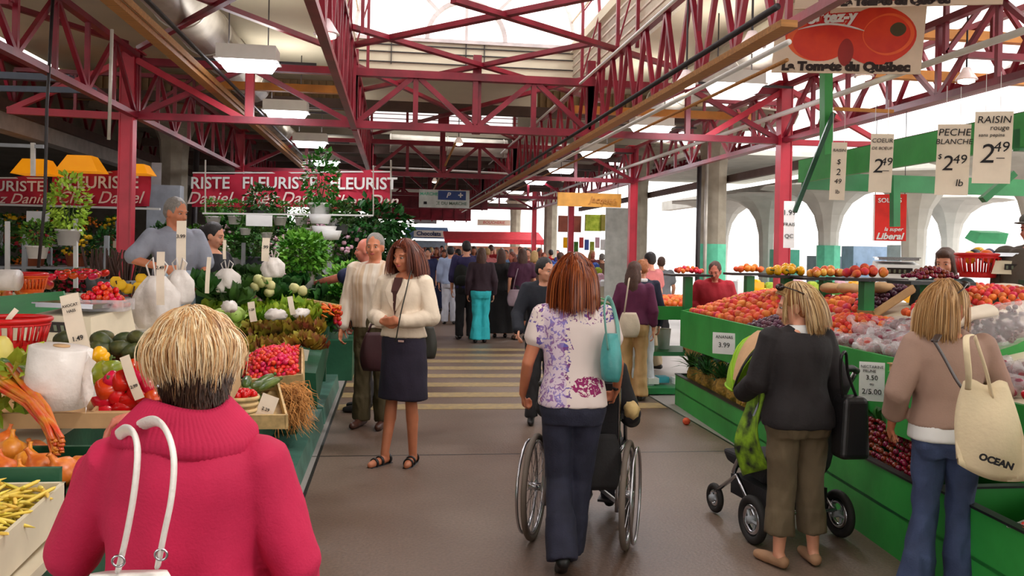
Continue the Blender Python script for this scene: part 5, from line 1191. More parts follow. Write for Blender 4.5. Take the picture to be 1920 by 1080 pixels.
# ================================================================== SIGNS IN THE AISLE AND FAR STALLS
c = at(833, 373, D=19); r = empty('hanging_sign', c, 'pale hanging direction sign with a blue corner over the aisle', 'sign'); R_ = facing(-.05)
M().box(c, (1.12, .04, .4)).build('sign_panel', mat('pale_grey_sign', (206, 214, 208), .5), r)
M().box(c + V((.17, -.025, .08)), (.62, .01, .2)).build('blue_panel', mat('navy_sign_blue', (36, 66, 130), .5), r)
text('P', 'lettering', WHITE, r, .16, c + V((.08, -.035, .08)), R_, .002, .004, .3); text('+', 'lettering', WHITE, r, .2, c + V((.36, -.035, .08)), R_, .002, .006)
text('MARCHE', 'lettering', MINT, r, .1, c + V((-.34, -.03, .1)), R_, .002, .001); text('PLACE DU MARCHE', 'lettering', mat('grey_green_lettering', (90, 120, 100), .5), r, .1, c + V((.06, -.03, -.1)), R_, .002, .001)
M().box(c + V((-.42, -.028, -.1)), (.07, .006, .06)).build('small_mark', INK, r)
for s_ in (-.5, .5): M().bar(c + V((s_, 0, .2)), c + V((s_, 0, 1.2)), .012).build('hanger', DARK, r)
c = at(1105, 375, D=17.5); r = empty('timber_sign', c, 'ochre wooden signboard between two red columns', 'sign'); R_ = facing(-.15)
M().box(c, (1.33, .05, .28)).build('sign_panel', mat('ochre_signboard', (214, 152, 60), .6), r); text('Ferme Jacques', 'lettering', mat('faded_gold_lettering', (176, 116, 40), .6), r, .18, c + V((0, -.03, 0)), R_, .002, .003, .3)
for s_ in (-.6, .6): M().bar(c + V((s_, 0, .14)), c + V((s_, 0, .9)), .012).build('hanger', DARK, r)
# red poster
c = at(1668, 408, D=9.5); r = empty('red_poster', c, 'red poster with white lettering hanging behind the green stub', 'poster'); R_ = facing(face(1668, 400)); w_, h_ = .34, .52
M().hexa([c + R_ @ V((x * w_ / 2, y * h_ / 2, z)) for z in (-.006, 0) for x, y in ((-1, -1), (1, -1), (1, 1), (-1, 1))]).build('sheet', mat('poster_red', (220, 34, 24), .5), r)
text('SOLDES', 'lettering', WHITE, r, .07, c + R_ @ V((0, .19, .004)), R_, .001, .001); text('la super', 'lettering', WHITE, r, .06, c + R_ @ V((.04, -.13, .004)), R_, .001, .001, .3); text('Liberal', 'lettering', WHITE, r, .1, c + R_ @ V((0, -.21, .004)), R_, .001, .003, .3)
M().hexa([c + R_ @ V((x * w_ / 2 - .16, y * h_ / 2, z)) for z in (.001, .003) for x, y in ((-.04, -1), (.04, -1), (.04, 1), (-.04, 1))]).build('white_edge', WHITE, r)
for s_ in (-.15, .15): M().bar(c + R_ @ V((s_, h_ / 2, 0)), c + R_ @ V((s_, h_ / 2 + 1.0, 0)), .006).build('hanger', DARK, r)
# far stall of coloured goods
def goods_stall(x0, x1, y, z, label, cols, rows=3, grp='goods', s=.2):
    stepped('goods_stall', label, [(x0, y), (x1, y), (x1, y + 1.2), (x0, y + 1.2)], 0, z, CREAM, CREAM)
    n = int((x1 - x0) / s); k = 0
    for j in range(rows):
        for i in range(n):
            p = V((x0 + (i + .5) * s, y + .1 + j * .28, z + .005)); h_ = s * RR(.5, .8) + j * .13; cn, cm = cols[(i * 3 + j * 5 + i // 2) % len(cols)]
            g = M(); g.box(p + V((0, 0, h_ / 2)), (s * .85, .2, h_)); g.ell(p + V((0, 0, h_)), (s * .38, .09, .05), None, 8, 6)
            T(g.build('produce_crate', cm, origin=p), cn + ' crate of goods on the ' + grp, 'crate', cn + ' crates on the ' + grp); k += 1
CC = [('yellow', YELM), ('white', PAPERW), ('lime green', LEAFY), ('red', REDPL), ('orange', ORPL), ('violet', FW_['violet']), ('pink', FW_['pink']), ('blue', mat('blue_crate', (60, 90, 180), .5)), ('green', LEAF)]
goods_stall(3.2, 5.1, 19.6, .85, 'far stall of mixed coloured goods under the timber sign', CC, 4, 'stall under the timber sign')
goods_stall(3.2, 6.0, 25.5, .9, 'farther stall of coloured goods behind the crowd', CC, 4, 'farther right-hand stall', .22)
goods_stall(-3.4, -.8, 19.5, .9, 'far stall on the left of the aisle behind the men', [CC[0], CC[1], CC[5], CC[8]], 3, 'far left-hand stall', .22)
goods_stall(2.9, 3.7, 15, .85, 'stall of bright vegetables right of the crowd', [CC[0], CC[4], CC[3], CC[8], CC[1]], 4, 'stall right of the crowd', .17)
goods_stall(5.4, 8.6, 12.4, .8, 'pale stall behind the red fleece vendor', [CC[1], CC[8], CC[2], CC[0], CC[6]], 3, 'pale stall behind the red fleece', .24)
for i, (px, py, D, w_, h_, cm, nm) in enumerate([(1112, 418, 26, .5, .5, LEAFY, 'lime'), (1140, 418, 26, .45, .5, mat('olive_cloth', (120, 110, 30), .6), 'olive'), (1068, 420, 26, .7, .5, mat('rust_cloth', (130, 60, 40), .6), 'rust')]):
    c = at(px, py, D=D); g = M(); g.box(c, (w_, .12, h_)); T(g.build('hanging_cloth', cm, origin=c), nm + ' cloth panel hanging over the farther stall', 'cloth panel')
for i in range(12):
    c = at(1060 + i * 10, 455 + (i % 3) * 4, D=24); g = M(); g.box(c, (.12, .05, .3)); T(g.build('hanging_garment', CC[(i * 4) % 9][1], origin=c), CC[(i * 4) % 9][0] + ' packet hanging in the row over the far stall', 'packet', 'hanging packets over the far stall')
# end of the hall: kiosk, awning
c = at(800, 480, D=38); r = empty('blue_kiosk', (c.x, c.y, 0), 'pale blue kiosk with a white sign at the end of the aisle', 'kiosk')
M().box((c.x, c.y + .5, 1.0), (1.8, 1, 2)).build('walls', mat('pale_blue_panel', (150, 176, 196), .6), r); M().hexa([(c.x - 1, c.y - .6, 2.1), (c.x + 1, c.y - .6, 2.1), (c.x + 1, c.y + .5, 2.1), (c.x - 1, c.y + .5, 2.1), (c.x - .9, c.y, 2.6), (c.x + .9, c.y, 2.6), (c.x + .9, c.y + .5, 2.6), (c.x - .9, c.y + .5, 2.6)]).build('roof', mat('blue_kiosk_roof', (120, 156, 210), .5), r)
M().box((c.x + .05, c.y - .62, 2.3), (1.3, .03, .3)).build('sign_panel', WHITE, r); text('Chocolats', 'lettering', INKB, r, .26, V((c.x + .05, c.y - .65, 2.3)), facing(), .004, .006)
M().box((c.x - .1, c.y - .3, 3.0), (1.0, .05, .5)).build('grey_sign', mat('mid_grey_sign', (150, 150, 156), .5), r)
M().box((c.x + .3, c.y - .02, .9), (.7, .05, 1.6)).build('opening', DARK, r)
c = at(925, 455, D=36); r = empty('red_awning', (c.x, c.y, 0), 'long red awning across the end of the hall', 'awning')
g = M(); x0, x1 = c.x - 2.1, c.x + 2.0; g.hexa([(x0, c.y - 1, 1.9), (x1, c.y - 1, 1.9), (x1, c.y + .5, 2.3), (x0, c.y + .5, 2.3), (x0, c.y - 1, 2.05), (x1, c.y - 1, 2.1), (x1, c.y + .5, 2.45), (x0, c.y + .5, 2.4)]); g.build('canvas', mat('red_awning_canvas', (196, 32, 50), .7), r)
for x in (x0 + .1, x1 - .1): M().bar((x, c.y - .9, 0), (x, c.y - .9, 2), .05).build('leg', GALV, r)
M().box((c.x, c.y + .4, .9), (4, .5, 1.8)).build('stall_counter', mat('peach_stall_front', (236, 190, 160), .7), r)
card((895, 412, 957, 423), 36, 'small red-lettered sign above the red awning', [('BOUCHERIE', .7, 0, 0)], PAPER, ink=REDPL, name='far_sign', cat='sign')
# outside on the right
for i, (px, py, D, w_, h_, col, nm) in enumerate([(1470, 520, 20, .5, 1.3, (96, 200, 170), 'teal'), (1555, 500, 20.5, .9, .5, (120, 128, 144), 'slate blue'), (1620, 500, 19, .8, .9, (150, 176, 206), 'pale blue'), (1700, 500, 18, .6, .9, (196, 206, 214), 'grey white')]):
    c = at(px, py, D=D); g = M(); g.box((c.x, c.y, c.z - .4), (w_, .5, h_ + .8)); g.box((c.x, c.y - .26, c.z - .1), (w_ * .8, .02, h_ * .4)); T(g.build('street_cabinet', mat(nm.replace(' ', '_') + '_cabinet', col, .6), origin=c), nm + ' box-like cabinet outside the open side of the hall', 'cabinet')
c = at(1862, 447, D=13); g = M(); g.hexa([c + V(q) * .42 for q in ((-.7, 0, -.2), (.5, 0, -.2), (.5, .6, .0), (-.7, .6, 0), (-.4, .1, .2), (.7, .1, .2), (.7, .7, .3), (-.4, .7, .3))]); T(g.build('green_awning', mat('bright_mint_awning', (60, 170, 110), .6), origin=c), 'small mint green awning outside behind the capped man', 'awning')
drop(pw); drop(pd); drop(pt)
for q in (fy, fo, fr_, fp, fw): drop(q)
for q in PROTOS: drop(q)
# ================================================================== PEOPLE
SKIN = mat('light_skin', (222, 158, 128), .5, var=.06, scale=12, sub=.12)
SKINT = mat('tanned_skin', (196, 122, 88), .5, var=.06, scale=12, sub=.1)
SKINR = mat('ruddy_skin', (206, 120, 98), .5, var=.08, scale=12, sub=.1)
EYEW = mat('eye_white', (176, 164, 158), .4); EYED = mat('dark_iris', (40, 28, 22), .2); LIP = mat('lip_skin', (176, 80, 74), .5)
HB = {n: mat(n + '_hair', c, .5, var=.3, scale=40, stretch=(6, 6, .6), bump=.3, bscale=60) for n, c in
      [('brown', (74, 44, 30)), ('black', (26, 20, 20)), ('auburn', (116, 52, 32)), ('grey', (130, 124, 118)), ('blond', (196, 158, 102)), ('ginger', (164, 98, 52))]}
def cloth(n, c, **k):
    a = dict(rough=.8, scale=5, var=.12, bump=.12, bscale=60); a.update(k); return mat(n, c, **a)

def blob(g, name, mt, parent, vox, sm=3, fold=0, ff=9, amp2=0, fac=.5):
    me0 = g.mesh(name, mt); o = bpy.data.objects.new(name, me0); C.objects.link(o)
    md = o.modifiers.new('r', 'REMESH'); md.mode = 'VOXEL'; md.voxel_size = vox; md.adaptivity = 0
    if sm: m2 = o.modifiers.new('s', 'SMOOTH'); m2.factor = fac; m2.iterations = sm
    dg = bpy.context.evaluated_depsgraph_get(); me = bpy.data.meshes.new_from_object(o.evaluated_get(dg)); o.modifiers.clear(); o.data = me; me.name = name
    if fold:
        n = len(me.vertices); co = np.empty(n * 3); me.vertices.foreach_get('co', co); co = co.reshape(-1, 3); no = np.empty(n * 3); me.vertices.foreach_get('normal', no); no = no.reshape(-1, 3)
        sd = RR(0, 50)
        d = np.array([noise.noise(V((x * ff + sd, y * ff, z * ff * .55 + .6 * x * ff))) + .5 * noise.noise(V((x * ff * 2.3, y * ff * 2.3 + sd, z * ff * 1.1 - x * ff))) for x, y, z in co])
        co += no * (d * fold)[:, None]; me.vertices.foreach_set('co', co.ravel())
    me.polygons.foreach_set('use_smooth', [True] * len(me.polygons))
    if not me.materials: me.materials.append(mt)
    me.update()
    if parent is not None: o.parent = parent
    return o
PROF = [(.80, .15, .10, -.008), (.88, .17, .12, -.014), (.95, .165, .115, -.008), (1.03, .145, .1, 0), (1.10, .135, .095, .005), (1.18, .143, .104, .01), (1.26, .156, .112, .012), (1.33, .168, .104, .0), (1.385, .158, .084, -.008), (1.425, .11, .068, -.012), (1.455, .064, .056, -.012)]
def prof(z, male):
    for i in range(len(PROF) - 1):
        a, b = PROF[i], PROF[i + 1]
        if a[0] <= z <= b[0]:
            t = (z - a[0]) / (b[0] - a[0]); r = [a[k] + (b[k] - a[k]) * t for k in (1, 2, 3)]
            break
    else: r = list(PROF[0][1:]) if z < PROF[0][0] else list(PROF[-1][1:])
    if male: r[0] *= 1.0 + .12 * max(0, 1 - abs(z - 1.1) / .2) + .08 * max(0, 1 - abs(z - 1.36) / .15); r[0] *= .97 if z < .95 else 1.04
    return r
FIN = [(-.030, .052, .0078), (-.010, .060, .0082), (.011, .056, .008), (.030, .044, .0072)]
def hand(g, wr, dr, pn, s, curl=.5, k=1.0):
    dr = dr.normalized(); pn = (pn - dr * pn.dot(dr)).normalized(); sd = dr.cross(pn) * s   # sd: towards the thumb
    P = lambda a, b, c: wr + (dr * a + sd * b + pn * c) * k
    for x in (-.027, -.009, .009, .027): g.cap(P(.0, x * .6, 0), P(.082, x, 0), .014 * k, .0125 * k, 8)
    for x, L_, r in FIN:
        b = P(.085, -x, 0); d = dr.copy()
        for j, q in enumerate((.42, .33, .25)):
            a = curl * (.6 + .5 * j); d = (dr * math.cos(a * (j + 1) * .75) + pn * math.sin(a * (j + 1) * .75)).normalized(); e = b + d * L_ * q * 1.55 * k; g.cap(b, e, r * k, r * .93 * k, 7); b = e
    b = P(.018, .034, .006); e = P(.05, .062, .014); g.cap(b, e, .0115 * k, .01 * k, 8); g.cap(e, P(.082, .058, .026 + .01 * curl), .0098 * k, .0085 * k, 8)
def strands(name, mt, parent, HT, n, length, sh=(.086, .104, .112), region=None, k=1.16, w=.0016, sway=.02, cen=(0, -.012, .02), back=.2, seg=9, tint=(0, 1), grav=1.0, clump=.25, lr=(.8, 1.1), inw=0):
    g = M(); c = V(cen); n0_ = n * .37
    while n > 0:
        d = V((random.gauss(0, 1), random.gauss(0, 1), random.gauss(0, 1))).normalized()
        if region and not region(d): continue
        n -= 1; f = RR(1.0, k); p = V((d.x * sh[0] * f, d.y * sh[1] * f, d.z * sh[2] * f)); L_ = length(d) * RR(*lr); st = L_ / seg
        pts = [c + p]; v = (V((d.x, d.y, 0)).normalized() * .9 + V((0, -back, -.25)) + V((RR(-.3, .3), RR(-.3, .3), 0))) if d.z > .3 else V((d.x * .3, d.y * .3, -1))
        sw = V((RR(-1, 1), RR(-1, 1), 0)) * sway; cl = noise.noise_vector(d * 5.5 + V((n0_, 0, 0))); v = v + cl * clump; tb = .35 * noise.noise(d * 11)
        for i in range(seg):
            v = v + V((0, 0, -.42 * grav)) + sw - V((p.x, p.y, 0)) * (inw if p.z < .03 else 0); v.normalize(); p = p + v * st
            q = V((p.x / sh[0], p.y / sh[1], p.z / sh[2])); 
            if q.length < f and p.z > -sh[2] * .95: q = q * (f / q.length); np_ = V((q.x * sh[0], q.y * sh[1], q.z * sh[2])); v = (v + (np_ - p) * 8).normalized(); p = np_
            if p.y > .02 and p.z < .055:
                lim = .066 + .012 * (f - 1) * 8
                if abs(p.x) < lim: p = V((math.copysign(lim, p.x if abs(p.x) > .002 else d.x), min(p.y, .062), p.z))
            pts.append(c + p)
        g.tint = min(1, max(.01, RR(*tint) + tb)); ww = w * RR(.6, 1.3); g.tube([HT(x) for x in pts], [ww] * (len(pts) - 3) + [ww * .8, ww * .6, ww * .2], 3, False)
    g.build(name, mt, parent)
def hairmat(name, cols, rough=.38):
    mt = bpy.data.materials.new(name); mt.use_nodes = True; N = mt.node_tree.nodes; L = mt.node_tree.links; b = N['Principled BSDF']; b.inputs['Roughness'].default_value = rough
    a = N.new('ShaderNodeAttribute'); a.attribute_name = 'tint'; r = N.new('ShaderNodeValToRGB'); e = r.color_ramp.elements
    for i, c in enumerate(cols):
        if i >= 2: e.new(i / (len(cols) - 1))
    for i, c in enumerate(cols): e[i].position = i / (len(cols) - 1); e[i].color = lin(c)
    L.new(a.outputs['Fac'], r.inputs[0]); L.new(r.outputs[0], b.inputs['Base Color']); return mt

def person(loc, rz, H, label, c, group=None):
    s = H / 1.7; male = c.get('male', False); w_ = c.get('w', 1.0); vox = c.get('vox', .01); lean = c.get('lean', 0); skin = c.get('skin', SKIN); fine = vox < .0125
    sway = c.get('shift', 0)
    def TR(p):
        p = V(p)
        if p.z > .9:
            t = min(1, (p.z - .9) / .15); a = lean * t; y, z = p.y, p.z - .9; p = V((p.x, y * math.cos(a) + z * math.sin(a), .9 + z * math.cos(a) - y * math.sin(a)))
        return p
    K = lambda p: V(p) * s
    sit = c.get('sit')
    def ring(z, off, n=26, wk=1, ex=2.4, extra=None):
        rx, ry, yo = prof(z, male); rx *= 1 - slope * max(0, min(1, (z - 1.3) / .12)); rx = rx * w_ * wk + off; ry = ry * (1 + (w_ - 1) * .9) * wk + off
        if extra: rx += extra(z); ry += extra(z)
        out = []
        for j in range(n):
            a = 2 * PI * j / n; ca, sa = math.cos(a), math.sin(a)
            out.append(K(TR((rx * math.copysign(abs(ca) ** (2 / ex), ca), yo + ry * math.copysign(abs(sa) ** (2 / ex), sa), z))))
        return out
    def torso(g, z0, z1, off, extra=None, dz=.035):
        zs = [z0]
        while zs[-1] + dz < z1: zs.append(zs[-1] + dz)
        zs.append(z1); g.rings([ring(z, off, extra=extra) for z in zs])
    shz = c.get('shz', 1.375); slope = c.get('slope', 0); sh = [TR((q * (.168 * w_ ** .5 + (.02 if male else 0)), -.005, shz)) for q in (-1, 1)]
    arms = []
    for i, q in enumerate((-1, 1)):
        a = c.get('armL' if i == 0 else 'armR')
        if a is None: a = ((.235, -.02, 1.11), (.235, .05, .87), (0, .12, -1))
        el, wr, hd = [V(x) for x in a[:3]]
        if a == c.get('armL') or a == c.get('armR'): pass
        if len(a) < 4: el.x *= q; wr.x *= q; hd.x *= q
        el = V((el.x * (1 if len(a) > 3 else w_ ** .5), el.y, el.z)); arms.append((el, wr, hd))
    legs = c.get('legs') or [((-.09, .01, .49), (-.1, -.01, .09), .1), ((.09, .01, .49), (.1, -.01, .09), -.1)]
    hips = [V((-.085 * w_, 0, .89)), V((.085 * w_, 0, .89))]
    # ---- the body, one surface
    bt_ = (c.get('bottom') or ['', 0, 0, 0]); cov = c.get('top') is not None; g = M(); torso(g, .87, 1.455, 0, (lambda z: -.014 if z < 1.36 else 0) if cov else None)
    hc = TR((0, .012, 1.585)); hp, hy, hr = c.get('head', (0, 0, 0))   # pitch (down +), yaw (left +), tilt
    HR = Matrix.Rotation(hy, 3, 'Z') @ Matrix.Rotation(-hp, 3, 'X') @ Matrix.Rotation(hr, 3, 'Y'); hs = c.get('hs', 1.0)
    HT = lambda p: K(hc) + HR @ (V(p) * s * hs)
    g.cap(K(TR((0, -.012, 1.41))), HT((0, -.018, -.06)), .056 * s * (1.12 if male else .95), .052 * s * (1.12 if male else .95), 16)
    E_ = lambda p, r, rt=None: g.ell(HT(p), V(r) * s * hs, HR @ rt if rt else HR, 18, 12)
    E_((0, -.014, .028), (.074, .093, .093)); E_((0, .022, -.03), (.06, .066, .082)); E_((0, .048, -.078), (.032, .032, .03)); E_((0, .07, .022), (.052, .02, .016)); 
    for q in (-1, 1): E_((q * .036, .058, -.028), (.022, .026, .024)); E_((q * .075, -.004, -.012), (.011, .02, .032))
    g.tube([HT((0, .082, .018)), HT((0, .097, -.012)), HT((0, .105, -.03)), HT((0, .088, -.036))], [.008 * s, .0105 * s, .0145 * s, .009 * s], 8); E_((0, .079, -.056), (.022, .013, .012))
    for i, q in enumerate((-1, 1)):
        el, wr, hd = arms[i]; ak = 1.1 if male else .95; ak *= w_ ** .6
        g.cap(K(TR((q * .045, -.014, 1.425 + (shz - 1.375) * .6))), K(sh[i] + V((-q * .02, 0, -.005))), .036 * s, .047 * s, 12)
        g.cap(K(sh[i]), K(sh[i].lerp(el, .5)), .052 * s * ak, .045 * s * ak, 14); g.cap(K(sh[i].lerp(el, .5)), K(el), .045 * s * ak, .037 * s * ak, 14)
        g.cap(K(el), K(el.lerp(wr, .35)), .037 * s * ak, .036 * s * ak, 14); g.cap(K(el.lerp(wr, .35)), K(wr), .036 * s * ak, .025 * s * ak, 14)
        pn = V(c.get('palmL' if i == 0 else 'palmR', (-q, 0, 0))); hand(g, K(wr), hd, pn, -q if True else q, c.get('curl', .5), s * (1.06 if male else .98))
        if not sit:
            kn, an, toe = legs[i]; kn, an = V(kn), V(an); h0 = hips[i]; lk = w_ ** .5
        else: kn, an, toe = legs[i]; kn, an = V(kn), V(an); h0 = hips[i]; lk = w_ ** .5
        kk = .88 if bt_[0] else 1; g.cap(K(h0), K(h0.lerp(kn, .5)), .084 * s * lk * kk, .07 * s * lk * kk, 16); g.cap(K(h0.lerp(kn, .5)), K(kn), .07 * s * lk * kk, .052 * s * lk * (kk + .03), 16)
        g.cap(K(kn), K(kn.lerp(an, .35) + V((0, -.012, 0))), .05 * s * lk, .053 * s * lk, 16); g.cap(K(kn.lerp(an, .35) + V((0, -.012, 0))), K(an), .052 * s * lk, .034 * s * lk, 14)
        fd = V((-toe if q < 0 else -toe, 1, 0)).normalized(); pz = c.get('pitch', (0, 0))[i]; fd = V((fd.x, fd.y * math.cos(pz), -math.sin(pz)))
        hl = an + V((0, 0, -.045)) - fd * .035; ba = an + V((0, 0, -.055)) + fd * .115; tt = ba + V((fd.x, fd.y, 0)) * .045 - V((0, 0, .005))
        g.cap(K(an), K(hl), .034 * s, .034 * s, 12); g.cap(K(hl), K(ba), .034 * s, .032 * s, 12); g.cap(K(ba), K(tt), .036 * s, .026 * s, 12)
        c.setdefault('_f', []).append((an, hl, ba, tt, fd))
    body = blob(g, 'person', skin, None, vox, 3 if fine else 2)
    T(body, label, 'person', group)
    # ---- clothes
    def part(g, name, mt, fold=.006, ff=9, sm=4, v=None, lab=None):
        o = blob(g, name, mt, body, v or max(vox, .009), sm, fold * s, ff / s)
        if lab: o['label'] = lab
        return o
    top = c.get('top')
    if top:
        mt, zlo, off, sleeve = top[:4]; zhi = top[4] if len(top) > 4 else 1.43; ex = top[5] if len(top) > 5 else None
        g = M(); torso(g, zlo, zhi, off, ex)
        for i in (0, 1):
            el, wr, hd = arms[i]; ak = (1.1 if male else .98) * w_ ** .6; so = off * 1.0
            R1, R2, R3 = .054 * ak + so, .042 * ak + so, .03 * ak + so
            q = (-1, 1)[i]; g.cap(K(TR((q * .05, -.014, min(1.42, zhi - .01) + (shz - 1.375) * .6))), K(sh[i] + V((-q * .03, 0, -.008))), (.03 + so) * s, (.042 + so) * s, 12)
            if sleeve <= 1: e = sh[i].lerp(el, sleeve); g.cap(K(sh[i]), K(e), R1 * s, (R1 + (R2 - R1) * sleeve + .004) * s, 14)
            else:
                g.cap(K(sh[i]), K(el), R1 * s, R2 * s, 14); e = el.lerp(wr, sleeve - 1); g.cap(K(el), K(e), R2 * s, (R2 + (R3 - R2) * (sleeve - 1)) * s, 14)
        part(g, c.get('topname', 'shirt'), mt, c.get('fold', .010), c.get('ff', 9))
    if c.get('collar'):
        mt, z0, z1, r0, r1 = c['collar']; g = M(); g.rings([[K(TR((r * 1.05 * math.cos(a), -.01 + r * math.sin(a), z))) for a in [2 * PI * j / 20 for j in range(20)]] for z, r in [(z0, r0), ((z0 + z1) / 2, (r0 + r1) / 2 * 1.02), (z1, r1), (z1, r1 * .8)]]); part(g, 'collar', mt, .002)
    if c.get('under'):
        mt, z0, z1, off = c['under']; g = M(); torso(g, z0, z1, off); part(g, 'undershirt', mt, .002)
    bt = c.get('bottom')
    if bt:
        kind, mt, off, end = bt[:4]; flare = bt[4] if len(bt) > 4 else 0; g = M()
        if kind == 'skirt':
            zt = bt[5] if len(bt) > 5 else 1.02
            rs = []
            for j in range(12):
                z = zt + (end - zt) * j / 11; rx, ry, yo = prof(max(z, .86), male); f = flare * max(0, (.86 - z)) ; n = 34
                rs.append([K(((rx * w_ + off + f) * math.cos(a) , yo + (ry * w_ + off + f) * math.sin(a), z)) if z < .95 else K(TR(((rx * w_ + off) * math.cos(a), yo + (ry * w_ + off) * math.sin(a), z))) for a in [2 * PI * i / n for i in range(n)]])
            g.rings(rs); part(g, 'skirt', mt, .008, 7)
        else:
            torso(g, .80, bt[5] if len(bt) > 5 else 1.02, off)
            for i in (0, 1):
                kn, an, toe = legs[i]; kn, an = V(kn), V(an); h0 = hips[i]; lk = w_ ** .5; r1, r2, r3 = .086 * lk + off, .062 * lk + off, .05 + off + flare
                g.cap(K(h0), K(h0.lerp(kn, .5)), r1 * s, (r1 * .45 + r2 * .55) * s, 16); g.cap(K(h0.lerp(kn, .5)), K(kn), (r1 * .45 + r2 * .55) * s, r2 * s, 16)
                e = kn.lerp(an, end) + V((0, 0, -.03 * (end >= 1))); g.cap(K(kn), K(kn.lerp(e, .5)), r2 * s, (r2 * .5 + r3 * .5) * s, 16); P = kn.lerp(e, .5); g.tube([K(P), K(P.lerp(e, .5)), K(e)], [(r2 * .5 + r3 * .5) * s, (r2 * .25 + r3 * .75) * s, r3 * s], 16)
            part(g, 'trousers', mt, c.get('tfold', .013), c.get('tff', 11))
    shoe = c.get('shoe')
    if shoe:
        mt, kind = shoe
        for an, hl, ba, tt, fd in c['_f']:
            g = M()
            if kind == 'sandal':
                U_ = V((0, 0, -.035)); g.tube([K(hl + U_ - fd * .02), K(ba + U_ * .8), K(tt + U_ * .7 + fd * .015)], [.038 * s, .042 * s, .032 * s], 12, True, .3)
                for a, b in ((ba, .035), (ba.lerp(hl, .4), .036), (hl, .037)): g.torus(K(a), b * s, .007 * s, fd, 18, 6, 1.8)
                g.build('sandal', mt, body, True)
            else:
                g.cap(K(hl), K(ba), .041 * s, .039 * s, 14); g.cap(K(ba), K(tt + fd * .012), .041 * s, .031 * s, 14)
                if kind == 'boot': g.cap(K(an), K(hl), .042 * s, .04 * s)
                o = blob(g, 'shoe', mt, body, max(vox, .009), 3)
    c.pop('_f', None)
    # ---- face
    if c.get('face', True) and fine:
        for q in (-1, 1):
            e = M(); e.ell(HT((q * .03, .073, .004)), V((.0125, .011, .0062)) * s, HR, 12, 8); eo = e.build('eye', EYEW, body, True)
            e = M(); e.ell(HT((q * .03, .0835, .004)), V((.0056, .0035, .0056)) * s, HR, 10, 6); e.build('iris', EYED, eo, True)
            e = M(); e.tube([HT((q * .014, .084, .024)), HT((q * .03, .088, .029)), HT((q * .05, .074, .025))], [.003 * s, .004 * s, .002 * s], 6, True, .7); e.build('eyebrow', HB[c['hair'][0]] if c['hair'][0] in HB else HB['brown'], body, True)
        e = M(); e.tube([HT((-.022, .082, -.056)), HT((-.008, .0915, -.053)), HT((.008, .0915, -.053)), HT((.022, .082, -.056))], [.002 * s, .005 * s, .005 * s, .002 * s], 8); e.tube([HT((-.018, .083, -.06)), HT((0, .0915, -.0625)), HT((.018, .083, -.06))], [.002 * s, .0058 * s, .002 * s], 8); e.build('mouth', LIP, body, True)
    # ---- hair
    hn, hk = c['hair'][:2]; hm = HB[hn] if hn in HB else hn
    g = M(); HE = lambda p, r, rt=None: g.ell(HT(p), V(r) * s * hs, HR @ rt if rt else HR, 18, 12)
    if hk == 'bald':
        for q in (-1, 1): HE((q * .062, -.03, -.005), (.018, .045, .03))
        HE((0, -.075, -.01), (.06, .034, .04))
    else:
        HE((0, -.022, .036), (.082, .094, .094))
        if hk == 'short': HE((0, -.045, .0), (.078, .068, .075))
        if hk == 'bob':
            for q in (-1, 1): HE((q * .062, -.02, -.05), (.03, .058, .11))
            HE((0, -.062, -.04), (.085, .055, .12)); HE((0, .035, .082), (.064, .045, .04))
        if hk == 'long':
            for q in (-1, 1): HE((q * .062, -.02, -.06), (.028, .05, .12))
            HE((0, -.072, -.1), (.09, .05, .2)); HE((0, -.06, -.2), (.1, .045, .13))
        if hk == 'bun': HE((0, -.04, .0), (.078, .07, .075)); HE((0, -.12, .03), (.04, .036, .04))
        if hk == 'tail': HE((0, -.04, .0), (.078, .07, .075)); HE((0, -.11, -.06), (.03, .03, .12))
    if not c.get('nohair'): blob(g, 'hair', hm, body, max(vox, .009), 2, .004 * s, 30)
    if c.get('extra'): c['extra'](body, HT, K, TR, s)
    body.location = V(loc); body.rotation_euler = (0, 0, rz)
    return body, HT, K

def smooth(P, k=5):
    P = [V(p) for p in P]; out = []
    for i in range(len(P) - 1):
        p0, p1, p2, p3 = P[max(i - 1, 0)], P[i], P[i + 1], P[min(i + 2, len(P) - 1)]
        for j in range(k):
            t = j / k; out.append(.5 * ((2 * p1) + (p2 - p0) * t + (2 * p0 - 5 * p1 + 4 * p2 - p3) * t * t + (3 * p1 - p0 - 3 * p2 + p3) * t ** 3))
    return out + [P[-1]]
def strap(g, pts, w=.012, flat=.35, n=8): g.tube(pts, w, n, True, flat)
def pouch(g, c, wd, dp, h, sag=.15, n=28, seed=1):
    c = V(c); rs = []
    for i in range(11):
        t = i / 10; k = (math.sin(PI * (.16 + .62 * t)) ** .55) * (1 - .3 * t); 
        rs.append([c + V((wd * k * math.copysign(abs(math.cos(a)) ** .8, math.cos(a)) * (1 + .05 * math.sin(5 * a + seed + 3 * t)), dp * k * (1 - .55 * t) * math.copysign(abs(math.sin(a)) ** .8, math.sin(a)) * (1 + .08 * math.sin(4 * a + seed * 2 + 4 * t)), -h + h * t)) for a in [2 * PI * j / n for j in range(n)]])
    g.rings(rs)

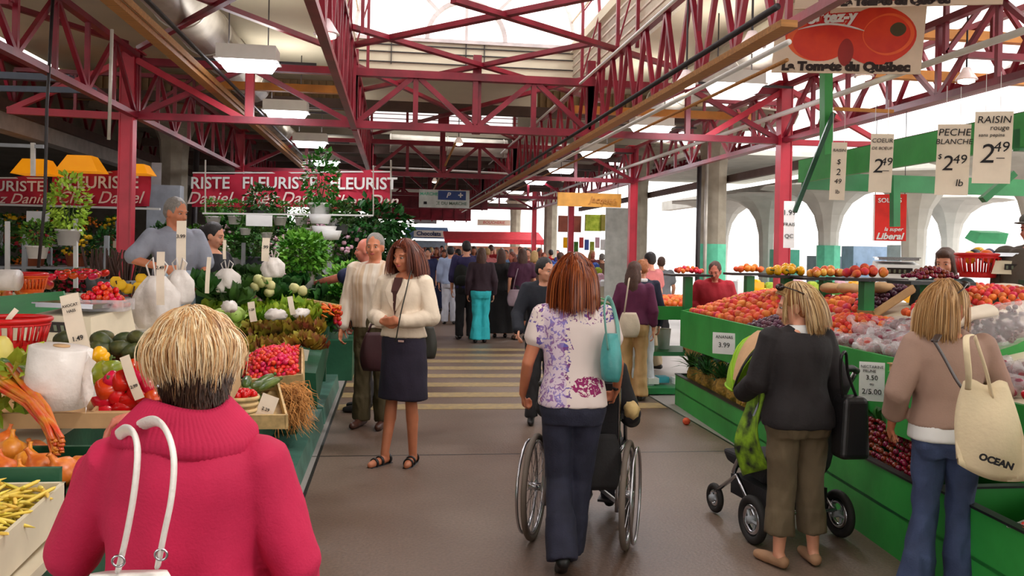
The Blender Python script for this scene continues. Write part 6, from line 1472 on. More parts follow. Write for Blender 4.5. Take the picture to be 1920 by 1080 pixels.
# ---- P1: woman in the pink sweater, seen from behind at the near left
PINK = cloth('pink_knit_wool', (184, 14, 68), scale=6, var=.1, bump=.15, bscale=160, sheen=0)
RIB = cloth('pink_ribbed_knit', (200, 26, 78), scale=90, stretch=(1, 1, .02), var=.3, bump=.9, bscale=90, sheen=0)
BLH = hairmat('streaked_blond_hair', [(140, 92, 56), (204, 156, 104), (232, 206, 160), (244, 230, 200)])
DKH = hairmat('dark_nape_hair', [(46, 30, 26), (96, 66, 50)])
p1 = at(342, 1300, D=1.86); p1.z = 0
def p1x(body, HT, K, TR, s):
    strands('top_hair', BLH, body, HT, 13000, lambda d: .11 if d.z > .2 else .065, (.086, .104, .11), lambda d: d.z > -.3 and not (d.y > .55 and d.z < .5), 1.12, .0009, .08, (0, -.018, .03), .1, 9, grav=.95, clump=.8, lr=(.6, 1.3), inw=1.8, tint=(.15, 1))
    strands('nape_hair', DKH, body, HT, 4500, lambda d: .05, (.082, .098, .105), lambda d: d.z < .2 and d.z > -.75 and d.y < .25, 1.08, .0012, .03, (0, -.02, .015), 0, 6, clump=.4)
    g = M(); 
    for q in (-1,): g.ell(HT((q * .083, .0, -.05)), V((.007, .007, .007)), None, 10, 7)
    g.build('earring', STEEL, body, True)
    # thick ribbed cowl collar
    g = M(); rs = []
    for z, rx, ry in [(1.385, .165, .12), (1.40, .172, .128), (1.425, .168, .126), (1.46, .135, .112), (1.49, .105, .098), (1.5, .094, .088), (1.485, .08, .078), (1.42, .08, .078)]:
        rs.append([K(TR(((rx + .0016 * math.cos(80 * a)) * math.cos(a), -.012 + (ry + .0016 * math.cos(80 * a)) * math.sin(a), z + .012 * math.sin(a * 2)))) for a in [2 * PI * j / 240 for j in range(240)]])
    g.rings(rs); g.build('ribbed_collar', PINK, body, True)
    g = M(); n_ = 26
    wr, el = V((-.275, .2, 1.29)) , V((-.29, .07, 1.11)); a = wr.lerp(el, .12); g.torus(K(a), .043 * s, .007, (wr - el), 26, 6); g.build('wrist_chain', STEEL, body, True)
person(p1, math.radians(-4), 1.52, 'blonde short-haired woman from behind in a bright pink knit sweater', dict(w=1.07, shz=1.335, slope=.22, vox=.008, skin=SKINR, hs=.94, head=(.1, .75, 0), hair=('brown', 'short'), face=True, curl=.7,
    armL=((-.29, .07, 1.11), (-.275, .2, 1.29), (.1, .0, 1), 1), armR=((.26, .02, 1.1), (.25, .15, .9), (-.1, .3, -1), 1), palmL=(.9, .3, 0),
    top=(PINK, .78, .03, 1.88, 1.44), topname='sweater', fold=.018, ff=6, bottom=('pants', cloth('dark_trousers', (40, 38, 48)), .015, 1), shoe=(BLACKP, 'shoe'), extra=p1x))
# white handbag on her left shoulder
r = empty('handbag', at(245, 1085, D=1.64), 'white leather handbag with two long straps on the pink sweater', 'handbag'); c0 = V(r.location); WL = mat('white_leather', (232, 228, 222), .3, bump=.2, bscale=60, var=.04)
g = M(); pouch(g, c0 + V((0, .0, .012)), .13, .055, .22); g.build('bag_body', WL, r, True)
g = M(); pts = [at(*q) for q in []]
def pathD(L_): return smooth([at(x, y, D=d) for x, y, d in L_])
g.tube(pathD([(222, 1068, 1.62), (238, 1000, 1.60), (252, 920, 1.59), (258, 850, 1.60), (252, 815, 1.64), (238, 806, 1.70), (222, 816, 1.77)]), .0125, 12, True, .45); g.build('shoulder_strap', WL, r, True)
g = M(); g.tube(pathD([(296, 1060, 1.61), (308, 1000, 1.59), (322, 930, 1.58), (326, 860, 1.59), (314, 812, 1.63), (294, 790, 1.69), (268, 796, 1.75), (248, 812, 1.80)]), .0125, 12, True, .45); g.build('shoulder_strap', WL, r, True)
for (x, y) in ((222, 1052), (302, 1040)):
    g = M(); c1 = at(x, y, D=1.59); g.torus(c1, .011, .0025, (0, 1, .2), 18, 6); g.build('buckle', STEEL, r, True)

# ---- P2: woman pushing the wheelchair
FLW = bpy.data.materials.new('floral_print_cotton'); FLW.use_nodes = True
def floral(mt):
    N = mt.node_tree.nodes; L = mt.node_tree.links; b = N['Principled BSDF']; b.inputs['Roughness'].default_value = .8
    tc = N.new('ShaderNodeTexCoord'); sx = N.new('ShaderNodeSeparateXYZ'); L.new(tc.outputs['Object'], sx.inputs[0])
    def m(op, a, bb=None, c=None):
        n = N.new('ShaderNodeMath'); n.operation = op
        for i, v_ in enumerate((a, bb, c)):
            if v_ is None: continue
            if isinstance(v_, (int, float)): n.inputs[i].default_value = v_
            else: L.new(v_, n.inputs[i])
        return n.outputs[0]
    def nz(sc, det=3):
        n = N.new('ShaderNodeTexNoise'); n.inputs['Scale'].default_value = sc; n.inputs['Detail'].default_value = det; n.inputs['Distortion'].default_value = 1.2; L.new(tc.outputs['Object'], n.inputs[0]); return n.outputs[0]
    X, Z = sx.outputs['X'], sx.outputs['Z']
    left = m('SUBTRACT', 1.0, m('DIVIDE', m('ABSOLUTE', m('ADD', X, .11)), .105)); shoul = m('SUBTRACT', 1.0, m('DIVIDE', m('ABSOLUTE', m('SUBTRACT', Z, 1.36)), .07))
    band = m('MAXIMUM', left, shoul)
    mask = m('MULTIPLY', m('GREATER_THAN', nz(38), .535), m('GREATER_THAN', m('ADD', band, m('MULTIPLY', nz(9), .9)), .62))
    cr = N.new('ShaderNodeValToRGB'); e = cr.color_ramp.elements; e[0].position = .4; e[0].color = lin((96, 92, 170)); e[1].position = .6; e[1].color = lin((120, 50, 110)); L.new(nz(14), cr.inputs[0])
    mx = N.new('ShaderNodeMix'); mx.data_type = 'RGBA'; mx.inputs[6].default_value = lin((224, 208, 202)); L.new(mask, mx.inputs[0]); L.new(cr.outputs[0], mx.inputs[7])
    wash = m('MULTIPLY', m('GREATER_THAN', m('ADD', left, nz(6)), .95), .35); m0 = N.new('ShaderNodeMix'); m0.data_type = 'RGBA'; m0.inputs[7].default_value = lin((186, 160, 214)); L.new(wash, m0.inputs[0]); L.new(mx.outputs[2], m0.inputs[6])
    # the magenta flower low on the right
    dx = m('DIVIDE', m('SUBTRACT', X, .07), .085); dz = m('DIVIDE', m('SUBTRACT', Z, .98), .05); rr = m('ADD', m('MULTIPLY', dx, dx), m('MULTIPLY', dz, dz))
    fm = m('MULTIPLY', m('LESS_THAN', m('ADD', rr, m('MULTIPLY', nz(30), .9)), 1.45), m('GREATER_THAN', nz(46), .46))
    m3 = N.new('ShaderNodeMix'); m3.data_type = 'RGBA'; m3.inputs[7].default_value = lin((142, 24, 92)); L.new(fm, m3.inputs[0]); L.new(m0.outputs[2], m3.inputs[6]); L.new(m3.outputs[2], b.inputs['Base Color'])
floral(FLW)
DENIM = cloth('dark_indigo_denim', (34, 36, 56), scale=8, var=.25, bump=.2, bscale=120); DENIM2 = cloth('blue_denim', (56, 70, 104), scale=7, var=.25, bump=.2, bscale=120)
AUB = hairmat('auburn_hair', [(60, 22, 12), (112, 46, 22), (150, 74, 34), (176, 98, 50)], .3)
WCR = -.30
def p2x(body, HT, K, TR, s):
    strands('bob_hair', AUB, body, HT, 4200, lambda d: .27 if d.z > .2 else .2, (.086, .104, .11), lambda d: d.z > -.3 and not (d.y > .45 and d.z < .62), 1.16, .0019, .012, (0, -.016, .03), .0, 11, grav=1.3, clump=.3, lr=(.75, 1.12))
person(at(1068, 1066, z=0) , -.12, 1.64, 'woman from behind in a purple floral tee pushing the wheelchair', dict(w=1.02, vox=.009, lean=.1, skin=SKINT, head=(.0, -.1, 0), hair=('auburn', 'bob'), curl=.75,
    armL=((-.25, .03, 1.12), (-.27, .16, .93), (.05, .6, -.5), 1), armR=((.25, .05, 1.12), (.27, .22, .95), (-.05, .7, -.4), 1),
    top=(FLW, .9, .022, .42, 1.425), topname='floral_tee', fold=.008, tfold=.008, bottom=('pants', DENIM, .012, 1, .025, .93), shoe=(BLACKP, 'shoe'),
    legs=[((-.07, .06, .49), (-.05, -.13, .12), 0), ((.06, .1, .48), (-.0, .1, .09), 0)], pitch=(.5, 0), extra=p2x))
TEAL = mat('teal_leather', (66, 148, 146), .4, var=.2, scale=6, bump=.2, bscale=30)
c0 = at(1146, 640, D=4.4); r = empty('shoulder_bag', c0, 'teal slouchy shoulder bag under the arm of the floral tee woman', 'shoulder bag')
g = M(); pouch(g, c0 + V((.0, -.0, .04)), .06, .11, .24, seed=3); g.build('bag_body', TEAL, r, True)
g = M(); g.tube(pathD([(1140, 655, 4.34), (1135, 610, 4.3), (1133, 575, 4.32), (1138, 558, 4.4), (1148, 570, 4.48), (1158, 610, 4.5), (1160, 650, 4.46)]), .013, 8, True, .4); g.build('shoulder_strap', mat('pale_teal_strap', (110, 168, 158), .5), r, True)

# ---- wheelchair and its rider
def wheel(g2, parent, c, ax, R, r, spokes, mt_t, mt_r, mt_s, rim=True, pre=''):
    c = V(c); ax = V(ax).normalized()
    g = M(); g.torus(c, R - r, r, ax, 44, 10); t = g.build('wheel', mt_t, parent, True)
    g = M(); g.torus(c, R - r * 2.6, r * .7, ax, 40, 8); g.build('rim', mt_r, t, True)
    g = M(); a = ax.orthogonal().normalized(); b = ax.cross(a)
    for i in range(spokes): th = 2 * PI * i / spokes; d = a * math.cos(th) + b * math.sin(th); g.tube([c + ax * (.02 if i % 2 else -.02), c + d * (R - r * 2.5)], .0018 if spokes > 8 else .01, 5)
    g.build('spokes', mt_s, t); g = M(); g.tube([c - ax * .035, c + ax * .035], .022, 14); g.build('hub', mt_s, t, True)
    return t
H_ = Matrix.Rotation(WCR - .08, 3, 'Z'); wc = (at(1000, 1008, z=0) + at(1176, 1030, z=0)) / 2
r = empty('wheelchair', wc, 'folding wheelchair with two large spoked wheels in front of the floral tee woman', 'wheelchair')
L2 = lambda x, y, z: wc + H_ @ V((x, y, z))
AX = H_ @ V((1, 0, 0))
for q in (-1, 1):
    t = wheel(None, r, L2(q * .27, 0, .305), AX, .305, .017, 22, mat('grey_rubber_tyre', (112, 100, 90), .7), STEEL, STEEL)
    g = M(); g.torus(L2(q * .315, 0, .305), .262, .009, AX, 44, 8); g.build('push_rim', STEEL, r, True)
    wheel(None, r, L2(q * .22, .42, .1), AX, .1, .018, 5, BLACKP, DARK, DARK)
    g = M(); fr = [L2(q * .21, -.06, .93), L2(q * .21, -.0, .9), L2(q * .21, .0, .3), L2(q * .21, .0, .2)]; g.tube(fr, .012, 8); g.tube([L2(q * .21, 0, .52), L2(q * .21, .42, .52), L2(q * .21, .5, .2), L2(q * .2, .56, .1)], .012, 8); g.tube([L2(q * .21, 0, .22), L2(q * .21, .44, .22)], .012, 8); g.tube([L2(q * .21, 0, .72), L2(q * .21, .34, .72), L2(q * .21, .38, .52)], .012, 8); g.build('side_frame', STEEL, r, True)
    g = M(); g.cap(L2(q * .21, -.16, .93), L2(q * .21, -.05, .93), .018, .018); g.build('push_handle', BLACKP, r, True)
    g = M(); g.box(L2(q * .21, .18, .74), (.05, .3, .03), H_); g.build('armrest', BLACKP, r)
    g = M(); g.box(L2(q * .1, .6, .1), (.15, .14, .015), H_); g.build('footplate', DARK, r)
g = M(); g.bar(L2(-.21, .1, .22), L2(.21, .12, .5), .02); g.bar(L2(.21, .1, .22), L2(-.21, .12, .5), .02); g.build('cross_brace', STEEL, r)
g = M(); g.box(L2(0, .2, .52), (.4, .42, .04), H_); g.build('seat', cloth('black_nylon', (30, 28, 32)), r)
g = M(); g.box(L2(0, -.01, .74), (.41, .03, .38), H_); g.build('backrest', cloth('black_nylon', (30, 28, 32)), r)
c1 = L2(.2, -.02, .52); g = M(); pouch(g, L2(.13, -.12, .66), .14, .06, .3, seed=5); T(g.build('dark_bag', cloth('charcoal_cloth', (36, 34, 36)), None, True, origin=c1), 'dark cloth bag hanging on the back of the wheelchair', 'bag')
person(wc + H_ @ V((0, .16, -.31)), WCR - .08, 1.58, 'seated person in dark clothes in the wheelchair, mostly hidden', dict(w=1.15, vox=.012, sit=True, head=(.15, 0, 0), hair=('grey', 'short'),
    armL=((-.27, .05, 1.12), (-.24, .28, 1.05), (0, 1, 0), 1), armR=((.27, .02, 1.12), (.27, .2, 1.05), (0, 1, 0), 1),
    top=(cloth('black_knit', (30, 28, 32)), .84, .03, 1.9), topname='cardigan', bottom=('pants', cloth('dark_trousers', (40, 38, 48)), .02, 1), shoe=(BLACKP, 'shoe'),
    legs=[((-.1, .42, .88), (-.1, .5, .47), 0), ((.1, .42, .88), (.1, .5, .47), 0)]))
c1 = L2(.28, .02, .78); g = M(); g.ell(c1, (.045, .06, .05), None, 14, 9, lambda d: 1 + .12 * math.sin(8 * d.x + 6 * d.z)); T(g.build('cloth_bundle', cloth('tan_cloth', (206, 178, 120)), None, True, origin=c1), 'small tan cloth bundle by the right armrest of the wheelchair', 'cloth')

# ---- P3: woman with the stroller
BLK = cloth('black_wool_jacket', (26, 20, 22), var=.2); KHA = cloth('khaki_cotton', (96, 82, 60), var=.15)
BL3 = hairmat('dark_blond_hair', [(110, 80, 50), (176, 134, 82), (206, 172, 120), (224, 196, 148)])
SUNG = mat('dark_sunglass_lens', (36, 22, 20), .12)
def shades(body, HT, zz=.128, yy=.035):
    g = M()
    for q in (-1, 1): g.ell(HT((q * .038, yy + .035, zz - .005)), V((.028, .012, .02)), None, 12, 8); g.tube([HT((q * .066, yy + .02, zz)), HT((q * .088, yy - .05, zz - .03)), HT((q * .086, yy - .1, zz - .06))], .0035, 6)
    g.tube([HT((-.014, yy + .042, zz)), HT((.014, yy + .042, zz))], .004, 6); g.build('sunglasses_on_head', SUNG, body, True)
def p3x(body, HT, K, TR, s):
    strands('shoulder_hair', BL3, body, HT, 3600, lambda d: .22 if d.z > .1 else .17, (.085, .103, .108), lambda d: d.z > -.25 and (d.y < .12 or d.z > .72) and not (d.x < -.22 and d.y > -.3), 1.14, .0019, .02, (0, -.016, .03), .1, 10)
    shades(body, HT)
    g = M(); torso_pts = [[K(TR(((r_) * math.cos(a), -.012 + r_ * .95 * math.sin(a), z))) for a in [2 * PI * j / 20 for j in range(20)]] for z, r_ in ((1.4, .09), (1.44, .078), (1.475, .068), (1.475, .055))]; g.rings(torso_pts); g.build('white_collar', WHITE, body, True)
person((at(1448, 1060, z=0) + at(1532, 1060, z=0)) / 2, .12, 1.5, 'blonde woman from behind in a black jacket and khaki capris at the stroller', dict(w=1.14, vox=.009, lean=.06, skin=SKIN, hs=1.06, head=(.12, 1.05, 0), hair=('ginger', 'short'), curl=.7,
    armL=((-.245, .06, 1.13), (-.22, .27, 1.02), (.1, .9, -.2), 1), armR=((.28, .0, 1.12), (.27, .1, .9), (-.1, .2, -1), 1),
    top=(BLK, .86, .034, 1.92, 1.43), topname='jacket', fold=.008, bottom=('pants', KHA, .022, .72, .02, 1.0), tfold=.012, shoe=(cloth('tan_suede', (168, 128, 96)), 'shoe'),
    legs=[((-.095, .01, .49), (-.12, -.01, .09), .25), ((.095, .01, .49), (.12, -.01, .09), -.2)], extra=p3x))
c0 = at(1594, 800, D=4.55); r = empty('handbag', c0, 'black boxy handbag hanging on the arm of the jacket woman', 'handbag'); BKL = mat('black_leather', (20, 18, 20), .4, bump=.1)
g = M(); g.hexa([c0 + V((x * (.085 if z < 0 else .07), y * .07, z * .165)) for z in (-1, 1) for x, y in ((-1, -1), (1, -1), (1, 1), (-1, 1))]); o = g.build('bag_body', BKL, r); 
md = o.modifiers.new('b', 'BEVEL'); md.width = .03; md.segments = 4
g = M(); g.tube(pathD([(1580, 745, 4.5), (1576, 700, 4.45), (1578, 668, 4.42), (1586, 662, 4.46), (1590, 700, 4.52), (1606, 745, 4.55)]), .008, 8); g.build('handle', BKL, r, True)
# ---- stroller
so = (at(1395, 1015, z=0) + at(1568, 1000, z=0)) / 2; so.z = 0
r = empty('stroller', so, 'pushchair with a lime green hood and silver frame before the jacket woman', 'stroller'); SH = Matrix.Rotation(.13, 3, 'Z'); L3 = lambda x, y, z: so + SH @ V((x, y, z)); SX = SH @ V((1, 0, 0))
TY = mat('black_rubber', (30, 27, 26), .7)
for q, rr_ in ((-1, .14), (1, .14)): wheel(None, r, L3(q * .29, -.05, .14), SX, .14, .025, 5, TY, STEEL, GREYM)
for q in (-1, 1): wheel(None, r, L3(q * .22, .52, .1), SX, .095, .02, 5, TY, STEEL, GREYM)
for q in (-1, 1):
    g = M(); g.tube([L3(q * .27, -.05, .15), L3(q * .25, .2, .33), L3(q * .22, .52, .14)], .014, 8); g.tube([L3(q * .25, .24, .34), L3(q * .26, .05, .62), L3(q * .26, -.16, .93), L3(q * .25, -.24, 1.02)], .016, 8); g.build('frame_tube', STEEL, r, True)
    g = M(); g.tube([L3(q * .26, .05, .62), L3(q * .26, -.1, .84)], .026, 10); g.build('hinge_sleeve', mat('pale_blue_grey_plastic', (150, 156, 172), .4), r, True)
g = M(); g.tube([L3(-.25, -.24, 1.02), L3(-.2, -.27, 1.04), L3(.2, -.27, 1.04), L3(.25, -.24, 1.02)], .02, 10); g.build('push_bar', BLACKP, r, True)
g = M(); g.tube([L3(-.27, -.05, .16), L3(.27, -.05, .16)], .012, 8); g.build('axle', STEEL, r, True)
g = M(); g.hexa([L3(-.2, .0, .32), L3(.2, .0, .32), L3(.2, .42, .36), L3(-.2, .42, .36), L3(-.22, -.1, .45), L3(.22, -.1, .45), L3(.22, .46, .44), L3(-.22, .46, .44)]); g.hexa([L3(-.2, -.1, .42), L3(.2, -.1, .42), L3(.2, .02, .42), L3(-.2, .02, .42), L3(-.2, -.24, .86), L3(.2, -.24, .86), L3(.2, -.14, .88), L3(-.2, -.14, .88)]); o = g.build('seat_pad', cloth('black_padded_nylon', (28, 26, 30)), r)
md = o.modifiers.new('b', 'BEVEL'); md.width = .03; md.segments = 3
g = M(); g.box(L3(0, .15, .24), (.4, .42, .12), SH); g.build('storage_basket', cloth('black_padded_nylon', (28, 26, 30)), r)
LIME = cloth('lime_green_canvas', (150, 196, 40), scale=5, var=.1); hc_ = L3(-.15, -.05, .86)
def hood(u, v, k=1): # u across, v over
    a = (u - .5) * PI * .98; b = -.45 + v * 2.0
    return hc_ + SH @ V((math.sin(a) * .25 * k, math.cos(a) * math.sin(b) * .3 * k + .05, math.cos(a) * math.cos(b) * .36 * k + .02))
g = M(); g.grid(hood, 18, 12); o = g.build('hood', LIME, r, True); md = o.modifiers.new('s', 'SOLIDIFY'); md.thickness = .008
g = M(); g.grid(lambda u, v: hood(.05 + .35 * u, .04 + v * .25, 1.03), 8, 4); g.build('hood_lining', cloth('beige_canvas', (196, 156, 116)), r, True)
for k in range(3):
    g = M(); g.tube([hood(i / 14, .02 + .48 * k, 1.01) for i in range(15)], .007, 6); g.build('hood_rib', LIME if k else BLACKP, r, True)
def legcover(u, v): return L3(-.3 + .03 * math.sin(v * 7), -.15 + .22 * u, 1.08 - .62 * v - .1 * u) + SH @ V((-.02 * math.sin(u * 5 + v * 4), 0, 0))
g = M(); g.grid(legcover, 8, 14); o = g.build('side_drape', mat('lime_leafy_print', (150, 196, 40), .7, col2=(30, 34, 26), scale=14), r, True); md = o.modifiers.new('s', 'SOLIDIFY'); md.thickness = .01

# ---- P4: woman in the taupe sweater with a tote
TAUPE = cloth('taupe_knit', (158, 128, 112), var=.08, bump=.1, bscale=140)
BL4 = hairmat('straight_blond_hair', [(124, 90, 52), (176, 132, 82), (200, 160, 110), (216, 182, 132)])
def p4x(body, HT, K, TR, s):
    strands('straight_hair', BL4, body, HT, 3600, lambda d: .25 if d.z > .1 else .19, (.085, .103, .108), lambda d: d.z > -.25 and (d.y < .2 or d.z > .7) and not (d.x > .22 and d.y > -.35), 1.12, .0019, .006, (0, -.016, .03), .1, 10, grav=1.3)
    shades(body, HT)
p4 = at(1768, 1140, z=0)
person(p4, -.22, 1.55, 'woman from behind in a taupe sweater and blue jeans at the right', dict(w=1.0, vox=.009, skin=SKINT, head=(.05, -1.0, 0), hair=('blond', 'short'), curl=.6,
    armL=((-.26, -.02, 1.13), (-.24, .12, .93), (.1, .6, -.6), 1), armR=((.29, .04, 1.15), (.26, .3, 1.1), (-.1, 1, .1), 1),
    top=(TAUPE, .965, .03, 1.55, 1.43), topname='sweater', fold=.006, under=(WHITE, .89, 1.02, .026), bottom=('pants', DENIM2, .01, 1, .03, .95), shoe=(BLACKP, 'shoe'),
    legs=[((-.09, .02, .49), (-.17, -.03, .09), 0), ((.09, .03, .49), (.09, .02, .09), -.1)], extra=p4x))
CANV = cloth('cream_canvas', (226, 208, 172), scale=6, var=.06)
c0 = at(1850, 760, D=3.72); r = empty('tote_bag', c0, 'cream canvas tote bag with dark lettering on the shoulder of the taupe sweater woman', 'tote bag')
RT = Matrix.Rotation(-.35, 3, 'Z')
def tote(u, v, side):
    w0 = .085 + .055 * math.sin(min(1, v * 1.6) * PI / 2); x = (u - .5) * 2 * w0; th = .05 * math.sin(PI * u) * math.sin(PI * min(1, v * .9 + .05)) * side
    z = .1 - v * .42 - .05 * (u - .5) * v + .012 * math.sin(u * 9 + v * 6) * (1 - v); return c0 + RT @ V((x + .04 * v - .01, th + .008 * side * math.sin(u * 8 + v * 5), z + (.03 * (2 * u - 1) ** 2 if v > .9 else 0)))
g = M(); g.grid(lambda u, v: tote(u, v, -1), 14, 14); g.grid(lambda u, v: tote(u, v, 1), 14, 14); o = g.build('bag_body', CANV, r, True); md = o.modifiers.new('s', 'SOLIDIFY'); md.thickness = .004
g = M(); g.tube(pathD([(1815, 730, 3.68), (1816, 700, 3.62), (1812, 655, 3.6), (1812, 632, 3.66), (1822, 628, 3.75)]), .013, 8, True, .35); g.build('shoulder_strap', CANV, r, True)
g = M(); g.tube(pathD([(1860, 745, 3.7), (1850, 700, 3.68), (1836, 655, 3.7), (1828, 632, 3.76)]), .013, 8, True, .35); g.build('shoulder_strap', CANV, r, True)
text('OCEAN', 'lettering', INK, r, .04, at(1868, 866, D=3.6), RT @ facing(0, .1, .28), .001, .002)
g = M(); g.tube(pathD([(1752, 640, 3.83), (1770, 670, 3.8), (1795, 715, 3.77), (1818, 745, 3.74)]), .016, 8, True, .3); g.tube(pathD([(1752, 640, 3.83), (1760, 628, 3.95)]), .016, 8, True, .3); T(g.build('cross_body_strap', mat('dark_brown_leather', (52, 38, 34), .5), None, True, origin=at(1780, 680, D=3.8)), 'dark brown cross-body strap slung over the taupe sweater', 'bag strap')

# ---- P5: woman in the cream blazer, P6, P7
CRM = cloth('cream_blazer_cloth', (226, 208, 186), var=.06)
HN5 = hairmat('chestnut_hair', [(70, 30, 22), (110, 52, 36), (140, 76, 52)], .35)
def p5x(body, HT, K, TR, s):
    strands('long_bob_hair', HN5, body, HT, 2600, lambda d: .26 if d.z > .1 else .2, (.085, .103, .11), lambda d: d.z > -.2 and (d.y < .25 or d.z > .74), 1.09, .0022, .02, (0, -.014, .03), .0, 9)
    for q in (-1, 1):
        g = M(); g.add([K(TR(p)) for p in [(q * .012, .158, 1.18), (q * .02, .156, 1.3), (q * .06, .115, 1.42), (q * .1, .1, 1.4), (q * .092, .14, 1.33), (q * .055, .158, 1.25)]], [(0, 1, 5), (1, 4, 5), (1, 2, 4), (2, 3, 4)]); o = g.build('lapel', CRM, body); md = o.modifiers.new('s', 'SOLIDIFY'); md.thickness = .008
    g = M(); g.add([K(TR(p)) for p in [(-.0, .151, 1.14), (-.035, .15, 1.33), (-.035, .1, 1.43), (.035, .1, 1.43), (.035, .15, 1.33)]], [(0, 1, 4), (1, 2, 3, 4)]); o = g.build('brown_top', cloth('dark_brown_knit', (70, 34, 30)), body); md = o.modifiers.new('s', 'SOLIDIFY'); md.thickness = .006
    g = M(); g.box(K((-.05, .13, .95)), (.05, .01, .015)); g.build('belt_clasp', STEEL, body)
NAVY = cloth('midnight_cotton', (34, 26, 46), var=.15)
person(at(752, 866, z=0), PI - .5, 1.72, 'woman with chestnut hair in a cream blazer and dark skirt in the aisle', dict(w=.98, vox=.009, skin=SKINT, head=(.12, -.15, 0), hair=('auburn', 'short'), curl=.9,
    armL=((-.25, .02, 1.13), (-.06, .2, 1.1), (1, .25, .05), 1), armR=((.25, .02, 1.13), (.07, .22, 1.1), (-1, .2, .1), 1), palmL=(0, -1, .3), palmR=(0, -1, .3),
    top=(CRM, .97, .028, 1.82, 1.42), topname='blazer', bottom=('skirt', NAVY, .02, .49, .06, .98), shoe=(BLACKP, 'sandal'), legs=[((-.08, .01, .49), (-.1, -.0, .08), .2), ((.08, .02, .49), (.09, .1, .08), -.2)], extra=p5x))
c0 = at(806, 640, D=6.75); r = empty('shoulder_bag', c0, 'dark olive shoulder bag behind the cream blazer woman', 'shoulder bag'); g = M(); pouch(g, c0 + V((-.02, .05, .12)), .09, .06, .26, seed=2); g.build('bag_body', mat('dark_olive_leather', (44, 42, 34), .5), r, True)
g = M(); g.tube(pathD([(742, 640, 6.42), (751, 590, 6.38), (761, 548, 6.4), (768, 518, 6.47), (773, 505, 6.62)]), .01, 8, True, .5); g.build('shoulder_strap', mat('dark_olive_leather', (44, 42, 34), .5), r, True)
c0 = at(745, 690, D=6.35)
c0 = at(704, 660, D=7.4); r = empty('shoulder_bag', c0, 'dark maroon bag between the striped-shirt man and the blazer woman', 'bag'); g = M(); pouch(g, c0 + V((0, 0, .17)), .15, .07, .33, seed=4); g.build('bag_body', mat('maroon_leather', (58, 20, 28), .5), r, True)
g = M(); g.tube([c0 + V((-.08, 0, .13)), c0 + V((-.04, 0, .24)), c0 + V((.05, 0, .24)), c0 + V((.09, 0, .13))], .01, 8); g.build('handle', mat('maroon_leather', (58, 20, 28), .5), r, True)
STRP = cloth('pale_striped_shirting', (222, 210, 196), scale=26, stretch=(1, .1, .02), col2=(196, 168, 140)); OLV = cloth('olive_trouser_cloth', (84, 72, 46))
person(at(697, 800, z=0), PI - .35, 1.8, 'man in a pale striped shirt and olive trousers beside the blazer woman', dict(male=True, vox=.0105, skin=SKINT, head=(.05, .1, 0), hair=('grey', 'short'),
    armR=((.25, .0, 1.12), (.26, .1, .88), (0, .3, -1), 1), armL=((-.25, .02, 1.12), (-.2, .15, .9), (0, .3, -1), 1), top=(STRP, .88, .026, 1.9, 1.44), bottom=('pants', OLV, .022, 1, .012, 1.0), shoe=(mat('brown_leather_shoe', (70, 38, 28), .4), 'shoe')))
person(V((at(681, 790, D=8.75).x, at(681, 790, D=8.75).y, 0)), PI / 2 - .1, 1.76, 'bald man in a navy shirt pointing over the vegetables', dict(male=True, w=1.1, vox=.0105, skin=SKINR, head=(.05, .0, 0), hair=('grey', 'bald'), curl=.2,
    armL=((-.12, .3, 1.3), (-.02, .52, 1.24), (.0, 1, .05), 1), armR=((.25, .05, 1.12), (.25, .15, .9), (0, .3, -1), 1), palmL=(1, 0, -.2), top=(cloth('navy_shirt_cotton', (28, 34, 72)), .88, .024, .6, 1.43), bottom=('pants', cloth('charcoal_trousers', (44, 42, 46)), .02, 1, .01, 1), shoe=(BLACKP, 'shoe')))
# ---- vendors at the left
p8 = at(325, 500, D=7.5); p8.z = .25
GRT = cloth('grey_tee_cotton', (140, 144, 158))
def p8x(body, HT, K, TR, s):
    g = M(); g.rings([[K(TR(((.17 + .03 * (1.2 - z)) * math.cos(a), .0 + (.13 + .03 * (1.2 - z)) * math.sin(a), z))) for a in [PI * .04 + PI * .92 * j / 16 for j in range(17)] + [PI * .96 - PI * .92 * j / 16 for j in range(17)]] for z in (.6, .75, .9, 1.05, 1.12)], False); g.build('apron', cloth('pale_blue_apron', (186, 206, 228)), body, True)
person(p8, PI + .55, 1.82, 'grey-haired vendor in a grey tee behind the vegetable counter', dict(male=True, w=.88, vox=.0105, skin=SKINT, head=(.2, .45, 0), hair=('grey', 'short'), curl=.9, lean=.05,
    armR=((.34, .06, 1.2), (.14, .28, 1.13), (-1, .3, -.1), 1), armL=((-.25, .06, 1.14), (-.12, .28, 1.02), (.6, .6, -.3), 1), palmR=(0, -1, 0), top=(GRT, .9, .03, .85, 1.43), topname='tee_shirt', bottom=('pants', cloth('navy_work_trousers', (40, 44, 66)), .02, 1, .01, 1), shoe=(BLACKP, 'shoe'), extra=p8x))
p9 = at(398, 500, D=8.0); p9.z = .15
person(p9, PI + 1.1, 1.72, 'dark-haired woman vendor in a black top and dark green apron', dict(vox=.0105, head=(.25, .25, 0), hair=('black', 'bun'), skin=SKIN, armR=((.25, .06, 1.14), (.16, .3, 1.08), (-.2, 1, 0), 1), armL=((-.25, .06, 1.14), (-.14, .3, 1.06), (.2, 1, 0), 1),
    top=(cloth('black_tee_cotton', (26, 26, 34)), .9, .024, .8, 1.42), topname='tee_shirt', bottom=('skirt', cloth('dark_green_apron_cloth', (24, 72, 54)), .03, .55, .05, 1.2), shoe=(BLACKP, 'shoe')))
def flr(px, D, dz=0): q = at(px, 500, D=D); return V((q.x, q.y, dz))
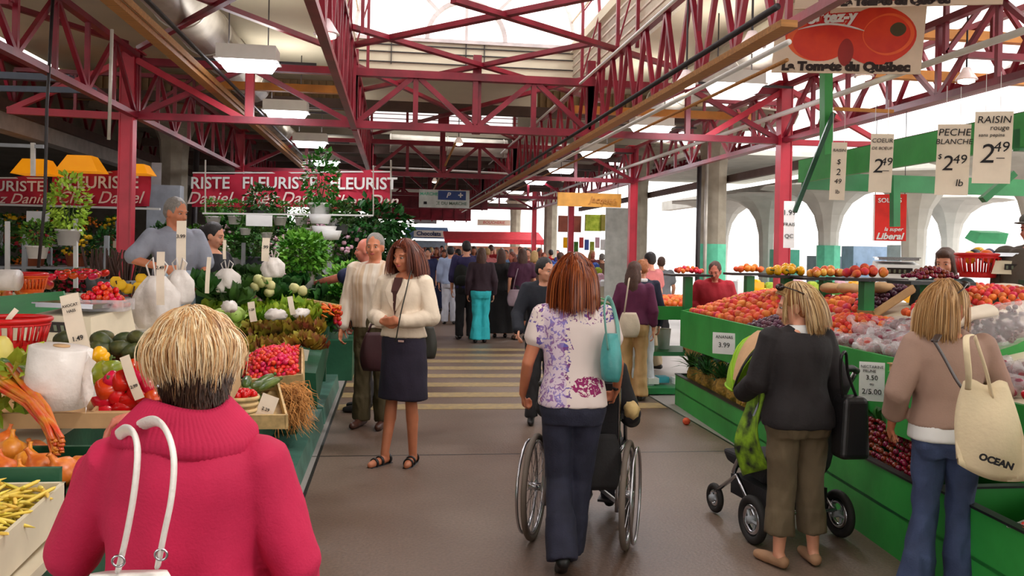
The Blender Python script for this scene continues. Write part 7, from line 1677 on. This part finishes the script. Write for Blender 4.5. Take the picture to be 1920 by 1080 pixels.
person(flr(513, 13), 0, 1.72, 'person in a lilac shirt from behind among the flower shelves', dict(vox=.014, hair=('black', 'short'), w=1.1, top=(cloth('lilac_shirting', (206, 184, 226)), .86, .03, 1.9), bottom=('pants', DENIM, .02, 1)))
# ---- black-shirted woman reaching, P12, P13
person(flr(1020, 8.3), PI - .1, 1.62, 'woman with dark hair in a black shirt bending forward beyond the floral tee woman', dict(vox=.0105, lean=.22, head=(.2, .75, 0), hair=('black', 'short'), skin=SKIN, armL=((-.26, .1, 1.1), (-.22, .3, .98), (0, .8, -.6), 1), armR=((.27, .16, 1.12), (.26, .34, .97), (.1, .7, -.6), 1),
    top=(cloth('black_shirting', (24, 28, 40)), .9, .03, 1.9, 1.43), bottom=('pants', cloth('charcoal_trousers', (44, 42, 46)), .018, 1), shoe=(BLACKP, 'shoe')))
PUR = cloth('plum_jersey', (92, 28, 66))
person(at(1186, 750, z=0), -.45, 1.56, 'woman in a plum jersey and sand trousers beyond the floral tee', dict(vox=.0115, w=1.05, hs=1.05, head=(.1, -.4, 0), hair=('brown', 'long'), top=(PUR, .94, .024, 1.6, 1.43), bottom=('pants', cloth('sand_trousers', (196, 160, 110)), .016, 1, .03, .97), shoe=(BLACKP, 'shoe')))
c0 = at(1176, 590, D=9.5); r = empty('shoulder_bag', c0, 'pale grey-beige shoulder bag on the plum jersey woman', 'shoulder bag'); BG = cloth('pale_beige_bag_cloth', (206, 190, 168)); g = M(); pouch(g, c0 + V((.0, -.08, .03)), .14, .08, .27, seed=7); g.build('bag_body', BG, r, True)
g = M(); g.tube([c0 + V((-.06, -.08, .0)), c0 + V((-.04, -.1, .2)), c0 + V((-.01, -.06, .36)), c0 + V((.02, .02, .4))], .016, 8, True, .5); g.build('shoulder_strap', BG, r, True)
person(at(1206, 742, z=0) + V((.05, .3, 0)), -.2, 1.58, 'ginger-haired person in a navy top and white trousers at the trestle counter', dict(vox=.0115, head=(.2, -.3, 0), hair=('ginger', 'short'), top=(cloth('dark_navy_knit', (30, 34, 56)), .92, .026, 1.9), collar=(WHITE, 1.42, 1.47, .085, .07), bottom=('pants', cloth('white_trousers', (216, 220, 230)), .018, 1, .01), shoe=(BLACKP, 'shoe')))
# ---- vendors at the right
person(flr(1336, 10.4, .0), PI - .2, 1.6, 'woman vendor in a red fleece behind the peaches', dict(vox=.0115, w=1.15, lean=.25, head=(.35, -.35, 0), hair=('brown', 'bun'), skin=SKINR, armL=((-.27, .1, 1.12), (-.2, .3, 1.05), (.2, 1, 0), 1), armR=((.27, .1, 1.12), (.2, .3, 1.05), (-.2, 1, 0), 1), top=(cloth('crimson_fleece', (164, 14, 34)), .86, .036, 1.9, 1.45), topname='fleece', bottom=('pants', DENIM, .02, 1), shoe=(BLACKP, 'shoe')))
person(flr(1772, 7.3, .1), PI - .6, 1.66, 'brown-haired woman vendor behind the tray of cherries', dict(vox=.0105, head=(.3, -.3, 0), hair=('brown', 'bob'), skin=SKIN, top=(cloth('dark_teal_cotton', (40, 60, 62)), .88, .024, .8, 1.42), topname='tee_shirt', bottom=('pants', DENIM, .02, 1), shoe=(BLACKP, 'shoe')))
def capx(body, HT, K, TR, s):
    g = M(); g.ell(HT((0, -.015, .07)), V((.09, .105, .062)) * s, None, 18, 10); g.ell(HT((0, .1, .06)), V((.07, .07, .01)) * s, None, 16, 6); g.build('peaked_cap', cloth('grey_cap_cloth', (110, 104, 100)), body, True)
person(flr(1936, 6.7, .26), PI - 1.1, 1.78, 'man in a grey cap at the right edge of the view', dict(male=True, vox=.0105, w=1.1, head=(.15, -.1, 0), hair=('brown', 'short'), skin=SKINR, armL=((-.25, .1, 1.14), (-.16, .32, 1.05), (.2, 1, 0), 1), top=(cloth('drab_jacket_cloth', (96, 86, 78)), .86, .03, 1.9, 1.44), topname='jacket', bottom=('pants', DENIM, .02, 1), shoe=(BLACKP, 'shoe'), extra=capx))
# ---- people in the aisle crowd
TUR = cloth('turquoise_trouser_cloth', (52, 196, 206), var=.08)
person(at(900, 643, z=0), .0, 1.7, 'woman from behind in bright turquoise trousers and a dark top', dict(vox=.013, hair=('brown', 'long'), head=(0, -.2, 0), top=(cloth('aubergine_knit', (44, 24, 36)), .93, .026, 1.9), bottom=('pants', TUR, .018, 1, .035), shoe=(BLACKP, 'shoe'), legs=[((-.07, .01, .49), (-.09, -.03, .09), 0), ((.08, .03, .49), (.08, .02, .09), 0)]))
person(at(871, 636, z=0), .1, 1.82, 'tall man from behind with a black backpack in the aisle', dict(male=True, vox=.013, hair=('black', 'short'), top=(cloth('violet_navy_cotton', (44, 38, 84)), .88, .028, 1.3), bottom=('pants', cloth('black_trousers', (26, 24, 28)), .022, 1), shoe=(BLACKP, 'shoe'), armR=((.24, .02, 1.13), (.15, -.1, .98), (-.5, -.3, -.3), 1)))
c0 = at(866, 517, D=15.75); r = empty('backpack', c0, 'black backpack worn by the tall man in the aisle', 'backpack'); g = M(); g.ell(c0, (.17, .11, .25), None, 18, 12); g.ell(c0 + V((0, -.08, -.08)), (.12, .06, .11)); g.build('bag_body', cloth('black_green_nylon', (26, 30, 26)), r, True)
for q in (-.09, .09): g = M(); g.tube([c0 + V((q, .04, .2)), c0 + V((q, .2, .26)), c0 + V((q, .32, .1))], .02, 6, True, .4); g.build('shoulder_strap', BLACKP, r, True)
person(at(937, 633, z=0), -.1, 1.68, 'woman from behind in a long black dress in the aisle', dict(vox=.013, hair=('brown', 'long'), w=1.05, top=(cloth('black_dress_cloth', (20, 18, 20)), .9, .026, 1.9), bottom=('skirt', cloth('black_dress_cloth', (20, 18, 20)), .026, .1, .09, 1.0), shoe=(BLACKP, 'shoe')))
person(at(976, 637, z=0), .15, 1.7, 'woman from behind in a plum tee and knee-length dark trousers', dict(vox=.013, w=1.05, hair=('brown', 'long'), top=(cloth('plum_tee_cotton', (70, 26, 56)), .93, .026, .6), bottom=('pants', cloth('black_trousers', (26, 24, 28)), .022, .35), shoe=(BLACKP, 'sandal')))
c0 = at(964, 555, D=15.5); r = empty('shoulder_bag', c0, 'grey-lilac shoulder bag on the plum tee woman in the crowd', 'shoulder bag'); g = M(); pouch(g, c0 + V((0, -.05, .12)), .15, .09, .3, seed=9); g.build('bag_body', cloth('grey_lilac_cloth', (150, 130, 140)), r, True)
g = M(); g.tube([c0 + V((-.04, -.04, .05)), c0 + V((.0, -.06, .3)), c0 + V((.06, .0, .5))], .016, 6, True, .5); g.build('shoulder_strap', cloth('grey_lilac_cloth', (150, 130, 140)), r, True)
person(at(842, 608, z=0), .0, 1.72, 'person in a pale blue shirt and white trousers walking in the aisle', dict(vox=.014, male=True, hair=('black', 'short'), top=(cloth('pale_blue_shirting', (160, 176, 206)), .88, .03, 1.6), bottom=('pants', cloth('white_trousers', (216, 220, 230)), .024, 1), shoe=(BLACKP, 'shoe')))
tops = [('red', (176, 30, 36)), ('white', (226, 224, 226)), ('black', (28, 26, 30)), ('navy', (34, 40, 80)), ('rose', (206, 120, 120)), ('grey', (130, 130, 136)), ('brown', (96, 66, 52)), ('sky blue', (120, 156, 200)), ('dark green', (40, 70, 50)), ('yellow', (220, 190, 90)), ('maroon', (100, 26, 40))]
hs_ = ['black', 'brown', 'grey', 'auburn', 'blond']
crowd = [(802, 21, 1.66, PI), (818, 24, 1.7, PI), (785, 25, 1.72, .5), (770, 22, 1.6, PI), (760, 27, 1.7, 0), (828, 28, 1.75, PI), (850, 26, 1.7, 0), (888, 24, 1.75, PI), (912, 22, 1.7, .3), (925, 27, 1.72, PI), (948, 23, 1.66, PI), (960, 19, 1.62, PI / 2 + .6), (990, 20, 1.7, PI), (1002, 18, 1.66, 0),
         (1012, 24, 1.74, PI), (1032, 27, 1.7, 0), (975, 28, 1.78, PI), (905, 32, 1.72, 0), (868, 33, 1.7, PI), (940, 33, 1.74, 0), (1045, 32, 1.7, PI), (795, 33, 1.7, 0), (1090, 22.4, 1.6, PI), (1110, 23.5, 1.7, PI), (1128, 22.8, 1.62, 0), (1140, 24, 1.68, PI), (812, 30, 1.6, 0), (1240, 15.5, 1.6, 0.2), (1600, 15, 1.5, PI), (742, 19.5, 1.6, PI), (1218, 12.2, 1.68, .4), (776, 18.6, 1.55, PI), (1050, 17.5, 1.64, 0), (885, 29, 1.76, 0), (958, 30, 1.7, 0), (1655, 17, 1.6, 0), (1068, 18.7, 1.66, .2), (832, 23, 1.64, PI), (808, 27, 1.7, 0), (846, 31, 1.74, PI), (858, 22.5, 1.66, .6), (790, 29, 1.68, PI), (920, 25, 1.8, 0), (935, 29.5, 1.7, PI), (985, 25.5, 1.75, 0), (1000, 31, 1.78, PI), (1020, 21, 1.62, PI), (755, 23.5, 1.66, PI), (895, 34, 1.7, 0)]
for i, (px, D, h, rz) in enumerate(crowd):
    tn, tc_ = tops[(i * 7 + 3) % 11]; bn = ['dark', 'blue', 'beige', 'black'][i % 4]; bc = [(44, 42, 48), (58, 70, 110), (190, 170, 140), (26, 24, 28)][i % 4]; hn = hs_[(i * 3) % 5]
    near = ['left of the backpack man', 'right of the black dress', 'behind the turquoise trousers', 'by the coloured stalls'][0 if px < 860 else 2 if px < 930 else 1 if px < 1060 else 3]
    wh = ''
    dist = 'nearer' if D < 21 else 'farther' if D < 27 else 'farthest'
    person(flr(px, D), rz + RR(-.3, .3), h, f'{dist} {hn}-haired person in {tn} top and {bn} trousers {near}', dict(vox=.018 if D < 24 else .024, male=i % 2 == 0, w=RR(.95, 1.15), hair=(hn, ['short', 'bob', 'long'][i % 3] if i % 2 else 'short'), face=False, head=(RR(-.1, .2), RR(-.5, .5), 0),
        skin=[SKIN, SKINT, SKINR][i % 3], top=(cloth(tn.replace(' ', '_') + '_crowd_cloth', tc_), .88, .028, [.5, 1.9, 1.9][i % 3]), bottom=('pants', cloth(bn + '_crowd_trousers', bc), .022, 1), shoe=(BLACKP, 'shoe'),
        legs=[((-.08, .06, .49), (-.09, .1, .09), 0), ((.08, .0, .49), (.09, -.12, .1), 0)] if i % 3 == 0 else None))

for o in bpy.data.objects:
    if 'depth_off' in o: del o['depth_off']
